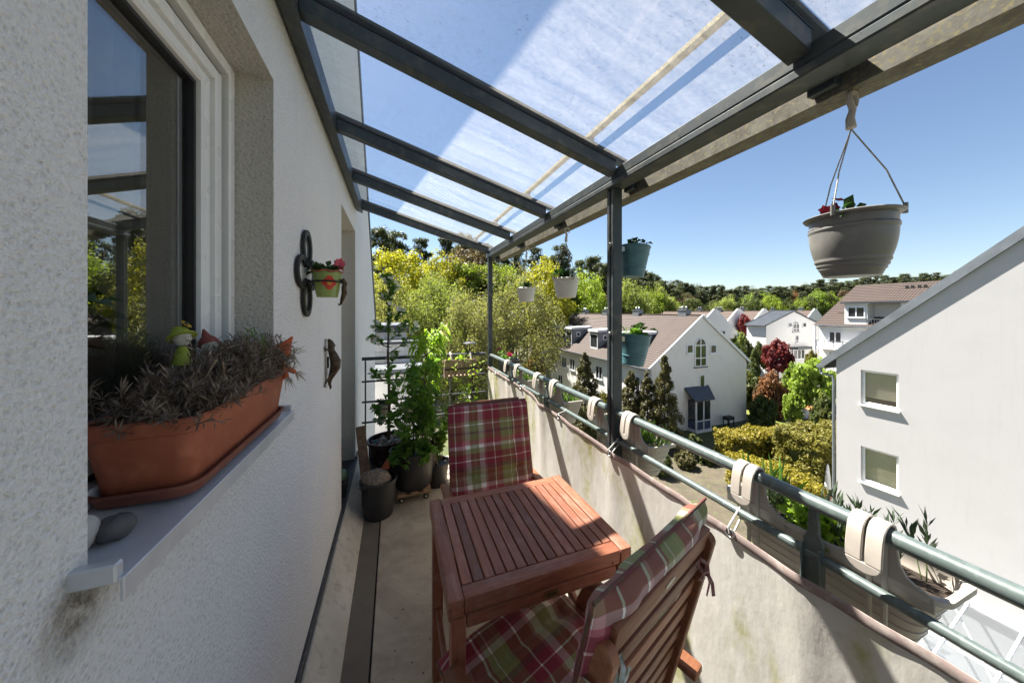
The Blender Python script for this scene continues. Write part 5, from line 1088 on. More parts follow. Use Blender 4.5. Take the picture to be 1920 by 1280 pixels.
# the ties of the near cushion
M2 = Matrix.Translation(Vector(C2[0])) @ Matrix.Rotation(C2[1], 4, 'Z')
def loc2(p): return M2 @ Vector(p)
def ribbon(m, pts, w=0.009, t=0.0015):
    pts = [Vector(p) for p in pts]; vs = []; fs = []
    for i, p in enumerate(pts):
        d = (pts[min(i+1, len(pts)-1)]-pts[max(i-1, 0)]).normalized(); sd_ = d.cross(Vector((0.3, 1, 0.4))).normalized()
        vs += [p-sd_*w/2, p+sd_*w/2]
    for i in range(len(pts)-1): fs.append((2*i, 2*i+1, 2*i+3, 2*i+2))
    m.add(vs, fs)
def tie(label, x, mat, seed, z0):
    t = thing('cushion_tie', label, 'ribbon', tuple(loc2((x, 0.33, z0)))); m = MB(); rs = random.Random(seed)
    loop = [(x+0.018*math.cos(a)*1.15, 0.300+(z0-0.9)*0.24+0.029*math.sin(a), z0+0.006*math.cos(a)) for a in [2*math.pi*i/16 for i in range(17)]]
    ribbon(m, [loc2(p) for p in loop], 0.012)
    k = loc2((x-0.02*math.copysign(1, x), 0.345, z0-0.01))
    for (dx, dy, dz) in ((0.02, -0.01, 0.045), (0.035, 0.0, 0.02)):
        e = Vector((dx*math.copysign(1, -x), dy, dz)); e = M2.to_3x3() @ e
        ribbon(m, [k, k+e*0.5+Vector((0.008, 0, 0.006)), k+e, k+e*0.95-Vector((0.012, 0, 0.01)), k+e*0.4-Vector((0.006, 0, 0.008)), k], 0.010)
    for j in range(2): e = M2.to_3x3() @ Vector((rs.uniform(-.02, .03), 0.006, rs.uniform(-.06, -.03))); ribbon(m, [k, k+e*0.4+Vector((0.006, 0, 0)), k+e], 0.009)
    m.obj('ribbon', mat, t, fix=False); 
tie('pale ribbon tied round the left stile of the near chair', 0.218, 'ribbon_pale', 1, 0.905); tie('red ribbon tied round the right stile of the near chair', -0.218, 'ribbon_red', 2, 0.90)

# ------------------------------------------------------------------ pots
pm('grey_plastic', (0.20, 0.19, 0.175), (0.17, 0.16, 0.15), 4, 0.38, 0, 0.05, 120, 0.0004, c3=(0.235, 0.22, 0.20)); pm('white_plastic', (0.66, 0.63, 0.58), (0.56, 0.53, 0.48), 5, 0.45); pm('teal_pot', (0.075, 0.185, 0.215), (0.058, 0.155, 0.185), 4, 0.42, 0.0, 0.05, 40, 0.001, c3=(0.09, 0.21, 0.24))
pm('beige_plastic', (0.50, 0.44, 0.385), (0.42, 0.365, 0.315), 7, 0.5, 0, 0.08, 90, 0.0005, c3=(0.45, 0.40, 0.35)); pm('soil', (0.045, 0.030, 0.020), (0.025, 0.016, 0.011), 30, 1.0, 0, 0.8, 80, 0.01); pm('rope', (0.52, 0.49, 0.45), (0.30, 0.27, 0.25), 220, 0.8)
pm('black_plastic', (0.018, 0.018, 0.019), (0.028, 0.027, 0.027), 5, 0.5, 0, 0.1, 90, 0.0006); pm('brown_glaze', (0.040, 0.018, 0.015), (0.028, 0.013, 0.011), 3, 0.3); pm('terracotta', (0.36, 0.098, 0.045), (0.29, 0.078, 0.038), 5, 0.6, 0, 0.1, 60, 0.001, c3=(0.40, 0.125, 0.065)); pm('terracotta_dark', (0.20, 0.062, 0.038), (0.15, 0.048, 0.03), 9, 0.6)
def potmesh(m, r0, r1, h, rim=0.008, th=0.003, ribs=(), bulge=0.0, n=36, c=(0, 0, 0), M=None):
    prof = [(0.0001, 0), (r0*0.96, 0), (r0, 0.004)]
    for i in range(1, 41):
        k = i/40; z = 0.004+(h-0.014)*k; r = r0+(r1-r0)*k+bulge*math.sin(math.pi*k)
        for rb in ribs:
            if abs(k-rb) < 0.022: r += 0.0022
        prof.append((r, z))
    prof += [(r1+rim*0.7, h-0.008), (r1+rim, h-0.003), (r1+rim*0.6, h), (r1-th*0.3, h-0.001), (r1-th, h-0.012), (r1*0.93-th, h*0.80), (0.0001, h*0.80)]
    m.lathe(prof, n, c, M)
def hang_pot(label, x, y, zrim, r1, r0, h, mat, ztop, ribs, bulge, hook_mat='white_plastic', rot=0.3, lip=0.008):
    t = thing('hanging_pot', label, 'hanging pot', (x, y, zrim-h))
    m = MB(); potmesh(m, r0, r1-lip, h, lip+0.001, 0.003, ribs, bulge, 44, (x, y, zrim-h)); m.obj('pot', mat, t, smooth=True)
    MB().lathe([(r1*0.90, zrim-h*0.20), (r1*0.5, zrim-h*0.20+0.008), (0.0001, zrim-h*0.20+0.012)], 20, (x, y, 0)).obj('soil', 'soil', t, smooth=True)
    hk = MB(); hz_ = ztop; hx = GXa+0.006 if False else x
    pts = [(hx, y, hz_-0.075), (hx+0.002, y+0.003, hz_-0.05), (hx+0.006, y, hz_-0.028), (hx-0.008, y, hz_-0.010), (hx-0.008, y, hz_+0.006), (hx+0.003, y, hz_+0.017), (hx+0.018, y, hz_+0.013), (hx+0.024, y, hz_-0.004), (hx+0.022, y, hz_-0.018)]
    hk.tube(pts, [0.010, 0.0085, 0.007, 0.006, 0.0055, 0.0055, 0.005, 0.0045, 0.003], 10); hk.obj('hook', hook_mat, t, smooth=True)
    for k in range(3):
        a = rot+k*2*math.pi/3; px_, py_ = x+(r1-0.001)*math.cos(a), y+(r1-0.001)*math.sin(a)
        MB().tube([(hx, y, hz_-0.078), ((px_*2+hx)/3, (py_*2+y)/3, (zrim*2+hz_)/3), (px_, py_, zrim+0.004)], 0.0016, 6).obj('cord', 'rope', t, smooth=True)
        MB().tube([(px_, py_, zrim-0.010), (px_, py_, zrim+0.014)], 0.0045, 8).obj('clip', mat, t, smooth=True)
    return t
hang_pot('large grey bowl-shaped plastic pot hanging at the right from the gutter', 1.055, 0.452, 1.785, 0.088, 0.052, 0.150, 'grey_plastic', 2.075, (0.10, 0.17, 0.24, 0.82), 0.0095, 'beige_plastic', 1.1, 0.0115)
hang_pot('larger-looking white pot hanging from the gutter left of the middle post', 1.045, 1.83, 1.762, 0.088, 0.062, 0.125, 'white_plastic', 2.075, (0.8,), 0.002, 'white_plastic', 2.4)
hang_pot('smallest white plastic pot hanging beside the corner post', 1.045, 2.50, 1.745, 0.083, 0.060, 0.118, 'white_plastic', 2.075, (0.8,), 0.002, 'white_plastic', 1.9)
def teal(label, zrim, tilt):
    cx_, cy_ = 1.080, PY+0.005; t = thing('post_pot', label, 'flower pot', (cx_, cy_, zrim-0.148)); Mx = Matrix.Rotation(tilt, 3, 'Y')
    m = MB(); potmesh(m, 0.050, 0.070, 0.148, 0.003, 0.002, (0.78, 0.3), 0, 36, (cx_, cy_, zrim-0.148), Mx); m.obj('pot', 'teal_pot', t, smooth=True)
    MB().lathe([(0.062, 0.118), (0.0001, 0.128)], 18, (cx_, cy_, zrim-0.148), Mx).obj('soil', 'soil', t, smooth=True)
    MB().box(PX+0.0255, cx_-0.060, PY-0.012, PY+0.012, zrim-0.03, zrim-0.008).obj('bracket', 'steel', t); return cx_, cy_
teal('upper teal pot fixed to the middle post', 1.862, R(5)); teal('lower teal pot fixed to the middle post', 1.437, R(7))
# saddle planters over the rail
def rrect(cx_, cy_, hx, hy, r, n=5):
    pts = []
    for sx, sy, a0 in ((1, 1, 0), (-1, 1, 90), (-1, -1, 180), (1, -1, 270)):
        for i in range(n+1): a = R(a0+90*i/n); pts.append((cx_+sx*(hx-r)+r*math.cos(a), cy_+sy*(hy-r)+r*math.sin(a)))
    return pts
def loft(m, rings, cap0=True, cap1=True):
    n = len(rings[0]); o = [p for r in rings for p in r]; fs = []
    for i in range(len(rings)-1):
        for j in range(n): a = i*n+j; b = i*n+(j+1) % n; fs.append((a, b, b+n, a+n))
    if cap0: fs.append(tuple(range(n-1, -1, -1)))
    if cap1: fs.append(tuple(range((len(rings)-1)*n, len(rings)*n)))
    m.add(o, fs)
def planter(label, yc):
    t = thing('rail_planter', label, 'planter', (1.06, yc, 0.82), 0, 'beige planters hung over the railing')
    xc = 1.066; zr = 0.985; m = MB(); rings = []
    prof = [(0.150, 0.040, 0.822), (0.158, 0.046, 0.826)]+[(0.158+0.048*k, 0.046+0.019*k, 0.826+0.138*k) for k in (0.2, 0.4, 0.6, 0.8, 1.0)]+[(0.218, 0.073, 0.968), (0.224, 0.078, 0.974), (0.224, 0.078, 0.985), (0.219, 0.073, 0.987), (0.211, 0.066, 0.982), (0.203, 0.060, 0.95)]
    for hy, hx, z_ in prof: rings.append([(x, y, z_) for x, y in rrect(xc, yc, hx, hy, min(0.032, hx*0.7))])
    loft(m, rings, True, True); b = m.obj('trough', 'beige_plastic', t, smooth=True)
    for k in range(5):
        z_ = 0.850+k*0.023; kk = (z_-0.826)/0.138; hx, hy = 0.046+0.019*kk+0.0008, 0.158+0.048*kk+0.0008
        rg = []
        for dz, g in ((-0.001, 0.0), (0.0, 0.0012), (0.001, 0.0)): rg.append([(x, y, z_+dz) for x, y in rrect(xc, yc, hx+g, hy+g, 0.032)])
        r_ = MB(); loft(r_, rg, False, False); r_.obj('rib', 'beige_plastic', b, smooth=True)
    MB().add([(x, y, 0.9515) for x, y in rrect(xc, yc, 0.059, 0.202, 0.03)], [tuple(range(24))]).obj('soil', 'soil', t, fix=False)
    for hy in (yc-0.128, yc+0.128):
        m = MB(); pts = [(hy-0.030, 1.075)]
        curve = [(0.031, 1.040), (0.034, 1.018), (0.042, 1.002), (0.056, 0.992), (0.080, 0.986)]
        poly = [(hy-0.029, 1.078)]+[(hy-a, z_) for a, z_ in curve]+[(hy-0.080, 0.955), (hy+0.080, 0.955)]+[(hy+a, z_) for a, z_ in curve[::-1]]+[(hy+0.029, 1.078)]
        m.prism(poly, 'x', 0.9895, 0.9965); ear = m.obj('back_panel', 'beige_plastic', t, ch=0.0015)
        for dy in (-0.012, 0.012): MB().tube([(0.988, hy+dy, 0.86), (0.988, hy+dy, 1.07)], 0.005, 8).obj('rib', 'beige_plastic', ear, smooth=True)
        hp = [(0.993, 1.060), (0.9945, 1.082), (0.988, 1.097), (0.978, 1.103), (0.966, 1.104), (0.955, 1.099), (0.946, 1.088), (0.941, 1.070), (0.937, 1.045), (0.9345, 1.018)]
        m = MB()
        for s_ in (-1, 1):
            ya, yb = sorted((hy+s_*0.0024, hy+s_*0.029))
            secs = []
            for i, (x, z_) in enumerate(hp):
                a = Vector(hp[max(i-1, 0)]); b_ = Vector(hp[min(i+1, len(hp)-1)]); d = (b_-a).normalized(); nn_ = Vector((d.y, -d.x))*0.0032
                secs.append([(x+nn_.x, ya, z_+nn_.y), (x+nn_.x, yb, z_+nn_.y), (x-nn_.x, yb, z_-nn_.y), (x-nn_.x, ya, z_-nn_.y)])
            loft(m, secs)
        bt = [(hy+0.028*math.cos(a), 1.018-0.022*math.sin(a)) for a in [math.pi*i/12 for i in range(13)]]
        m.prism(bt, 'x', 0.9312, 0.9378)
        x, z_ = 0.9945, 1.066; m.box(0.990, 0.9968, hy-0.028, hy+0.028, 1.050, 1.064)
        m.obj('hook', 'beige_plastic', t, smooth=True, ch=0.0016)
    return t
for yc, lb in ((0.510, 'nearest beige rail planter at the lower right, with lavender'), (1.262, 'beige rail planter right of and behind the middle post'), (1.965, 'beige rail planter second from the far end of the railing'), (2.615, 'farthest beige rail planter beside the corner post')): planter(lb, yc)
bp = MB(); potlist = [[(x, y, z_) for x, y in rrect(1.075, 3.05, hx, hy, 0.02)] for hx, hy, z_ in ((0.05, 0.13, 0.93), (0.07, 0.16, 1.06), (0.075, 0.165, 1.065), (0.075, 0.165, 1.075), (0.066, 0.155, 1.075), (0.062, 0.15, 1.04))]
loft(bp, potlist); bp = bp.obj('box_planter', 'black_plastic', smooth=True); tag(bp, 'black box planter hung outside the rail next to the corner post', 'planter')
# ------------------------------------------------------------------ plants and small things
leafm('leaf_fresh', (0.10, 0.20, 0.03), (0.14, 0.25, 0.04), (0.18, 0.29, 0.05), 14, 0.4); leafm('leaf_bright', (0.26, 0.38, 0.040), (0.20, 0.32, 0.035), (0.33, 0.43, 0.06), 14, 0.5); leafm('leaf_deep', (0.028, 0.070, 0.018), (0.045, 0.095, 0.024), None, 14, 0.25)
leafm('leaf_rose', (0.085, 0.185, 0.034), (0.12, 0.23, 0.045), (0.16, 0.27, 0.06), 14, 0.45); leafm('leaf_lavender', (0.10, 0.13, 0.085), (0.065, 0.09, 0.055), None, 20, 0.15); leafm('dry_leaf', (0.26, 0.20, 0.155), (0.15, 0.11, 0.085), (0.42, 0.34, 0.27), 24, 0.12, 0.8, 1.0); leafm('grass_blade', (0.13, 0.22, 0.045), (0.09, 0.17, 0.03), (0.18, 0.27, 0.07), 20, 0.4)
leafm('petal_white', (0.78, 0.76, 0.72), (0.66, 0.66, 0.58), None, 40, 0.3, 0.6, 1.0); leafm('petal_pink', (0.62, 0.10, 0.16), (0.48, 0.05, 0.10), (0.7, 0.25, 0.28), 60, 0.3, 0.5, 1.0); leafm('petal_red', (0.30, 0.010, 0.035), (0.20, 0.008, 0.02), None, 60, 0.25, 0.5, 1.0)
pm('twig', (0.110, 0.075, 0.050), (0.065, 0.045, 0.032), 30, 0.9); pm('green_stem', (0.10, 0.15, 0.04), (0.07, 0.10, 0.03), 20, 0.6); pm('dry_stem', (0.33, 0.24, 0.15), (0.22, 0.16, 0.10), 30, 0.85)
pm('felt_green', (0.35, 0.40, 0.055), (0.25, 0.31, 0.04), 30, 0.95, bmp=0.3, bsc=300); pm('felt_red', (0.26, 0.070, 0.050), (0.20, 0.055, 0.04), 30, 0.95, bmp=0.3, bsc=300); pm('felt_orange', (0.55, 0.110, 0.025), (0.42, 0.08, 0.02), 30, 0.9, bmp=0.3, bsc=300)
pm('cloth_face', (0.55, 0.52, 0.46), (0.45, 0.42, 0.36), 30, 0.9); pm('straw', (0.48, 0.43, 0.34), (0.34, 0.29, 0.21), 60, 0.8); pm('yellow_felt', (0.60, 0.40, 0.04), None, 30, 0.9); pm('pebble_dark', (0.060, 0.058, 0.058), (0.10, 0.095, 0.09), 30, 0.6); pm('pebble_light', (0.45, 0.44, 0.42), (0.36, 0.35, 0.33), 18, 0.7)
pm('stone', (0.20, 0.15, 0.11), (0.12, 0.09, 0.068), 30, 0.9, 0, 0.5, 120, 0.004, c3=(0.42, 0.37, 0.31)); pm('pebble_violet', (0.17, 0.12, 0.14), (0.25, 0.20, 0.20), 20, 0.6); pm('pebble_teal', (0.05, 0.16, 0.20), None, 20, 0.5); pm('pebble_grey', (0.16, 0.15, 0.14), (0.24, 0.22, 0.2), 20, 0.7)
pm('bronze', (0.100, 0.070, 0.042), (0.045, 0.030, 0.020), 60, 0.45, 0.7, 0.3, 200, 0.001); pm('glaze_green', (0.28, 0.36, 0.10), (0.22, 0.29, 0.07), 8, 0.22, coat=0.3); pm('rust_rim', (0.38, 0.10, 0.04), (0.25, 0.06, 0.03), 60, 0.7, bmp=0.4, bsc=200); pm('poppy', (0.60, 0.03, 0.012), (0.48, 0.02, 0.01), 60, 0.4); pm('poppy_heart', (0.65, 0.30, 0.02), None, 60, 0.4)
pm('raw_wood', (0.32, 0.20, 0.11), (0.22, 0.13, 0.07), 6, 0.85, 0, 0.4, 60, 0.003, c3=(0.15, 0.10, 0.06)); pm('basket_wood', (0.36, 0.25, 0.18), (0.27, 0.18, 0.125), 12, 0.8); pm('red_pack', (0.42, 0.012, 0.025), (0.34, 0.010, 0.02), 10, 0.4); pm('cream_pot', (0.52, 0.48, 0.38), (0.44, 0.40, 0.31), 8, 0.5); pm('glove', (0.06, 0.17, 0.06), (0.22, 0.20, 0.20), 24, 0.8)
RS = np.random.RandomState(99)
def along(path, n, rs, lo=0.1, hi=1.0):
    P = np.array([tuple(p) for p in path], float); t = rs.uniform(lo, hi, n)*(len(P)-1); i = np.clip(t.astype(int), 0, len(P)-2); f = (t-i)[:, None]
    return P[i]*(1-f)+P[i+1]*f, unit(P[i+1]-P[i])
def stem_leaves(paths, per, L, W, rs, spread=1.0, up=0.25, droop=0.15, lo=0.15, stalk=0.3, hi=1.0):
    parts = []
    for p in paths:
        c, d = along(p, per, rs, lo, hi); r = unit(np.cross(d, rs.normal(size=(per, 3))))*spread+d*0.5+np.array([0, 0, up]); l = L*rs.uniform(0.6, 1.2, per)
        parts.append(leaves(c+unit(r)*(l*stalk)[:, None]*rs.random((per, 1)), r, np.array([0, 0, 1.0])+rs.normal(size=(per, 3))*0.35, l, l*(W/L), 0.1, droop))
    return joinVF(parts)
def flowers(cs, r, rs, n=5, lift=0.25, out=None):
    parts = []
    for c in cs:
        nrm = unit((rs.normal(size=(1, 3))*0.5+np.array([[0, -0.5, 0.6]] if out is None else [out])))[0]; a = np.cross(nrm, [0.3, 0.2, 0.9]); a /= np.linalg.norm(a); b = np.cross(nrm, a); ph = rs.random()*6
        th = ph+np.arange(n)*2*math.pi/n; d = np.cos(th)[:, None]*a+np.sin(th)[:, None]*b+nrm*lift
        parts.append(leaves(np.repeat([c], n, 0), d, np.repeat([nrm], n, 0), r*rs.uniform(0.85, 1.15), r*0.95, 0.05, 0.0))
    return joinVF(parts) if len(parts) > 7 else parts
def plant(name, label, cat, base, paths, r0, stem_mat, lv, leaf_mat, fl=None, fl_mat=None, group=None, fl_name='flower'):
    t = thing(name, label, cat, tuple(base), 0, group); m = MB()
    for p in paths: m.tube(p, [r0*(1-0.75*i/(len(p)-1)) for i in range(len(p))], 6)
    if paths: m.obj('stem', stem_mat, t, smooth=True, fix=False)
    if lv is not None: mesh_obj('foliage', np_mesh('foliage', lv[0], lv[1], leaf_mat), t)
    for V, F in (fl if isinstance(fl, list) else ([fl] if fl is not None else [])): mesh_obj(fl_name, np_mesh(fl_name, V, F, fl_mat), t)
    return t
def sprout(rs, base, n, h, spread, sag=0.3, k=5):
    out = []
    for i in range(n):
        a = rs.uniform(0, 6.283); s = rs.uniform(0.2, 1)*spread; H = h*rs.uniform(0.6, 1.1); b = Vector(base)+Vector((rs.normal()*0.01, rs.normal()*0.01, 0))
        out.append([b+Vector((math.cos(a)*s*q**1.4, math.sin(a)*s*q**1.4, H*(q-sag*q*q*0.6))) for q in [j/(k-1) for j in range(k)]])
    return out

# ---- window box with dried lavender
wb = thing('window_box', 'terracotta plastic window box standing in its tray on the window sill', 'window box', (-0.385, 0.93, 1.2415))
wx, wy = -0.382, 0.9125
m = MB(); loft(m, [[(x, y, z) for x, y in rrect(wx, wy, hx, hy+0.026, 0.026)] for hx, hy, z in ((0.058, 0.192, 1.2515), (0.060, 0.195, 1.2555), (0.071, 0.208, 1.3405), (0.0712, 0.2085, 1.3475), (0.0745, 0.2115, 1.3495), (0.0765, 0.2135, 1.3715), (0.0735, 0.2105, 1.3745), (0.0690, 0.206, 1.3715), (0.066, 0.202, 1.3505))]); m.obj('trough', 'terracotta', wb, smooth=True)
m = MB(); loft(m, [[(x, y, z) for x, y in rrect(wx, wy, hx, hy+0.026, 0.030)] for hx, hy, z in ((0.066, 0.203, 1.2430), (0.071, 0.208, 1.2585), (0.075, 0.212, 1.2595), (0.075, 0.212, 1.2645), (0.069, 0.206, 1.2635), (0.064, 0.198, 1.2500))]); m.obj('tray', 'terracotta_dark', wb, smooth=True)
MB().add([(x, y, 1.3520) for x, y in rrect(wx, wy, 0.0655, 0.2275, 0.024)], [tuple(range(24))]).obj('soil', 'soil', wb, fix=False)
rs = np.random.RandomState(31)
def lav(label, y0, y1, n, h, dry, seed, xo=0.0):
    rs = np.random.RandomState(seed); paths = []
    for i in range(n):
        b = Vector((wx+rs.uniform(-0.05, 0.055), rs.uniform(y0, y1), 1.3505)); a = rs.uniform(-2.2, 2.2); s = rs.uniform(0.01, 0.075); H = h*(0.35+0.95*rs.random()**1.6)
        paths.append([b+Vector((math.cos(a)*s*q**1.3+xo*q*q, math.sin(a)*s*q**1.3, H*(q-0.35*q*q*rs.random()))) for q in (0, 0.3, 0.6, 0.85, 1.0)])
    lv = stem_leaves(paths, 30, 0.021, 0.0030, rs, 1.0, 0.45, 0.05, 0.2, 0.1)
    return plant('lavender', label, 'plant', (wx, (y0+y1)/2, 1.3505), paths, 0.0013, 'twig' if dry else 'green_stem', lv, 'dry_leaf' if dry else 'leaf_fresh')
lav('dried grey-brown lavender at the near end of the window box', 0.685, 0.83, 190, 0.085, True, 1, 0.012)
lav('dried brown lavender in the middle of the window box', 0.80, 1.00, 300, 0.115, True, 2, 0.014); lav('dried lavender mound at the far end of the window box', 0.96, 1.135, 270, 0.115, True, 3, 0.02)
lav('small green shoots between the dried lavender', 0.93, 1.10, 26, 0.125, False, 4)
rs = np.random.RandomState(8); gp = []
for i in range(22):
    b = Vector((wx-0.02+rs.uniform(-.02, .02), 1.02+rs.uniform(-.05, .05), 1.3755)); a = rs.uniform(0, 6.28); gp.append((b, Vector((math.cos(a)*0.45, math.sin(a)*0.45, 1)), rs.uniform(0.05, 0.10)))
V, F = leaves([p[0] for p in gp], [p[1] for p in gp], [(0.3, 0.1, 0.5)]*len(gp), [p[2] for p in gp], 0.009, 0.1, 0.1); t = thing('carnation', 'fresh green pointed leaves rising above the dried lavender', 'plant', (wx-0.02, 1.02, 1.3555)); mesh_obj('foliage', np_mesh('foliage', V, F, 'leaf_fresh'), t)
rs = np.random.RandomState(12); ds = MB()
for i in range(9): b = Vector((wx+rs.uniform(-.04, .05), rs.uniform(0.78, 1.1), 1.3655)); ds.tube([b, b+Vector((rs.normal()*0.01, rs.normal()*0.012, 0.05)), b+Vector((rs.normal()*0.02, rs.normal()*0.02, rs.uniform(0.08, 0.115)))], [0.0022, 0.002, 0.0016], 6)
ds = ds.obj('cut_stalks', 'dry_stem', smooth=True); tag(ds, 'straw-coloured cut stalks sticking out of the window box', 'stalks')
def doll(label, p, hat, s, kind):
    t = thing('scarecrow_doll', label, 'doll', tuple(p)); p = Vector(p)
    MB().tube([p-Vector((0, 0, 0.10*s)), p], 0.0022, 6).obj('stick', 'dry_stem', t, smooth=True)
    MB().lathe([(0.0001, -0.024*s), (0.013*s, -0.020*s), (0.022*s, -0.004*s), (0.020*s, 0.012*s), (0.010*s, 0.021*s), (0.0001, 0.023*s)], 16, p).obj('head', 'cloth_face', t, smooth=True)
    e = MB()
    for sy in (-1, 1): e.lathe([(0.0001, 0), (0.0022*s, 0.0008), (0.0001, 0.0016)], 8, p+Vector((0.0195*s, sy*0.007*s-0.004, 0.006*s)), Matrix.Rotation(R(90), 3, 'Y'))
    e.obj('eyes', 'gasket', t)
    MB().tube([p+Vector((0.020*s, -0.010*s, -0.004*s)), p+Vector((0.0225*s, -0.003*s, -0.008*s)), p+Vector((0.020*s, 0.006*s, -0.004*s))], 0.0007, 5).obj('mouth', 'felt_red', t)
    Mx = Matrix.Rotation(R(-25 if kind != 2 else 30), 3, 'Y') @ Matrix.Rotation(R(-18), 3, 'X')
    hm = MB()
    if kind == 0: hm.lathe([(0.036*s, 0.004*s), (0.034*s, 0.009*s), (0.024*s, 0.014*s), (0.018*s, 0.032*s), (0.008*s, 0.040*s), (0.0001, 0.041*s)], 14, p, Mx)
    else: hm.lathe([(0.026*s, 0.000), (0.027*s, 0.008*s), (0.022*s, 0.020*s), (0.012*s, 0.032*s), (0.004*s, 0.055*s), (0.0001, 0.060*s)], 14, p, Mx)
    hm.obj('hat', hat, t, smooth=True)
    if kind == 0:
        V, F = flowers([tuple(p+Vector((0.004, 0.004, 0.042*s)))], 0.016*s, np.random.RandomState(3), 8, 0.1, [0.2, -0.2, 1])[0]; mesh_obj('hat_flower', np_mesh('hat_flower', V, F, 'petal_yellow'), t)
        MB().lathe([(0.006*s, 0), (0.005*s, 0.006*s), (0.0001, 0.008*s)], 8, p+Vector((0.004, 0.004, 0.042*s))).obj('flower_heart', 'gasket', t, smooth=True)
    b = MB(); b.lathe([(0.0001, 0), (0.010*s, -0.002), (0.019*s, -0.03*s), (0.024*s, -0.058*s), (0.0001, -0.06*s)], 12, p-Vector((0, 0, 0.022*s))); b.obj('dress', 'felt_red' if kind == 1 else hat, t, smooth=True)
    rs = np.random.RandomState(kind+5); n = 60 if kind == 2 else 26; a = rs.uniform(0, 6.28, n)
    C = np.array(p)+np.stack([0.019*s*np.cos(a), 0.019*s*np.sin(a), rs.uniform(-0.002, 0.012, n)*s], 1); D = np.stack([np.cos(a)*0.8, np.sin(a)*0.8, rs.uniform(-1.2, 0.3, n)], 1)
    V, F = leaves(C, D, rs.normal(size=(n, 3)), (0.05 if kind == 2 else 0.024)*s*rs.uniform(0.6, 1.2, n), 0.0035, 0.05, 0.25); mesh_obj('straw_hair', np_mesh('straw_hair', V, F, 'straw'), t)
    if kind == 2:
        for sy in (-1, 1):
            q_ = p+Vector((0.004, 0.008*sy, -0.045*s)); MB().tube([q_, q_+Vector((0.012, 0.022*sy, -0.012)), q_+Vector((0.022, 0.032*sy, -0.022))], [0.009, 0.008, 0.007], 8).obj('sleeve', hat, t, smooth=True)
            a = rs.uniform(0, 6.28, 22); C = np.repeat([tuple(q_+Vector((0.022, 0.032*sy, -0.022)))], 22, 0); V, F = leaves(C, np.stack([0.6+0.5*np.cos(a), 0.7*sy+0.5*np.sin(a), rs.uniform(-1.3, 0, 22)], 1), rs.normal(size=(22, 3)), 0.035*rs.uniform(0.6, 1.2, 22), 0.003, 0.05, 0.3); mesh_obj('straw_hand', np_mesh('straw_hand', V, F, 'straw'), t)
leafm('petal_yellow', (0.65, 0.45, 0.03), None or (0.6, 0.4, 0.03), None, 30, 0.3, 0.6, 1.0)
doll('scarecrow doll with lime green felt hat and flower in the window box', (-0.412, 0.855, 1.4935), 'felt_green', 0.68, 0)
doll('scarecrow doll with rust red pointed cap in the window box', (-0.402, 0.935, 1.4715), 'felt_red', 0.72, 1)
doll('orange scarecrow doll with straw hair leaning out over the window box end', (-0.315, 1.115, 1.4275), 'felt_orange', 0.95, 2)
def pebble(m, c, rx, ry, rz, seed, n=10):
    rs = random.Random(seed); ph = [rs.uniform(0, 6.28) for _ in range(3)]
    vs = []; fs = []; K = 14
    for i in range(n+1):
        th = math.pi*i/n
        for j in range(K):
            a = 2*math.pi*j/K; k = 1+0.10*math.sin(2*a+ph[0])*math.sin(th)+0.07*math.sin(3*a+ph[1]+th*2)
            vs.append((c[0]+rx*k*math.sin(th)*math.cos(a), c[1]+ry*k*math.sin(th)*math.sin(a), c[2]+rz*k*math.cos(th)))
    for i in range(n):
        for j in range(K): a = i*K+j; b = i*K+(j+1) % K; fs.append((a, b, b+K, a+K))
    m.add(vs, fs)
m = MB(); pebble(m, (-0.362, 0.603, 1.2520), 0.017, 0.022, 0.0165, 3); o = m.obj('stone', 'pebble_dark', smooth=True); tag(o, 'dark grey pebble on the near end of the window sill', 'stone')
m = MB(); pebble(m, (-0.384, 0.588, 1.2580), 0.015, 0.020, 0.021, 5); o = m.obj('stone', 'pebble_light', smooth=True); tag(o, 'pale rounded stone behind the dark pebble on the window sill', 'stone')
# potted plant inside, behind the pane
rs = np.random.RandomState(77); ip = [[Vector((XF-0.13, 0.80, 1.15)), Vector((XF-0.13, 0.81, 1.45)), Vector((XF-0.13, 0.82, 1.80))]]
plant('house_plant', 'tall green house plant behind the window pane', 'plant', ip[0][0], ip, 0.008, 'dry_stem', stem_leaves(ip, 14, 0.12, 0.06, rs, 1.0, 0.2, 0.4, 0.3, 0.3, 0.7), 'leaf_deep')

# ---- horseshoe holder with green pot on the wall
hx_, hy_, hz_ = XW+0.010, 1.535, 1.70
hs = thing('horseshoe_holder', 'wall holder of four dark iron horseshoes with a ring and figure', 'plant holder', (XW, hy_, hz_))
def shoe(cy, cz, ang):
    pts = []
    for i in range(21):
        a = R(-60)+R(300)*i/20; yy = 0.056*math.cos(a); zz_ = 0.068*math.sin(a); pts.append((hx_, cy+yy*math.cos(ang)-zz_*math.sin(ang), cz+yy*math.sin(ang)+zz_*math.cos(ang)))
    m = MB(); k = len(pts); vs = []; fs = []
    for i, p in enumerate(pts):
        d = (Vector(pts[min(i+1, k-1)])-Vector(pts[max(i-1, 0)])).normalized(); s_ = d.cross(Vector((1, 0, 0))); p = Vector(p)
        for a, b in ((-0.006, -0.011), (0.006, -0.011), (0.006, 0.011), (-0.006, 0.011)): vs.append(p+Vector((a, 0, 0))+s_*b)
    for i in range(k-1):
        for j in range(4): fs.append((i*4+j, i*4+(j+1) % 4, (i+1)*4+(j+1) % 4, (i+1)*4+j))
    fs += [(3, 2, 1, 0), (4*k-4, 4*k-3, 4*k-2, 4*k-1)]; m.add(vs, fs); m.obj('horseshoe', 'black_iron', hs, smooth=True, ch=0.0015)
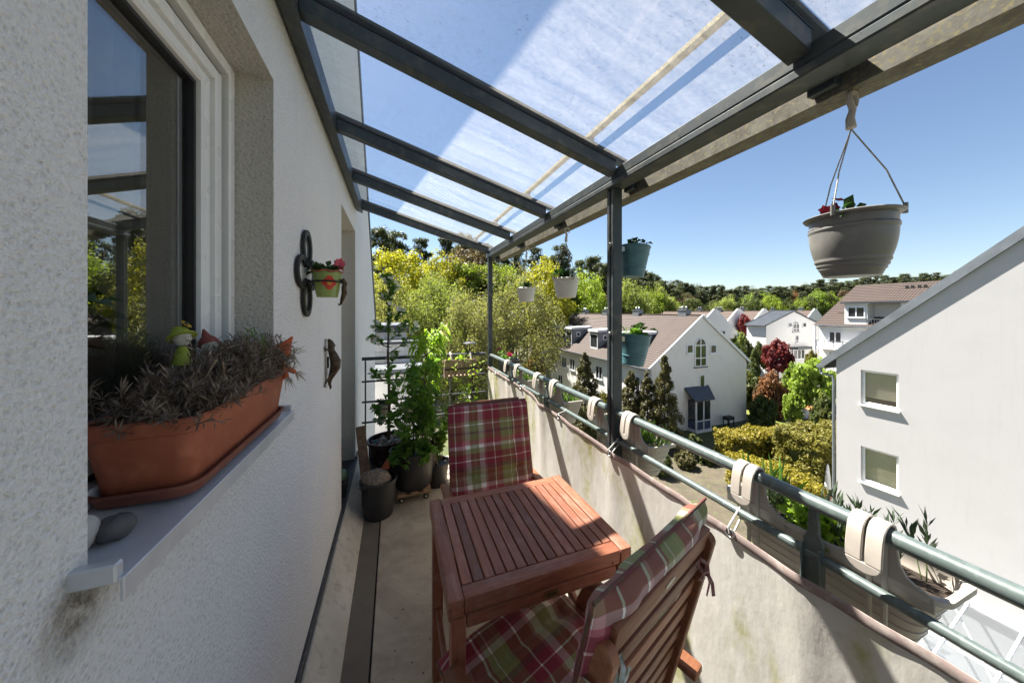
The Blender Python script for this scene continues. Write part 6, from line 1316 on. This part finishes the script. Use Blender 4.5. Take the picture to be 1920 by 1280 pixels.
for cy, cz, a in ((hy_, hz_+0.105, 0), (hy_-0.075, hz_+0.005, R(90)), (hy_+0.075, hz_+0.005, R(-90)), (hy_, hz_-0.095, R(180))): shoe(cy, cz, a)
pcx, pcy, pzb = XW+0.080, hy_+0.02, 1.608
rg = MB(); rg.tube([(pcx+0.060*math.cos(a), pcy+0.060*math.sin(a), pzb+0.066) for a in [2*math.pi*i/28 for i in range(29)]], 0.0035, 8, False); rg.tube([(XW+0.012, pcy, pzb+0.066), (pcx-0.058, pcy, pzb+0.066)], 0.004, 8); rg.obj('ring', 'black_iron', hs, smooth=True)
sh = MB(); q_ = Vector((pcx+0.058, pcy-0.01, pzb+0.064)); sh.tube([q_+Vector((-0.012, 0, 0.004)), q_+Vector((0.004, 0, 0.010)), q_+Vector((0.012, 0, -0.002)), q_+Vector((0.006, 0.002, -0.022)), q_+Vector((0.008, 0.004, -0.045)), q_+Vector((0.0, 0.004, -0.070)), q_+Vector((-0.006, 0.003, -0.092)), q_+Vector((-0.013, 0.003, -0.098)), q_+Vector((-0.015, 0.003, -0.088))], [0.006, 0.011, 0.009, 0.010, 0.011, 0.008, 0.005, 0.003, 0.002], 10); sh.obj('figure', 'bronze', hs, smooth=True)
gp_ = thing('glazed_pot', 'lime green glazed pot with red poppy sitting in the horseshoe holder', 'flower pot', (pcx, pcy, pzb))
m = MB(); potmesh(m, 0.040, 0.0535, 0.112, 0.003, 0.003, (), 0.002, 32, (pcx, pcy, pzb)); m.obj('pot', 'glaze_green', gp_, smooth=True)
MB().tube([(pcx+(0.0555+0.002*math.sin(a*9))*math.cos(a), pcy+(0.0555+0.002*math.sin(a*9))*math.sin(a), pzb+0.109+0.003*math.sin(a*7)) for a in [2*math.pi*i/48 for i in range(49)]], 0.0045, 6, False).obj('rim', 'rust_rim', gp_, smooth=True)
fa_ = R(-72); fn_ = Vector((math.cos(fa_), math.sin(fa_), -0.10)).normalized(); fc = Vector((pcx, pcy, pzb+0.060))+Vector((math.cos(fa_), math.sin(fa_), 0))*0.0485
d_, y_, z_ = frame_of(fn_); fl = MB(); vs = [fc+fn_*0.003]
for i in range(24): a = 2*math.pi*i/24; r_ = 0.026*(1+0.18*math.cos(4*a)); lp = fc+y_*(r_*math.cos(a))+z_*(r_*math.sin(a)); hv = Vector((lp.x-pcx, lp.y-pcy, 0)); hv = hv.normalized()*(0.0410+0.0135*(lp.z-pzb)/0.112+0.0048); vs.append(Vector((pcx+hv.x, pcy+hv.y, lp.z)))
fl.add(vs, [(0, i+1, (i+1) % 24+1) for i in range(24)]); po = fl.obj('painted_poppy', 'poppy', gp_)
MB().lathe([(0.010, 0), (0.009, 0.0015), (0.0001, 0.002)], 12, fc+fn_*0.0042, Matrix((y_, z_, d_)).transposed()).obj('poppy_heart', 'poppy_heart', po)
rs = np.random.RandomState(15); sp_ = sprout(rs, (pcx, pcy, pzb+0.098), 16, 0.040, 0.070, 0.5)
plant('primula', 'dark leafed plant with pink flower in the green glazed wall pot', 'plant', (pcx, pcy, pzb+0.09), sp_, 0.0016, 'green_stem', stem_leaves(sp_, 6, 0.034, 0.022, rs, 0.8, 0.3, 0.2, 0.4), 'leaf_deep', flowers([(pcx+0.045, pcy+0.01, pzb+0.150), (pcx+0.040, pcy+0.025, pzb+0.142)], 0.026, rs, 6, 0.2, [0.4, -0.8, 0.3]), 'petal_pink')
# ---- gecko
ge = thing('gecko_ornament', 'bronze gecko ornament climbing the white wall below the horseshoes', 'wall ornament', (XW, 1.99, 1.25))
gy, gx = 1.985, XW+0.020
bodyp = [(0.010, 0.0, 0.135), (0.020, 0.002, 0.118), (0.026, 0.003, 0.098), (0.022, 0.0, 0.080), (0.034, -0.004, 0.050), (0.046, -0.006, 0.015), (0.044, -0.004, -0.020), (0.030, 0.0, -0.055), (0.018, 0.006, -0.085), (0.014, 0.010, -0.110), (0.020, 0.008, -0.130), (0.018, 0.004, -0.142)]
m = MB(); m.tube([(XW+a, gy+b, 1.262+c) for a, b, c in bodyp], [0.006, 0.014, 0.019, 0.015, 0.021, 0.027, 0.026, 0.018, 0.011, 0.008, 0.006, 0.002], 14); m.obj('body', 'bronze', ge, smooth=True)
for sy in (-1, 1):
    for zc, zl in ((0.055, 0.085), (-0.045, -0.095)):
        m = MB(); a = Vector((XW+0.026, gy+sy*0.014, 1.262+zc)); b = Vector((XW+0.028, gy+sy*0.050, 1.262+(zc+zl)/2+0.012)); c = Vector((XW+0.006, gy+sy*0.062, 1.262+zl)); m.tube([a, b, c], [0.009, 0.006, 0.005], 8)
        for k in range(4): e = c+Vector((0.001, sy*0.016*math.cos(k*0.7-1)+0.0, 0.016*math.sin(k*0.8-0.4)*math.copysign(1, zl))); m.tube([c, e], [0.003, 0.0035], 6)
        m.obj('leg', 'bronze', ge, smooth=True)
m = MB()
for sy in (-1, 1): m.lathe([(0.0001, -0.004), (0.004, 0), (0.0001, 0.004)], 8, (XW+0.030, gy+sy*0.012, 1.262+0.112))
m.obj('eyes', 'gasket', ge, smooth=True); MB().tube([(XW+0.006, gy-0.045, 1.262+0.14), (XW+0.006, gy-0.035, 1.262-0.09)], 0.005, 8).obj('rod', 'steel', ge, smooth=True)
MB().box(XW+0.0005, XW+0.012, gy-0.008, gy+0.012, 1.24, 1.30).obj('wall_mount', 'black_iron', ge)

# ---- the plant corner
def bucket(label, x, y, r0, r1, h, mat, name='plant_pot', th=0.006, z0=0.0, soilk=0.85, ear=False):
    t = thing(name, label, 'flower pot' if 'bucket' not in name else 'bucket', (x, y, z0)); m = MB()
    m.lathe([(0.0001, z0+0.001), (r0*0.97, z0+0.001), (r0, z0+0.008), (r0+(r1-r0)*0.5, z0+h*0.5), (r1-0.004, z0+h-0.03), (r1+0.006, z0+h-0.026), (r1+0.008, z0+h-0.004), (r1+0.004, z0+h), (r1-th, z0+h-0.002), (r1-th-0.004, z0+h*soilk), (0.0001, z0+h*soilk)], 40, (x, y, 0)); m.obj('pot', mat, t, smooth=True)
    return t
t = bucket('black plastic bucket with a stone in it by the drain channel', -0.115, 2.655, 0.105, 0.128, 0.275, 'black_plastic', 'bucket', soilk=0.35)
for a in (R(40), R(220)): MB().tube([(-0.115+0.132*math.cos(a-0.22), 2.655+0.132*math.sin(a-0.22), 0.262), (-0.115+0.160*math.cos(a), 2.655+0.160*math.sin(a), 0.270), (-0.115+0.132*math.cos(a+0.22), 2.655+0.132*math.sin(a+0.22), 0.262)], 0.006, 8).obj('handle', 'black_plastic', t, smooth=True)
m = MB(); pebble(m, (-0.135, 2.640, 0.270), 0.105, 0.092, 0.074, 11, 16); o = m.obj('boulder', 'stone', smooth=True); o.rotation_euler = (0, R(-0), 0); tag(o, 'speckled brown round stone lying in the black bucket', 'stone')
MB().prism([(-0.10, 0.30), (-0.06, 0.365), (-0.035, 0.355), (-0.04, 0.29)], 'y', 2.735, 2.755).obj('brick_shard', 'terracotta', None); tag(bpy.data.objects['brick_shard'], 'red clay shard behind the stone in the bucket', 'shard')
t = bucket('tall dark brown pot with pebbles holding the flowering apple sapling', -0.055, 3.13, 0.150, 0.172, 0.395, 'brown_glaze')
for i in range(34):
    a = i*2.4; r_ = 0.145*math.sqrt((i+0.5)/34); m = MB(); pebble(m, (-0.055+r_*math.cos(a), 3.13+r_*math.sin(a), 0.352+0.02*rnd.random()), rnd.uniform(.018, .03), rnd.uniform(.018, .03), rnd.uniform(.013, .02), i, 6)
    o = m.obj('pebble', ('pebble_violet', 'pebble_grey', 'pebble_light', 'pebble_grey', 'pebble_violet', 'pebble_teal')[i % 6 if i != 5 else 5], t, smooth=True)
t = bucket('wide black pot standing on a wheeled wooden dolly', 0.150, 2.86, 0.150, 0.188, 0.300, 'black_plastic', z0=0.085)
dl = thing('plant_dolly', 'square wooden plant dolly with castors under the wide black pot', 'plant dolly', (0.15, 2.86, 0)); 
for dx in (-0.10, 0.0, 0.10): MB().box(0.15+dx-0.030, 0.15+dx+0.030, 2.70, 3.02, 0.066, 0.0845).obj('slat', 'raw_wood', dl, ch=0.003)
for dy in (-0.12, 0.12): MB().box(0.02, 0.28, 2.86+dy-0.02, 2.86+dy+0.02, 0.048, 0.0655).obj('batten', 'raw_wood', dl, ch=0.003)
for dx in (-0.095, 0.095):
    for dy in (-0.125, 0.125):
        w_ = MB(); w_.lathe([(0.0001, -0.009), (0.019, -0.009), (0.0225, -0.006), (0.0225, 0.006), (0.019, 0.009), (0.0001, 0.009)], 18, (0.15+dx, 2.86+dy, 0.0235), Matrix.Rotation(R(90), 3, 'X')); w_ = w_.obj('castor', 'black_plastic', dl, smooth=True); MB().tube([(0.15+dx, 2.86+dy-0.0105, 0.0235), (0.15+dx, 2.86+dy+0.0105, 0.0235)], 0.009, 10).obj('hub', 'cream_pot', w_)
bucket('small black pot of sticks behind the wide black pot', 0.355, 2.93, 0.085, 0.108, 0.21, 'black_plastic')
m = MB(); rs = random.Random(4)
for i in range(6): m.tube([(0.355+rs.uniform(-.05, .05), 2.93+rs.uniform(-.05, .05), 0.18), (0.355+rs.uniform(-.12, .12), 2.93+rs.uniform(-.08, .08), rs.uniform(0.40, 0.62))], 0.004, 6)
o = m.obj('plant_sticks', 'dry_stem', smooth=True); tag(o, 'pale support sticks in the small black pot', 'sticks')
pk = MB(); pk.bar((XW+0.145, 2.86, 0.02), (XW+0.065, 3.12, 0.53), 0.075, 0.022, (0, 0, 1)); pk = pk.obj('wooden_plank', 'raw_wood', ch=0.002); tag(pk, 'rough wooden board leaning against the door jamb', 'plank')
rp = MB(); rp.box(XW-0.085, XW-0.03, 2.54, 2.66, 0.1525, 0.30); rp = rp.obj('red_packet', 'red_pack', ch=0.006); tag(rp, 'red packet standing on the door threshold', 'packet')
MB().box(XW-0.0298, XW-0.029, 2.575, 2.625, 0.24, 0.262).obj('label_patch', 'white_trim', rp)
gv_ = MB(); pebble(gv_, (XW-0.04, 2.74, 0.30), 0.045, 0.06, 0.045, 8); gv_ = gv_.obj('garden_glove', 'glove', smooth=True); tag(gv_, 'crumpled green garden glove on the door threshold', 'glove')
bx_ = MB(); bx_.box(XW-0.10, XW+0.004, 2.68, 2.86, 0.1525, 0.26); bx_ = bx_.obj('tool_box', 'black_plastic', ch=0.01); tag(bx_, 'dark box under the glove on the door threshold', 'box')
tr_ = thing('hand_brush', 'dark hand brush with red handle standing in the door recess', 'brush', (XW-0.07, 2.95, 0.1525)); MB().box(XW-0.09, XW-0.05, 2.90, 3.02, 0.1525, 0.22).obj('bristles', 'black_plastic', tr_, ch=0.004); MB().tube([(XW-0.07, 2.95, 0.221), (XW-0.072, 2.97, 0.33), (XW-0.07, 2.98, 0.42)], [0.012, 0.011, 0.014], 10).obj('handle', 'red_pack', tr_, smooth=True)

# apple sapling with blossom
rs = np.random.RandomState(41); B = Vector((-0.052, 3.13, 0.36)); tr = [B, B+Vector((0.006, 0, 0.4)), B+Vector((-0.006, 0.0, 0.8)), B+Vector((0.002, 0.01, 1.15)), B+Vector((0.01, 0, 1.50))]
paths = [tr]
for (h, dx, dy, L_) in ((0.30, -0.14, -0.05, 0.02), (0.55, -0.15, -0.04, 0.10), (0.86, -0.15, -0.03, 0.10), (0.92, 0.16, -0.02, 0.16), (0.62, 0.05, 0.06, 0.18), (1.00, -0.12, 0.02, 0.06), (1.08, 0.13, 0.0, 0.10), (0.80, 0.24, -0.03, 0.24), (1.25, -0.05, -0.02, 0.10), (1.32, 0.05, 0.02, 0.10), (1.42, -0.03, 0, 0.08), (0.18, -0.08, -0.06, 0.05)):
    q_ = B+Vector((0, 0, h)); paths.append([q_, q_+Vector((dx*0.5, dy*0.5, L_*0.35)), q_+Vector((dx, dy, L_))])
lv = joinVF([stem_leaves(paths[1:], 40, 0.052, 0.034, rs, 0.9, 0.3, 0.1, 0.35), stem_leaves([tr], 150, 0.048, 0.028, rs, 1.0, 0.3, 0.1, 0.62)])
bl_ = []
for p in paths[3:]+paths[3:]: c = p[-1].lerp(p[1], rs.random()*0.5); bl_ += [tuple(c+Vector(tuple(rs.normal(size=3)*0.022))) for _ in range(5)]
for k in range(24): c = B+Vector((rs.normal()*0.03+0.02, rs.normal()*0.03, rs.uniform(0.85, 1.52))); bl_.append(tuple(c))
ap = plant('apple_sapling', 'slender apple sapling with white blossom in the tall brown pot', 'tree', B, paths, 0.0, 'bark', lv, 'leaf_rose', flowers(bl_, 0.024, rs, 5, 0.25), 'petal_white', None, 'blossom')
for o in [c for c in ap.children if c.name.startswith('stem')]: bpy.data.objects.remove(o)
m = MB(); m.tube(tr, [0.016, 0.013, 0.010, 0.007, 0.003], 10)
for p in paths[1:]: m.tube(p, [0.006, 0.0045, 0.002], 6)
m.obj('trunk', 'bark', ap, smooth=True)
# rose bush in the wide black pot, and a peach seedling with bright leaves
rs = np.random.RandomState(43); B = Vector((0.150, 2.86, 0.34)); paths = []
for i in range(18): a = rs.uniform(0, 6.28); s_ = rs.uniform(0.07, 0.25); H = rs.uniform(0.25, 0.80); paths.append([B, B+Vector((math.cos(a)*s_*0.4, math.sin(a)*s_*0.4, H*0.45)), B+Vector((math.cos(a)*s_*0.8, math.sin(a)*s_*0.8, H*0.8)), B+Vector((math.cos(a)*s_*1.15, math.sin(a)*s_*1.15, H))])
for i in range(7): a = rs.uniform(3.4, 6.0); s_ = rs.uniform(0.14, 0.2); paths.append([B, B+Vector((math.cos(a)*s_*0.6, math.sin(a)*s_*0.6, 0.09)), B+Vector((math.cos(a)*s_*1.1, math.sin(a)*s_*1.1, 0.02+rs.uniform(-.06, .05)))])
plant('rose_bush', 'dense green leafy bush in the wide black pot', 'bush', B, paths, 0.005, 'green_stem', stem_leaves(paths, 40, 0.078, 0.052, rs, 1.0, 0.25, 0.15, 0.25), 'leaf_rose')
rs = np.random.RandomState(44); B = Vector((0.235, 3.02, 0.30)); tr = [B, B+Vector((0.01, 0, 0.4)), B+Vector((0.03, 0, 0.72)), B+Vector((0.05, -0.01, 0.98))]; paths = [tr]
for i in range(18):
    h = rs.uniform(0.45, 1.0); a = rs.uniform(0, 6.28); q_ = B+Vector((0.03, 0, h)); L_ = rs.uniform(0.08, 0.22); paths.append([q_, q_+Vector((math.cos(a)*L_*0.5, math.sin(a)*L_*0.3, L_*0.4)), q_+Vector((math.cos(a)*L_, math.sin(a)*L_*0.5, L_*0.45))])
plant('peach_tree', 'young peach tree with bright drooping sunlit leaves in the plant corner', 'tree', B, paths, 0.007, 'bark', stem_leaves(paths[1:], 32, 0.105, 0.026, rs, 0.9, 0.1, 0.55, 0.25), 'leaf_bright')
rs = np.random.RandomState(45); B = Vector((0.355, 2.93, 0.18)); paths = sprout(rs, B, 12, 0.62, 0.16, 0.1)
plant('raspberry_cane', 'green leafy cane in the small black pot', 'plant', B, paths, 0.004, 'green_stem', stem_leaves(paths, 26, 0.060, 0.040, rs, 1.0, 0.2, 0.15, 0.2), 'leaf_fresh')
rs = np.random.RandomState(46); B = Vector((0.72, 3.20, 0.02)); t = bucket('dark pot at the far right corner behind the chair', 0.72, 3.20, 0.11, 0.14, 0.26, 'black_plastic'); paths = []
for i in range(9): a = rs.uniform(0, 6.28); s_ = rs.uniform(0.05, 0.22); H = rs.uniform(0.35, 0.85); paths.append([B+Vector((0, 0, 0.2)), B+Vector((math.cos(a)*s_*0.4, math.sin(a)*s_*0.3, 0.2+H*0.5)), B+Vector((math.cos(a)*s_, math.sin(a)*s_*0.6, 0.2+H))])
plant('blackberry_bush', 'sparse thorny bush with yellow-green leaves before the corner post', 'bush', B+Vector((0, 0, 0.2)), paths, 0.005, 'twig', stem_leaves(paths, 22, 0.048, 0.030, rs, 1.0, 0.3, 0.1, 0.35), 'leaf_bright')
# ---- things on the end railing
bk = thing('wooden_basket', 'brown slatted wooden planter hooked on the end railing', 'planter', (0.65, YB, 0.86)); ex = 0.655
for k in range(8): x = ex-0.145+k*0.041; MB().add([(x-0.017, YB-0.105, 1.045), (x+0.017, YB-0.105, 1.045), (x+0.014, YB-0.085, 0.865), (x-0.014, YB-0.085, 0.865), (x-0.017, YB-0.095, 1.045), (x+0.017, YB-0.095, 1.045), (x+0.014, YB-0.075, 0.865), (x-0.014, YB-0.075, 0.865)], [(0, 1, 2, 3), (7, 6, 5, 4), (0, 4, 5, 1), (1, 5, 6, 2), (2, 6, 7, 3), (3, 7, 4, 0)]).obj('slat', 'basket_wood', bk)
for x in (ex-0.165, ex+0.16): MB().box(x-0.006, x+0.006, YB-0.10, YB-0.024, 0.86, 1.04).obj('end_board', 'basket_wood', bk)
MB().box(ex-0.16, ex+0.155, YB-0.076, YB-0.024, 0.862, 0.872).obj('bottom_board', 'basket_wood', bk); MB().box(ex-0.175, ex+0.17, YB-0.112, YB-0.1055, 0.94, 0.955).obj('band', 'black_iron', bk)
for x in (ex-0.10, ex+0.11): MB().tube([(x, YB-0.09, 1.03), (x, YB-0.05, 1.09), (x, YB, 1.103), (x, YB+0.022, 1.08)], 0.012, 8).obj('hook', 'beige_plastic', bk, smooth=True)
rs = np.random.RandomState(51); paths = []
for i in range(9): b = Vector((ex+rs.uniform(-.13, .13), YB-0.06, 0.98)); a = rs.uniform(0, 6.28); paths.append([b, b+Vector((math.cos(a)*0.03, -0.02, 0.06)), b+Vector((math.cos(a)*0.10, -0.05, rs.uniform(-0.06, 0.14)))])
plant('strawberry_plant', 'straggly yellow-green plant in the slatted wooden planter', 'plant', (ex, YB-0.06, 0.96), paths, 0.002, 'twig', stem_leaves(paths, 12, 0.034, 0.022, rs, 1.0, 0.3, 0.1, 0.3), 'leaf_bright')
def rpot(label, x, z0, lab2):
    t = thing('rail_pot', label, 'flower pot', (x, YB-0.09, z0)); m = MB(); potmesh(m, 0.050, 0.066, 0.115, 0.004, 0.003, (), 0, 24, (x, YB-0.09, z0)); m.obj('pot', 'cream_pot', t, smooth=True); MB().tube([(x, YB-0.03, z0+0.10), (x, YB-0.012, z0+0.135), (x, YB+0.012, z0+0.12)], 0.005, 6).obj('hook', 'steel', t)
    rs = np.random.RandomState(int(x*100)+60); sp = sprout(rs, (x, YB-0.09, z0+0.09), 8, 0.09, 0.07); plant('herb', lab2, 'plant', (x, YB-0.09, z0+0.09), sp, 0.002, 'green_stem', stem_leaves(sp, 8, 0.05, 0.026, rs, 1.0, 0.2, 0.2), 'leaf_deep')
rpot('cream pot hung low on the end railing left of the sapling trunk', -0.10, 0.535, 'small dark plant in the cream pot left of the sapling trunk'); rpot('cream pot hung low on the end railing right of the sapling trunk', 0.135, 0.53, 'dark leafy plant in the cream pot right of the sapling trunk')
sl_ = thing('garden_lamp', 'dark domed solar lamp behind the end railing planter', 'lamp', (0.78, YB+0.06, 1.09)); MB().lathe([(0.075, 0.0), (0.070, 0.008), (0.030, 0.020), (0.0001, 0.024)], 18, (0.78, YB+0.06, 1.19)).obj('dome', 'black_plastic', sl_, smooth=True); MB().tube([(0.78, YB+0.06, 0.85), (0.78, YB+0.06, 1.189)], 0.006, 8).obj('stem', 'black_iron', sl_); MB().box(0.77, 0.79, YB+0.016, YB+0.054, 0.845, 0.875).obj('clamp', 'black_iron', sl_)

# ---- plants in the hanging pots
rs = np.random.RandomState(61)
def potplant(name, label, c, n, h, sp_, L, W, mat, fls=None, flr=0.02, flm=None, sag=0.3, per=7, droop=0.2):
    s_ = sprout(rs, c, n, h, sp_, sag); return plant(name, label, 'plant', c, s_, 0.0016, 'green_stem', stem_leaves(s_, per, L, W, rs, 0.9, 0.25, droop, 0.35), mat, flowers([tuple(Vector(c)+Vector(f)) for f in fls], flr, rs, 6, 0.3) if fls else None, flm)
potplant('petunia', 'dark red flowering plant in the large grey hanging pot', (1.055, 0.452, 1.760), 9, 0.035, 0.065, 0.032, 0.018, 'leaf_deep', [(-0.040, 0.015, 0.045), (-0.033, 0.010, 0.060), (-0.040, 0.02, 0.036), (-0.068, 0.02, 0.034), (0.058, -0.02, 0.036)], 0.016, 'petal_red')
potplant('strawberry_plant', 'bushy green plant in the larger-looking white hanging pot', (1.045, 1.83, 1.74), 14, 0.075, 0.07, 0.045, 0.030, 'leaf_deep'); potplant('strawberry_plant', 'low green plant in the smallest white hanging pot', (1.045, 2.50, 1.725), 10, 0.055, 0.07, 0.038, 0.024, 'leaf_deep')
potplant('geranium', 'few dark leaves in the upper teal pot', (1.085, PY, 1.835), 7, 0.055, 0.045, 0.040, 0.032, 'leaf_deep', per=4); potplant('strawberry_plant', 'leafy strawberry plant in the lower teal pot', (1.088, PY, 1.410), 12, 0.070, 0.065, 0.042, 0.032, 'leaf_fresh', per=5)
# ---- plants in the rail planters
def blades(label, name, c, n, L0, W0, sx, sy, mat, lean=0.35, seed=1, droop=0.12):
    r = np.random.RandomState(seed); C = np.array(c)+np.stack([r.uniform(-sx, sx, n), r.uniform(-sy, sy, n), np.zeros(n)], 1); D = np.stack([r.normal(size=n)*lean, r.normal(size=n)*lean, np.ones(n)], 1)
    V, F = leaves(C, D, r.normal(size=(n, 3))*0.6+np.array([0.6, 0.2, 0.1]), L0*r.uniform(0.5, 1.1, n), W0, 0.12, droop); t = thing(name, label, 'plant', tuple(c)); mesh_obj('foliage', np_mesh('foliage', V, F, mat), t); return t
blades('feathery bright green plant in the planter right of the middle post', 'carnation', (1.065, 1.22, 0.955), 210, 0.13, 0.006, 0.05, 0.17, 'grass_blade', 0.45, 3)
blades('feathery green plant in the planter second from the far end', 'carnation', (1.065, 1.95, 0.955), 200, 0.12, 0.006, 0.05, 0.18, 'grass_blade', 0.4, 4); blades('green plant in the farthest beige planter', 'carnation', (1.065, 2.62, 0.955), 150, 0.10, 0.007, 0.05, 0.18, 'leaf_fresh', 0.4, 5)
blades('upright broad tulip-like leaves in the far end of the nearest planter', 'tulip', (1.075, 0.655, 0.955), 26, 0.165, 0.014, 0.035, 0.06, 'leaf_fresh', 0.22, 6, 0.08)
potplant('parsley', 'low bright green leafy plant in the middle of the nearest planter', (1.07, 0.535, 0.955), 34, 0.06, 0.10, 0.030, 0.022, 'leaf_bright', per=8)
rs = np.random.RandomState(71)
def lavender_spikes(label, y0, y1, n, h, seed):
    r = np.random.RandomState(seed); ps = []
    for i in range(n): b = Vector((1.07+r.uniform(-.04, .035), r.uniform(y0, y1), 0.955)); a = r.uniform(0, 6.28); s_ = r.uniform(0.01, 0.05); H = h*r.uniform(0.5, 1.0); ps.append([b, b+Vector((math.cos(a)*s_*0.4, math.sin(a)*s_*0.4, H*0.5)), b+Vector((math.cos(a)*s_, math.sin(a)*s_, H))])
    plant('lavender', label, 'plant', (1.07, (y0+y1)/2, 0.955), ps, 0.0014, 'green_stem', stem_leaves(ps, 26, 0.036, 0.0065, r, 0.6, 0.7, 0.0, 0.3, 0.1), 'leaf_lavender')
lavender_spikes('grey-green lavender spikes at the near end of the nearest planter', 0.335, 0.47, 16, 0.135, 1); lavender_spikes('greyish herb spilling beside the tulip leaves in the nearest planter', 0.60, 0.70, 14, 0.08, 2)
rs = np.random.RandomState(81); sp_ = sprout(rs, (1.075, 3.05, 1.045), 12, 0.09, 0.13); plant('rose_plant', 'small rose with two pink flowers in the black box planter', 'plant', (1.075, 3.05, 1.045), sp_, 0.002, 'green_stem', stem_leaves(sp_, 7, 0.04, 0.024, rs, 1.0, 0.3, 0.1), 'leaf_rose', flowers([(1.03, 3.20, 1.135), (1.032, 3.205, 1.14), (1.05, 2.93, 1.115), (1.052, 2.935, 1.12)], 0.034, rs, 9, 0.6), 'petal_pink')

# litter on the floor
lt_ = MB(); rr_ = random.Random(5)
for i in range(150):
    x, y = rr_.uniform(-0.08, 0.85), rr_.uniform(0.9, 3.3); s_ = rr_.uniform(0.002, 0.007); a = rr_.uniform(0, 6.28)
    lt_.add([(x+s_*math.cos(a), y+s_*math.sin(a), 0.001), (x+s_*0.4*math.cos(a+1.6), y+s_*0.4*math.sin(a+1.6), 0.0035), (x-s_*math.cos(a), y-s_*math.sin(a), 0.001), (x-s_*0.4*math.cos(a+1.6), y-s_*0.4*math.sin(a+1.6), 0.001)], [(0, 1, 2, 3)])
lt_ = lt_.obj('leaf_litter', 'twig', fix=False); tag(lt_, 'dry crumbs and leaf bits scattered on the balcony floor', 'litter', kind='stuff')
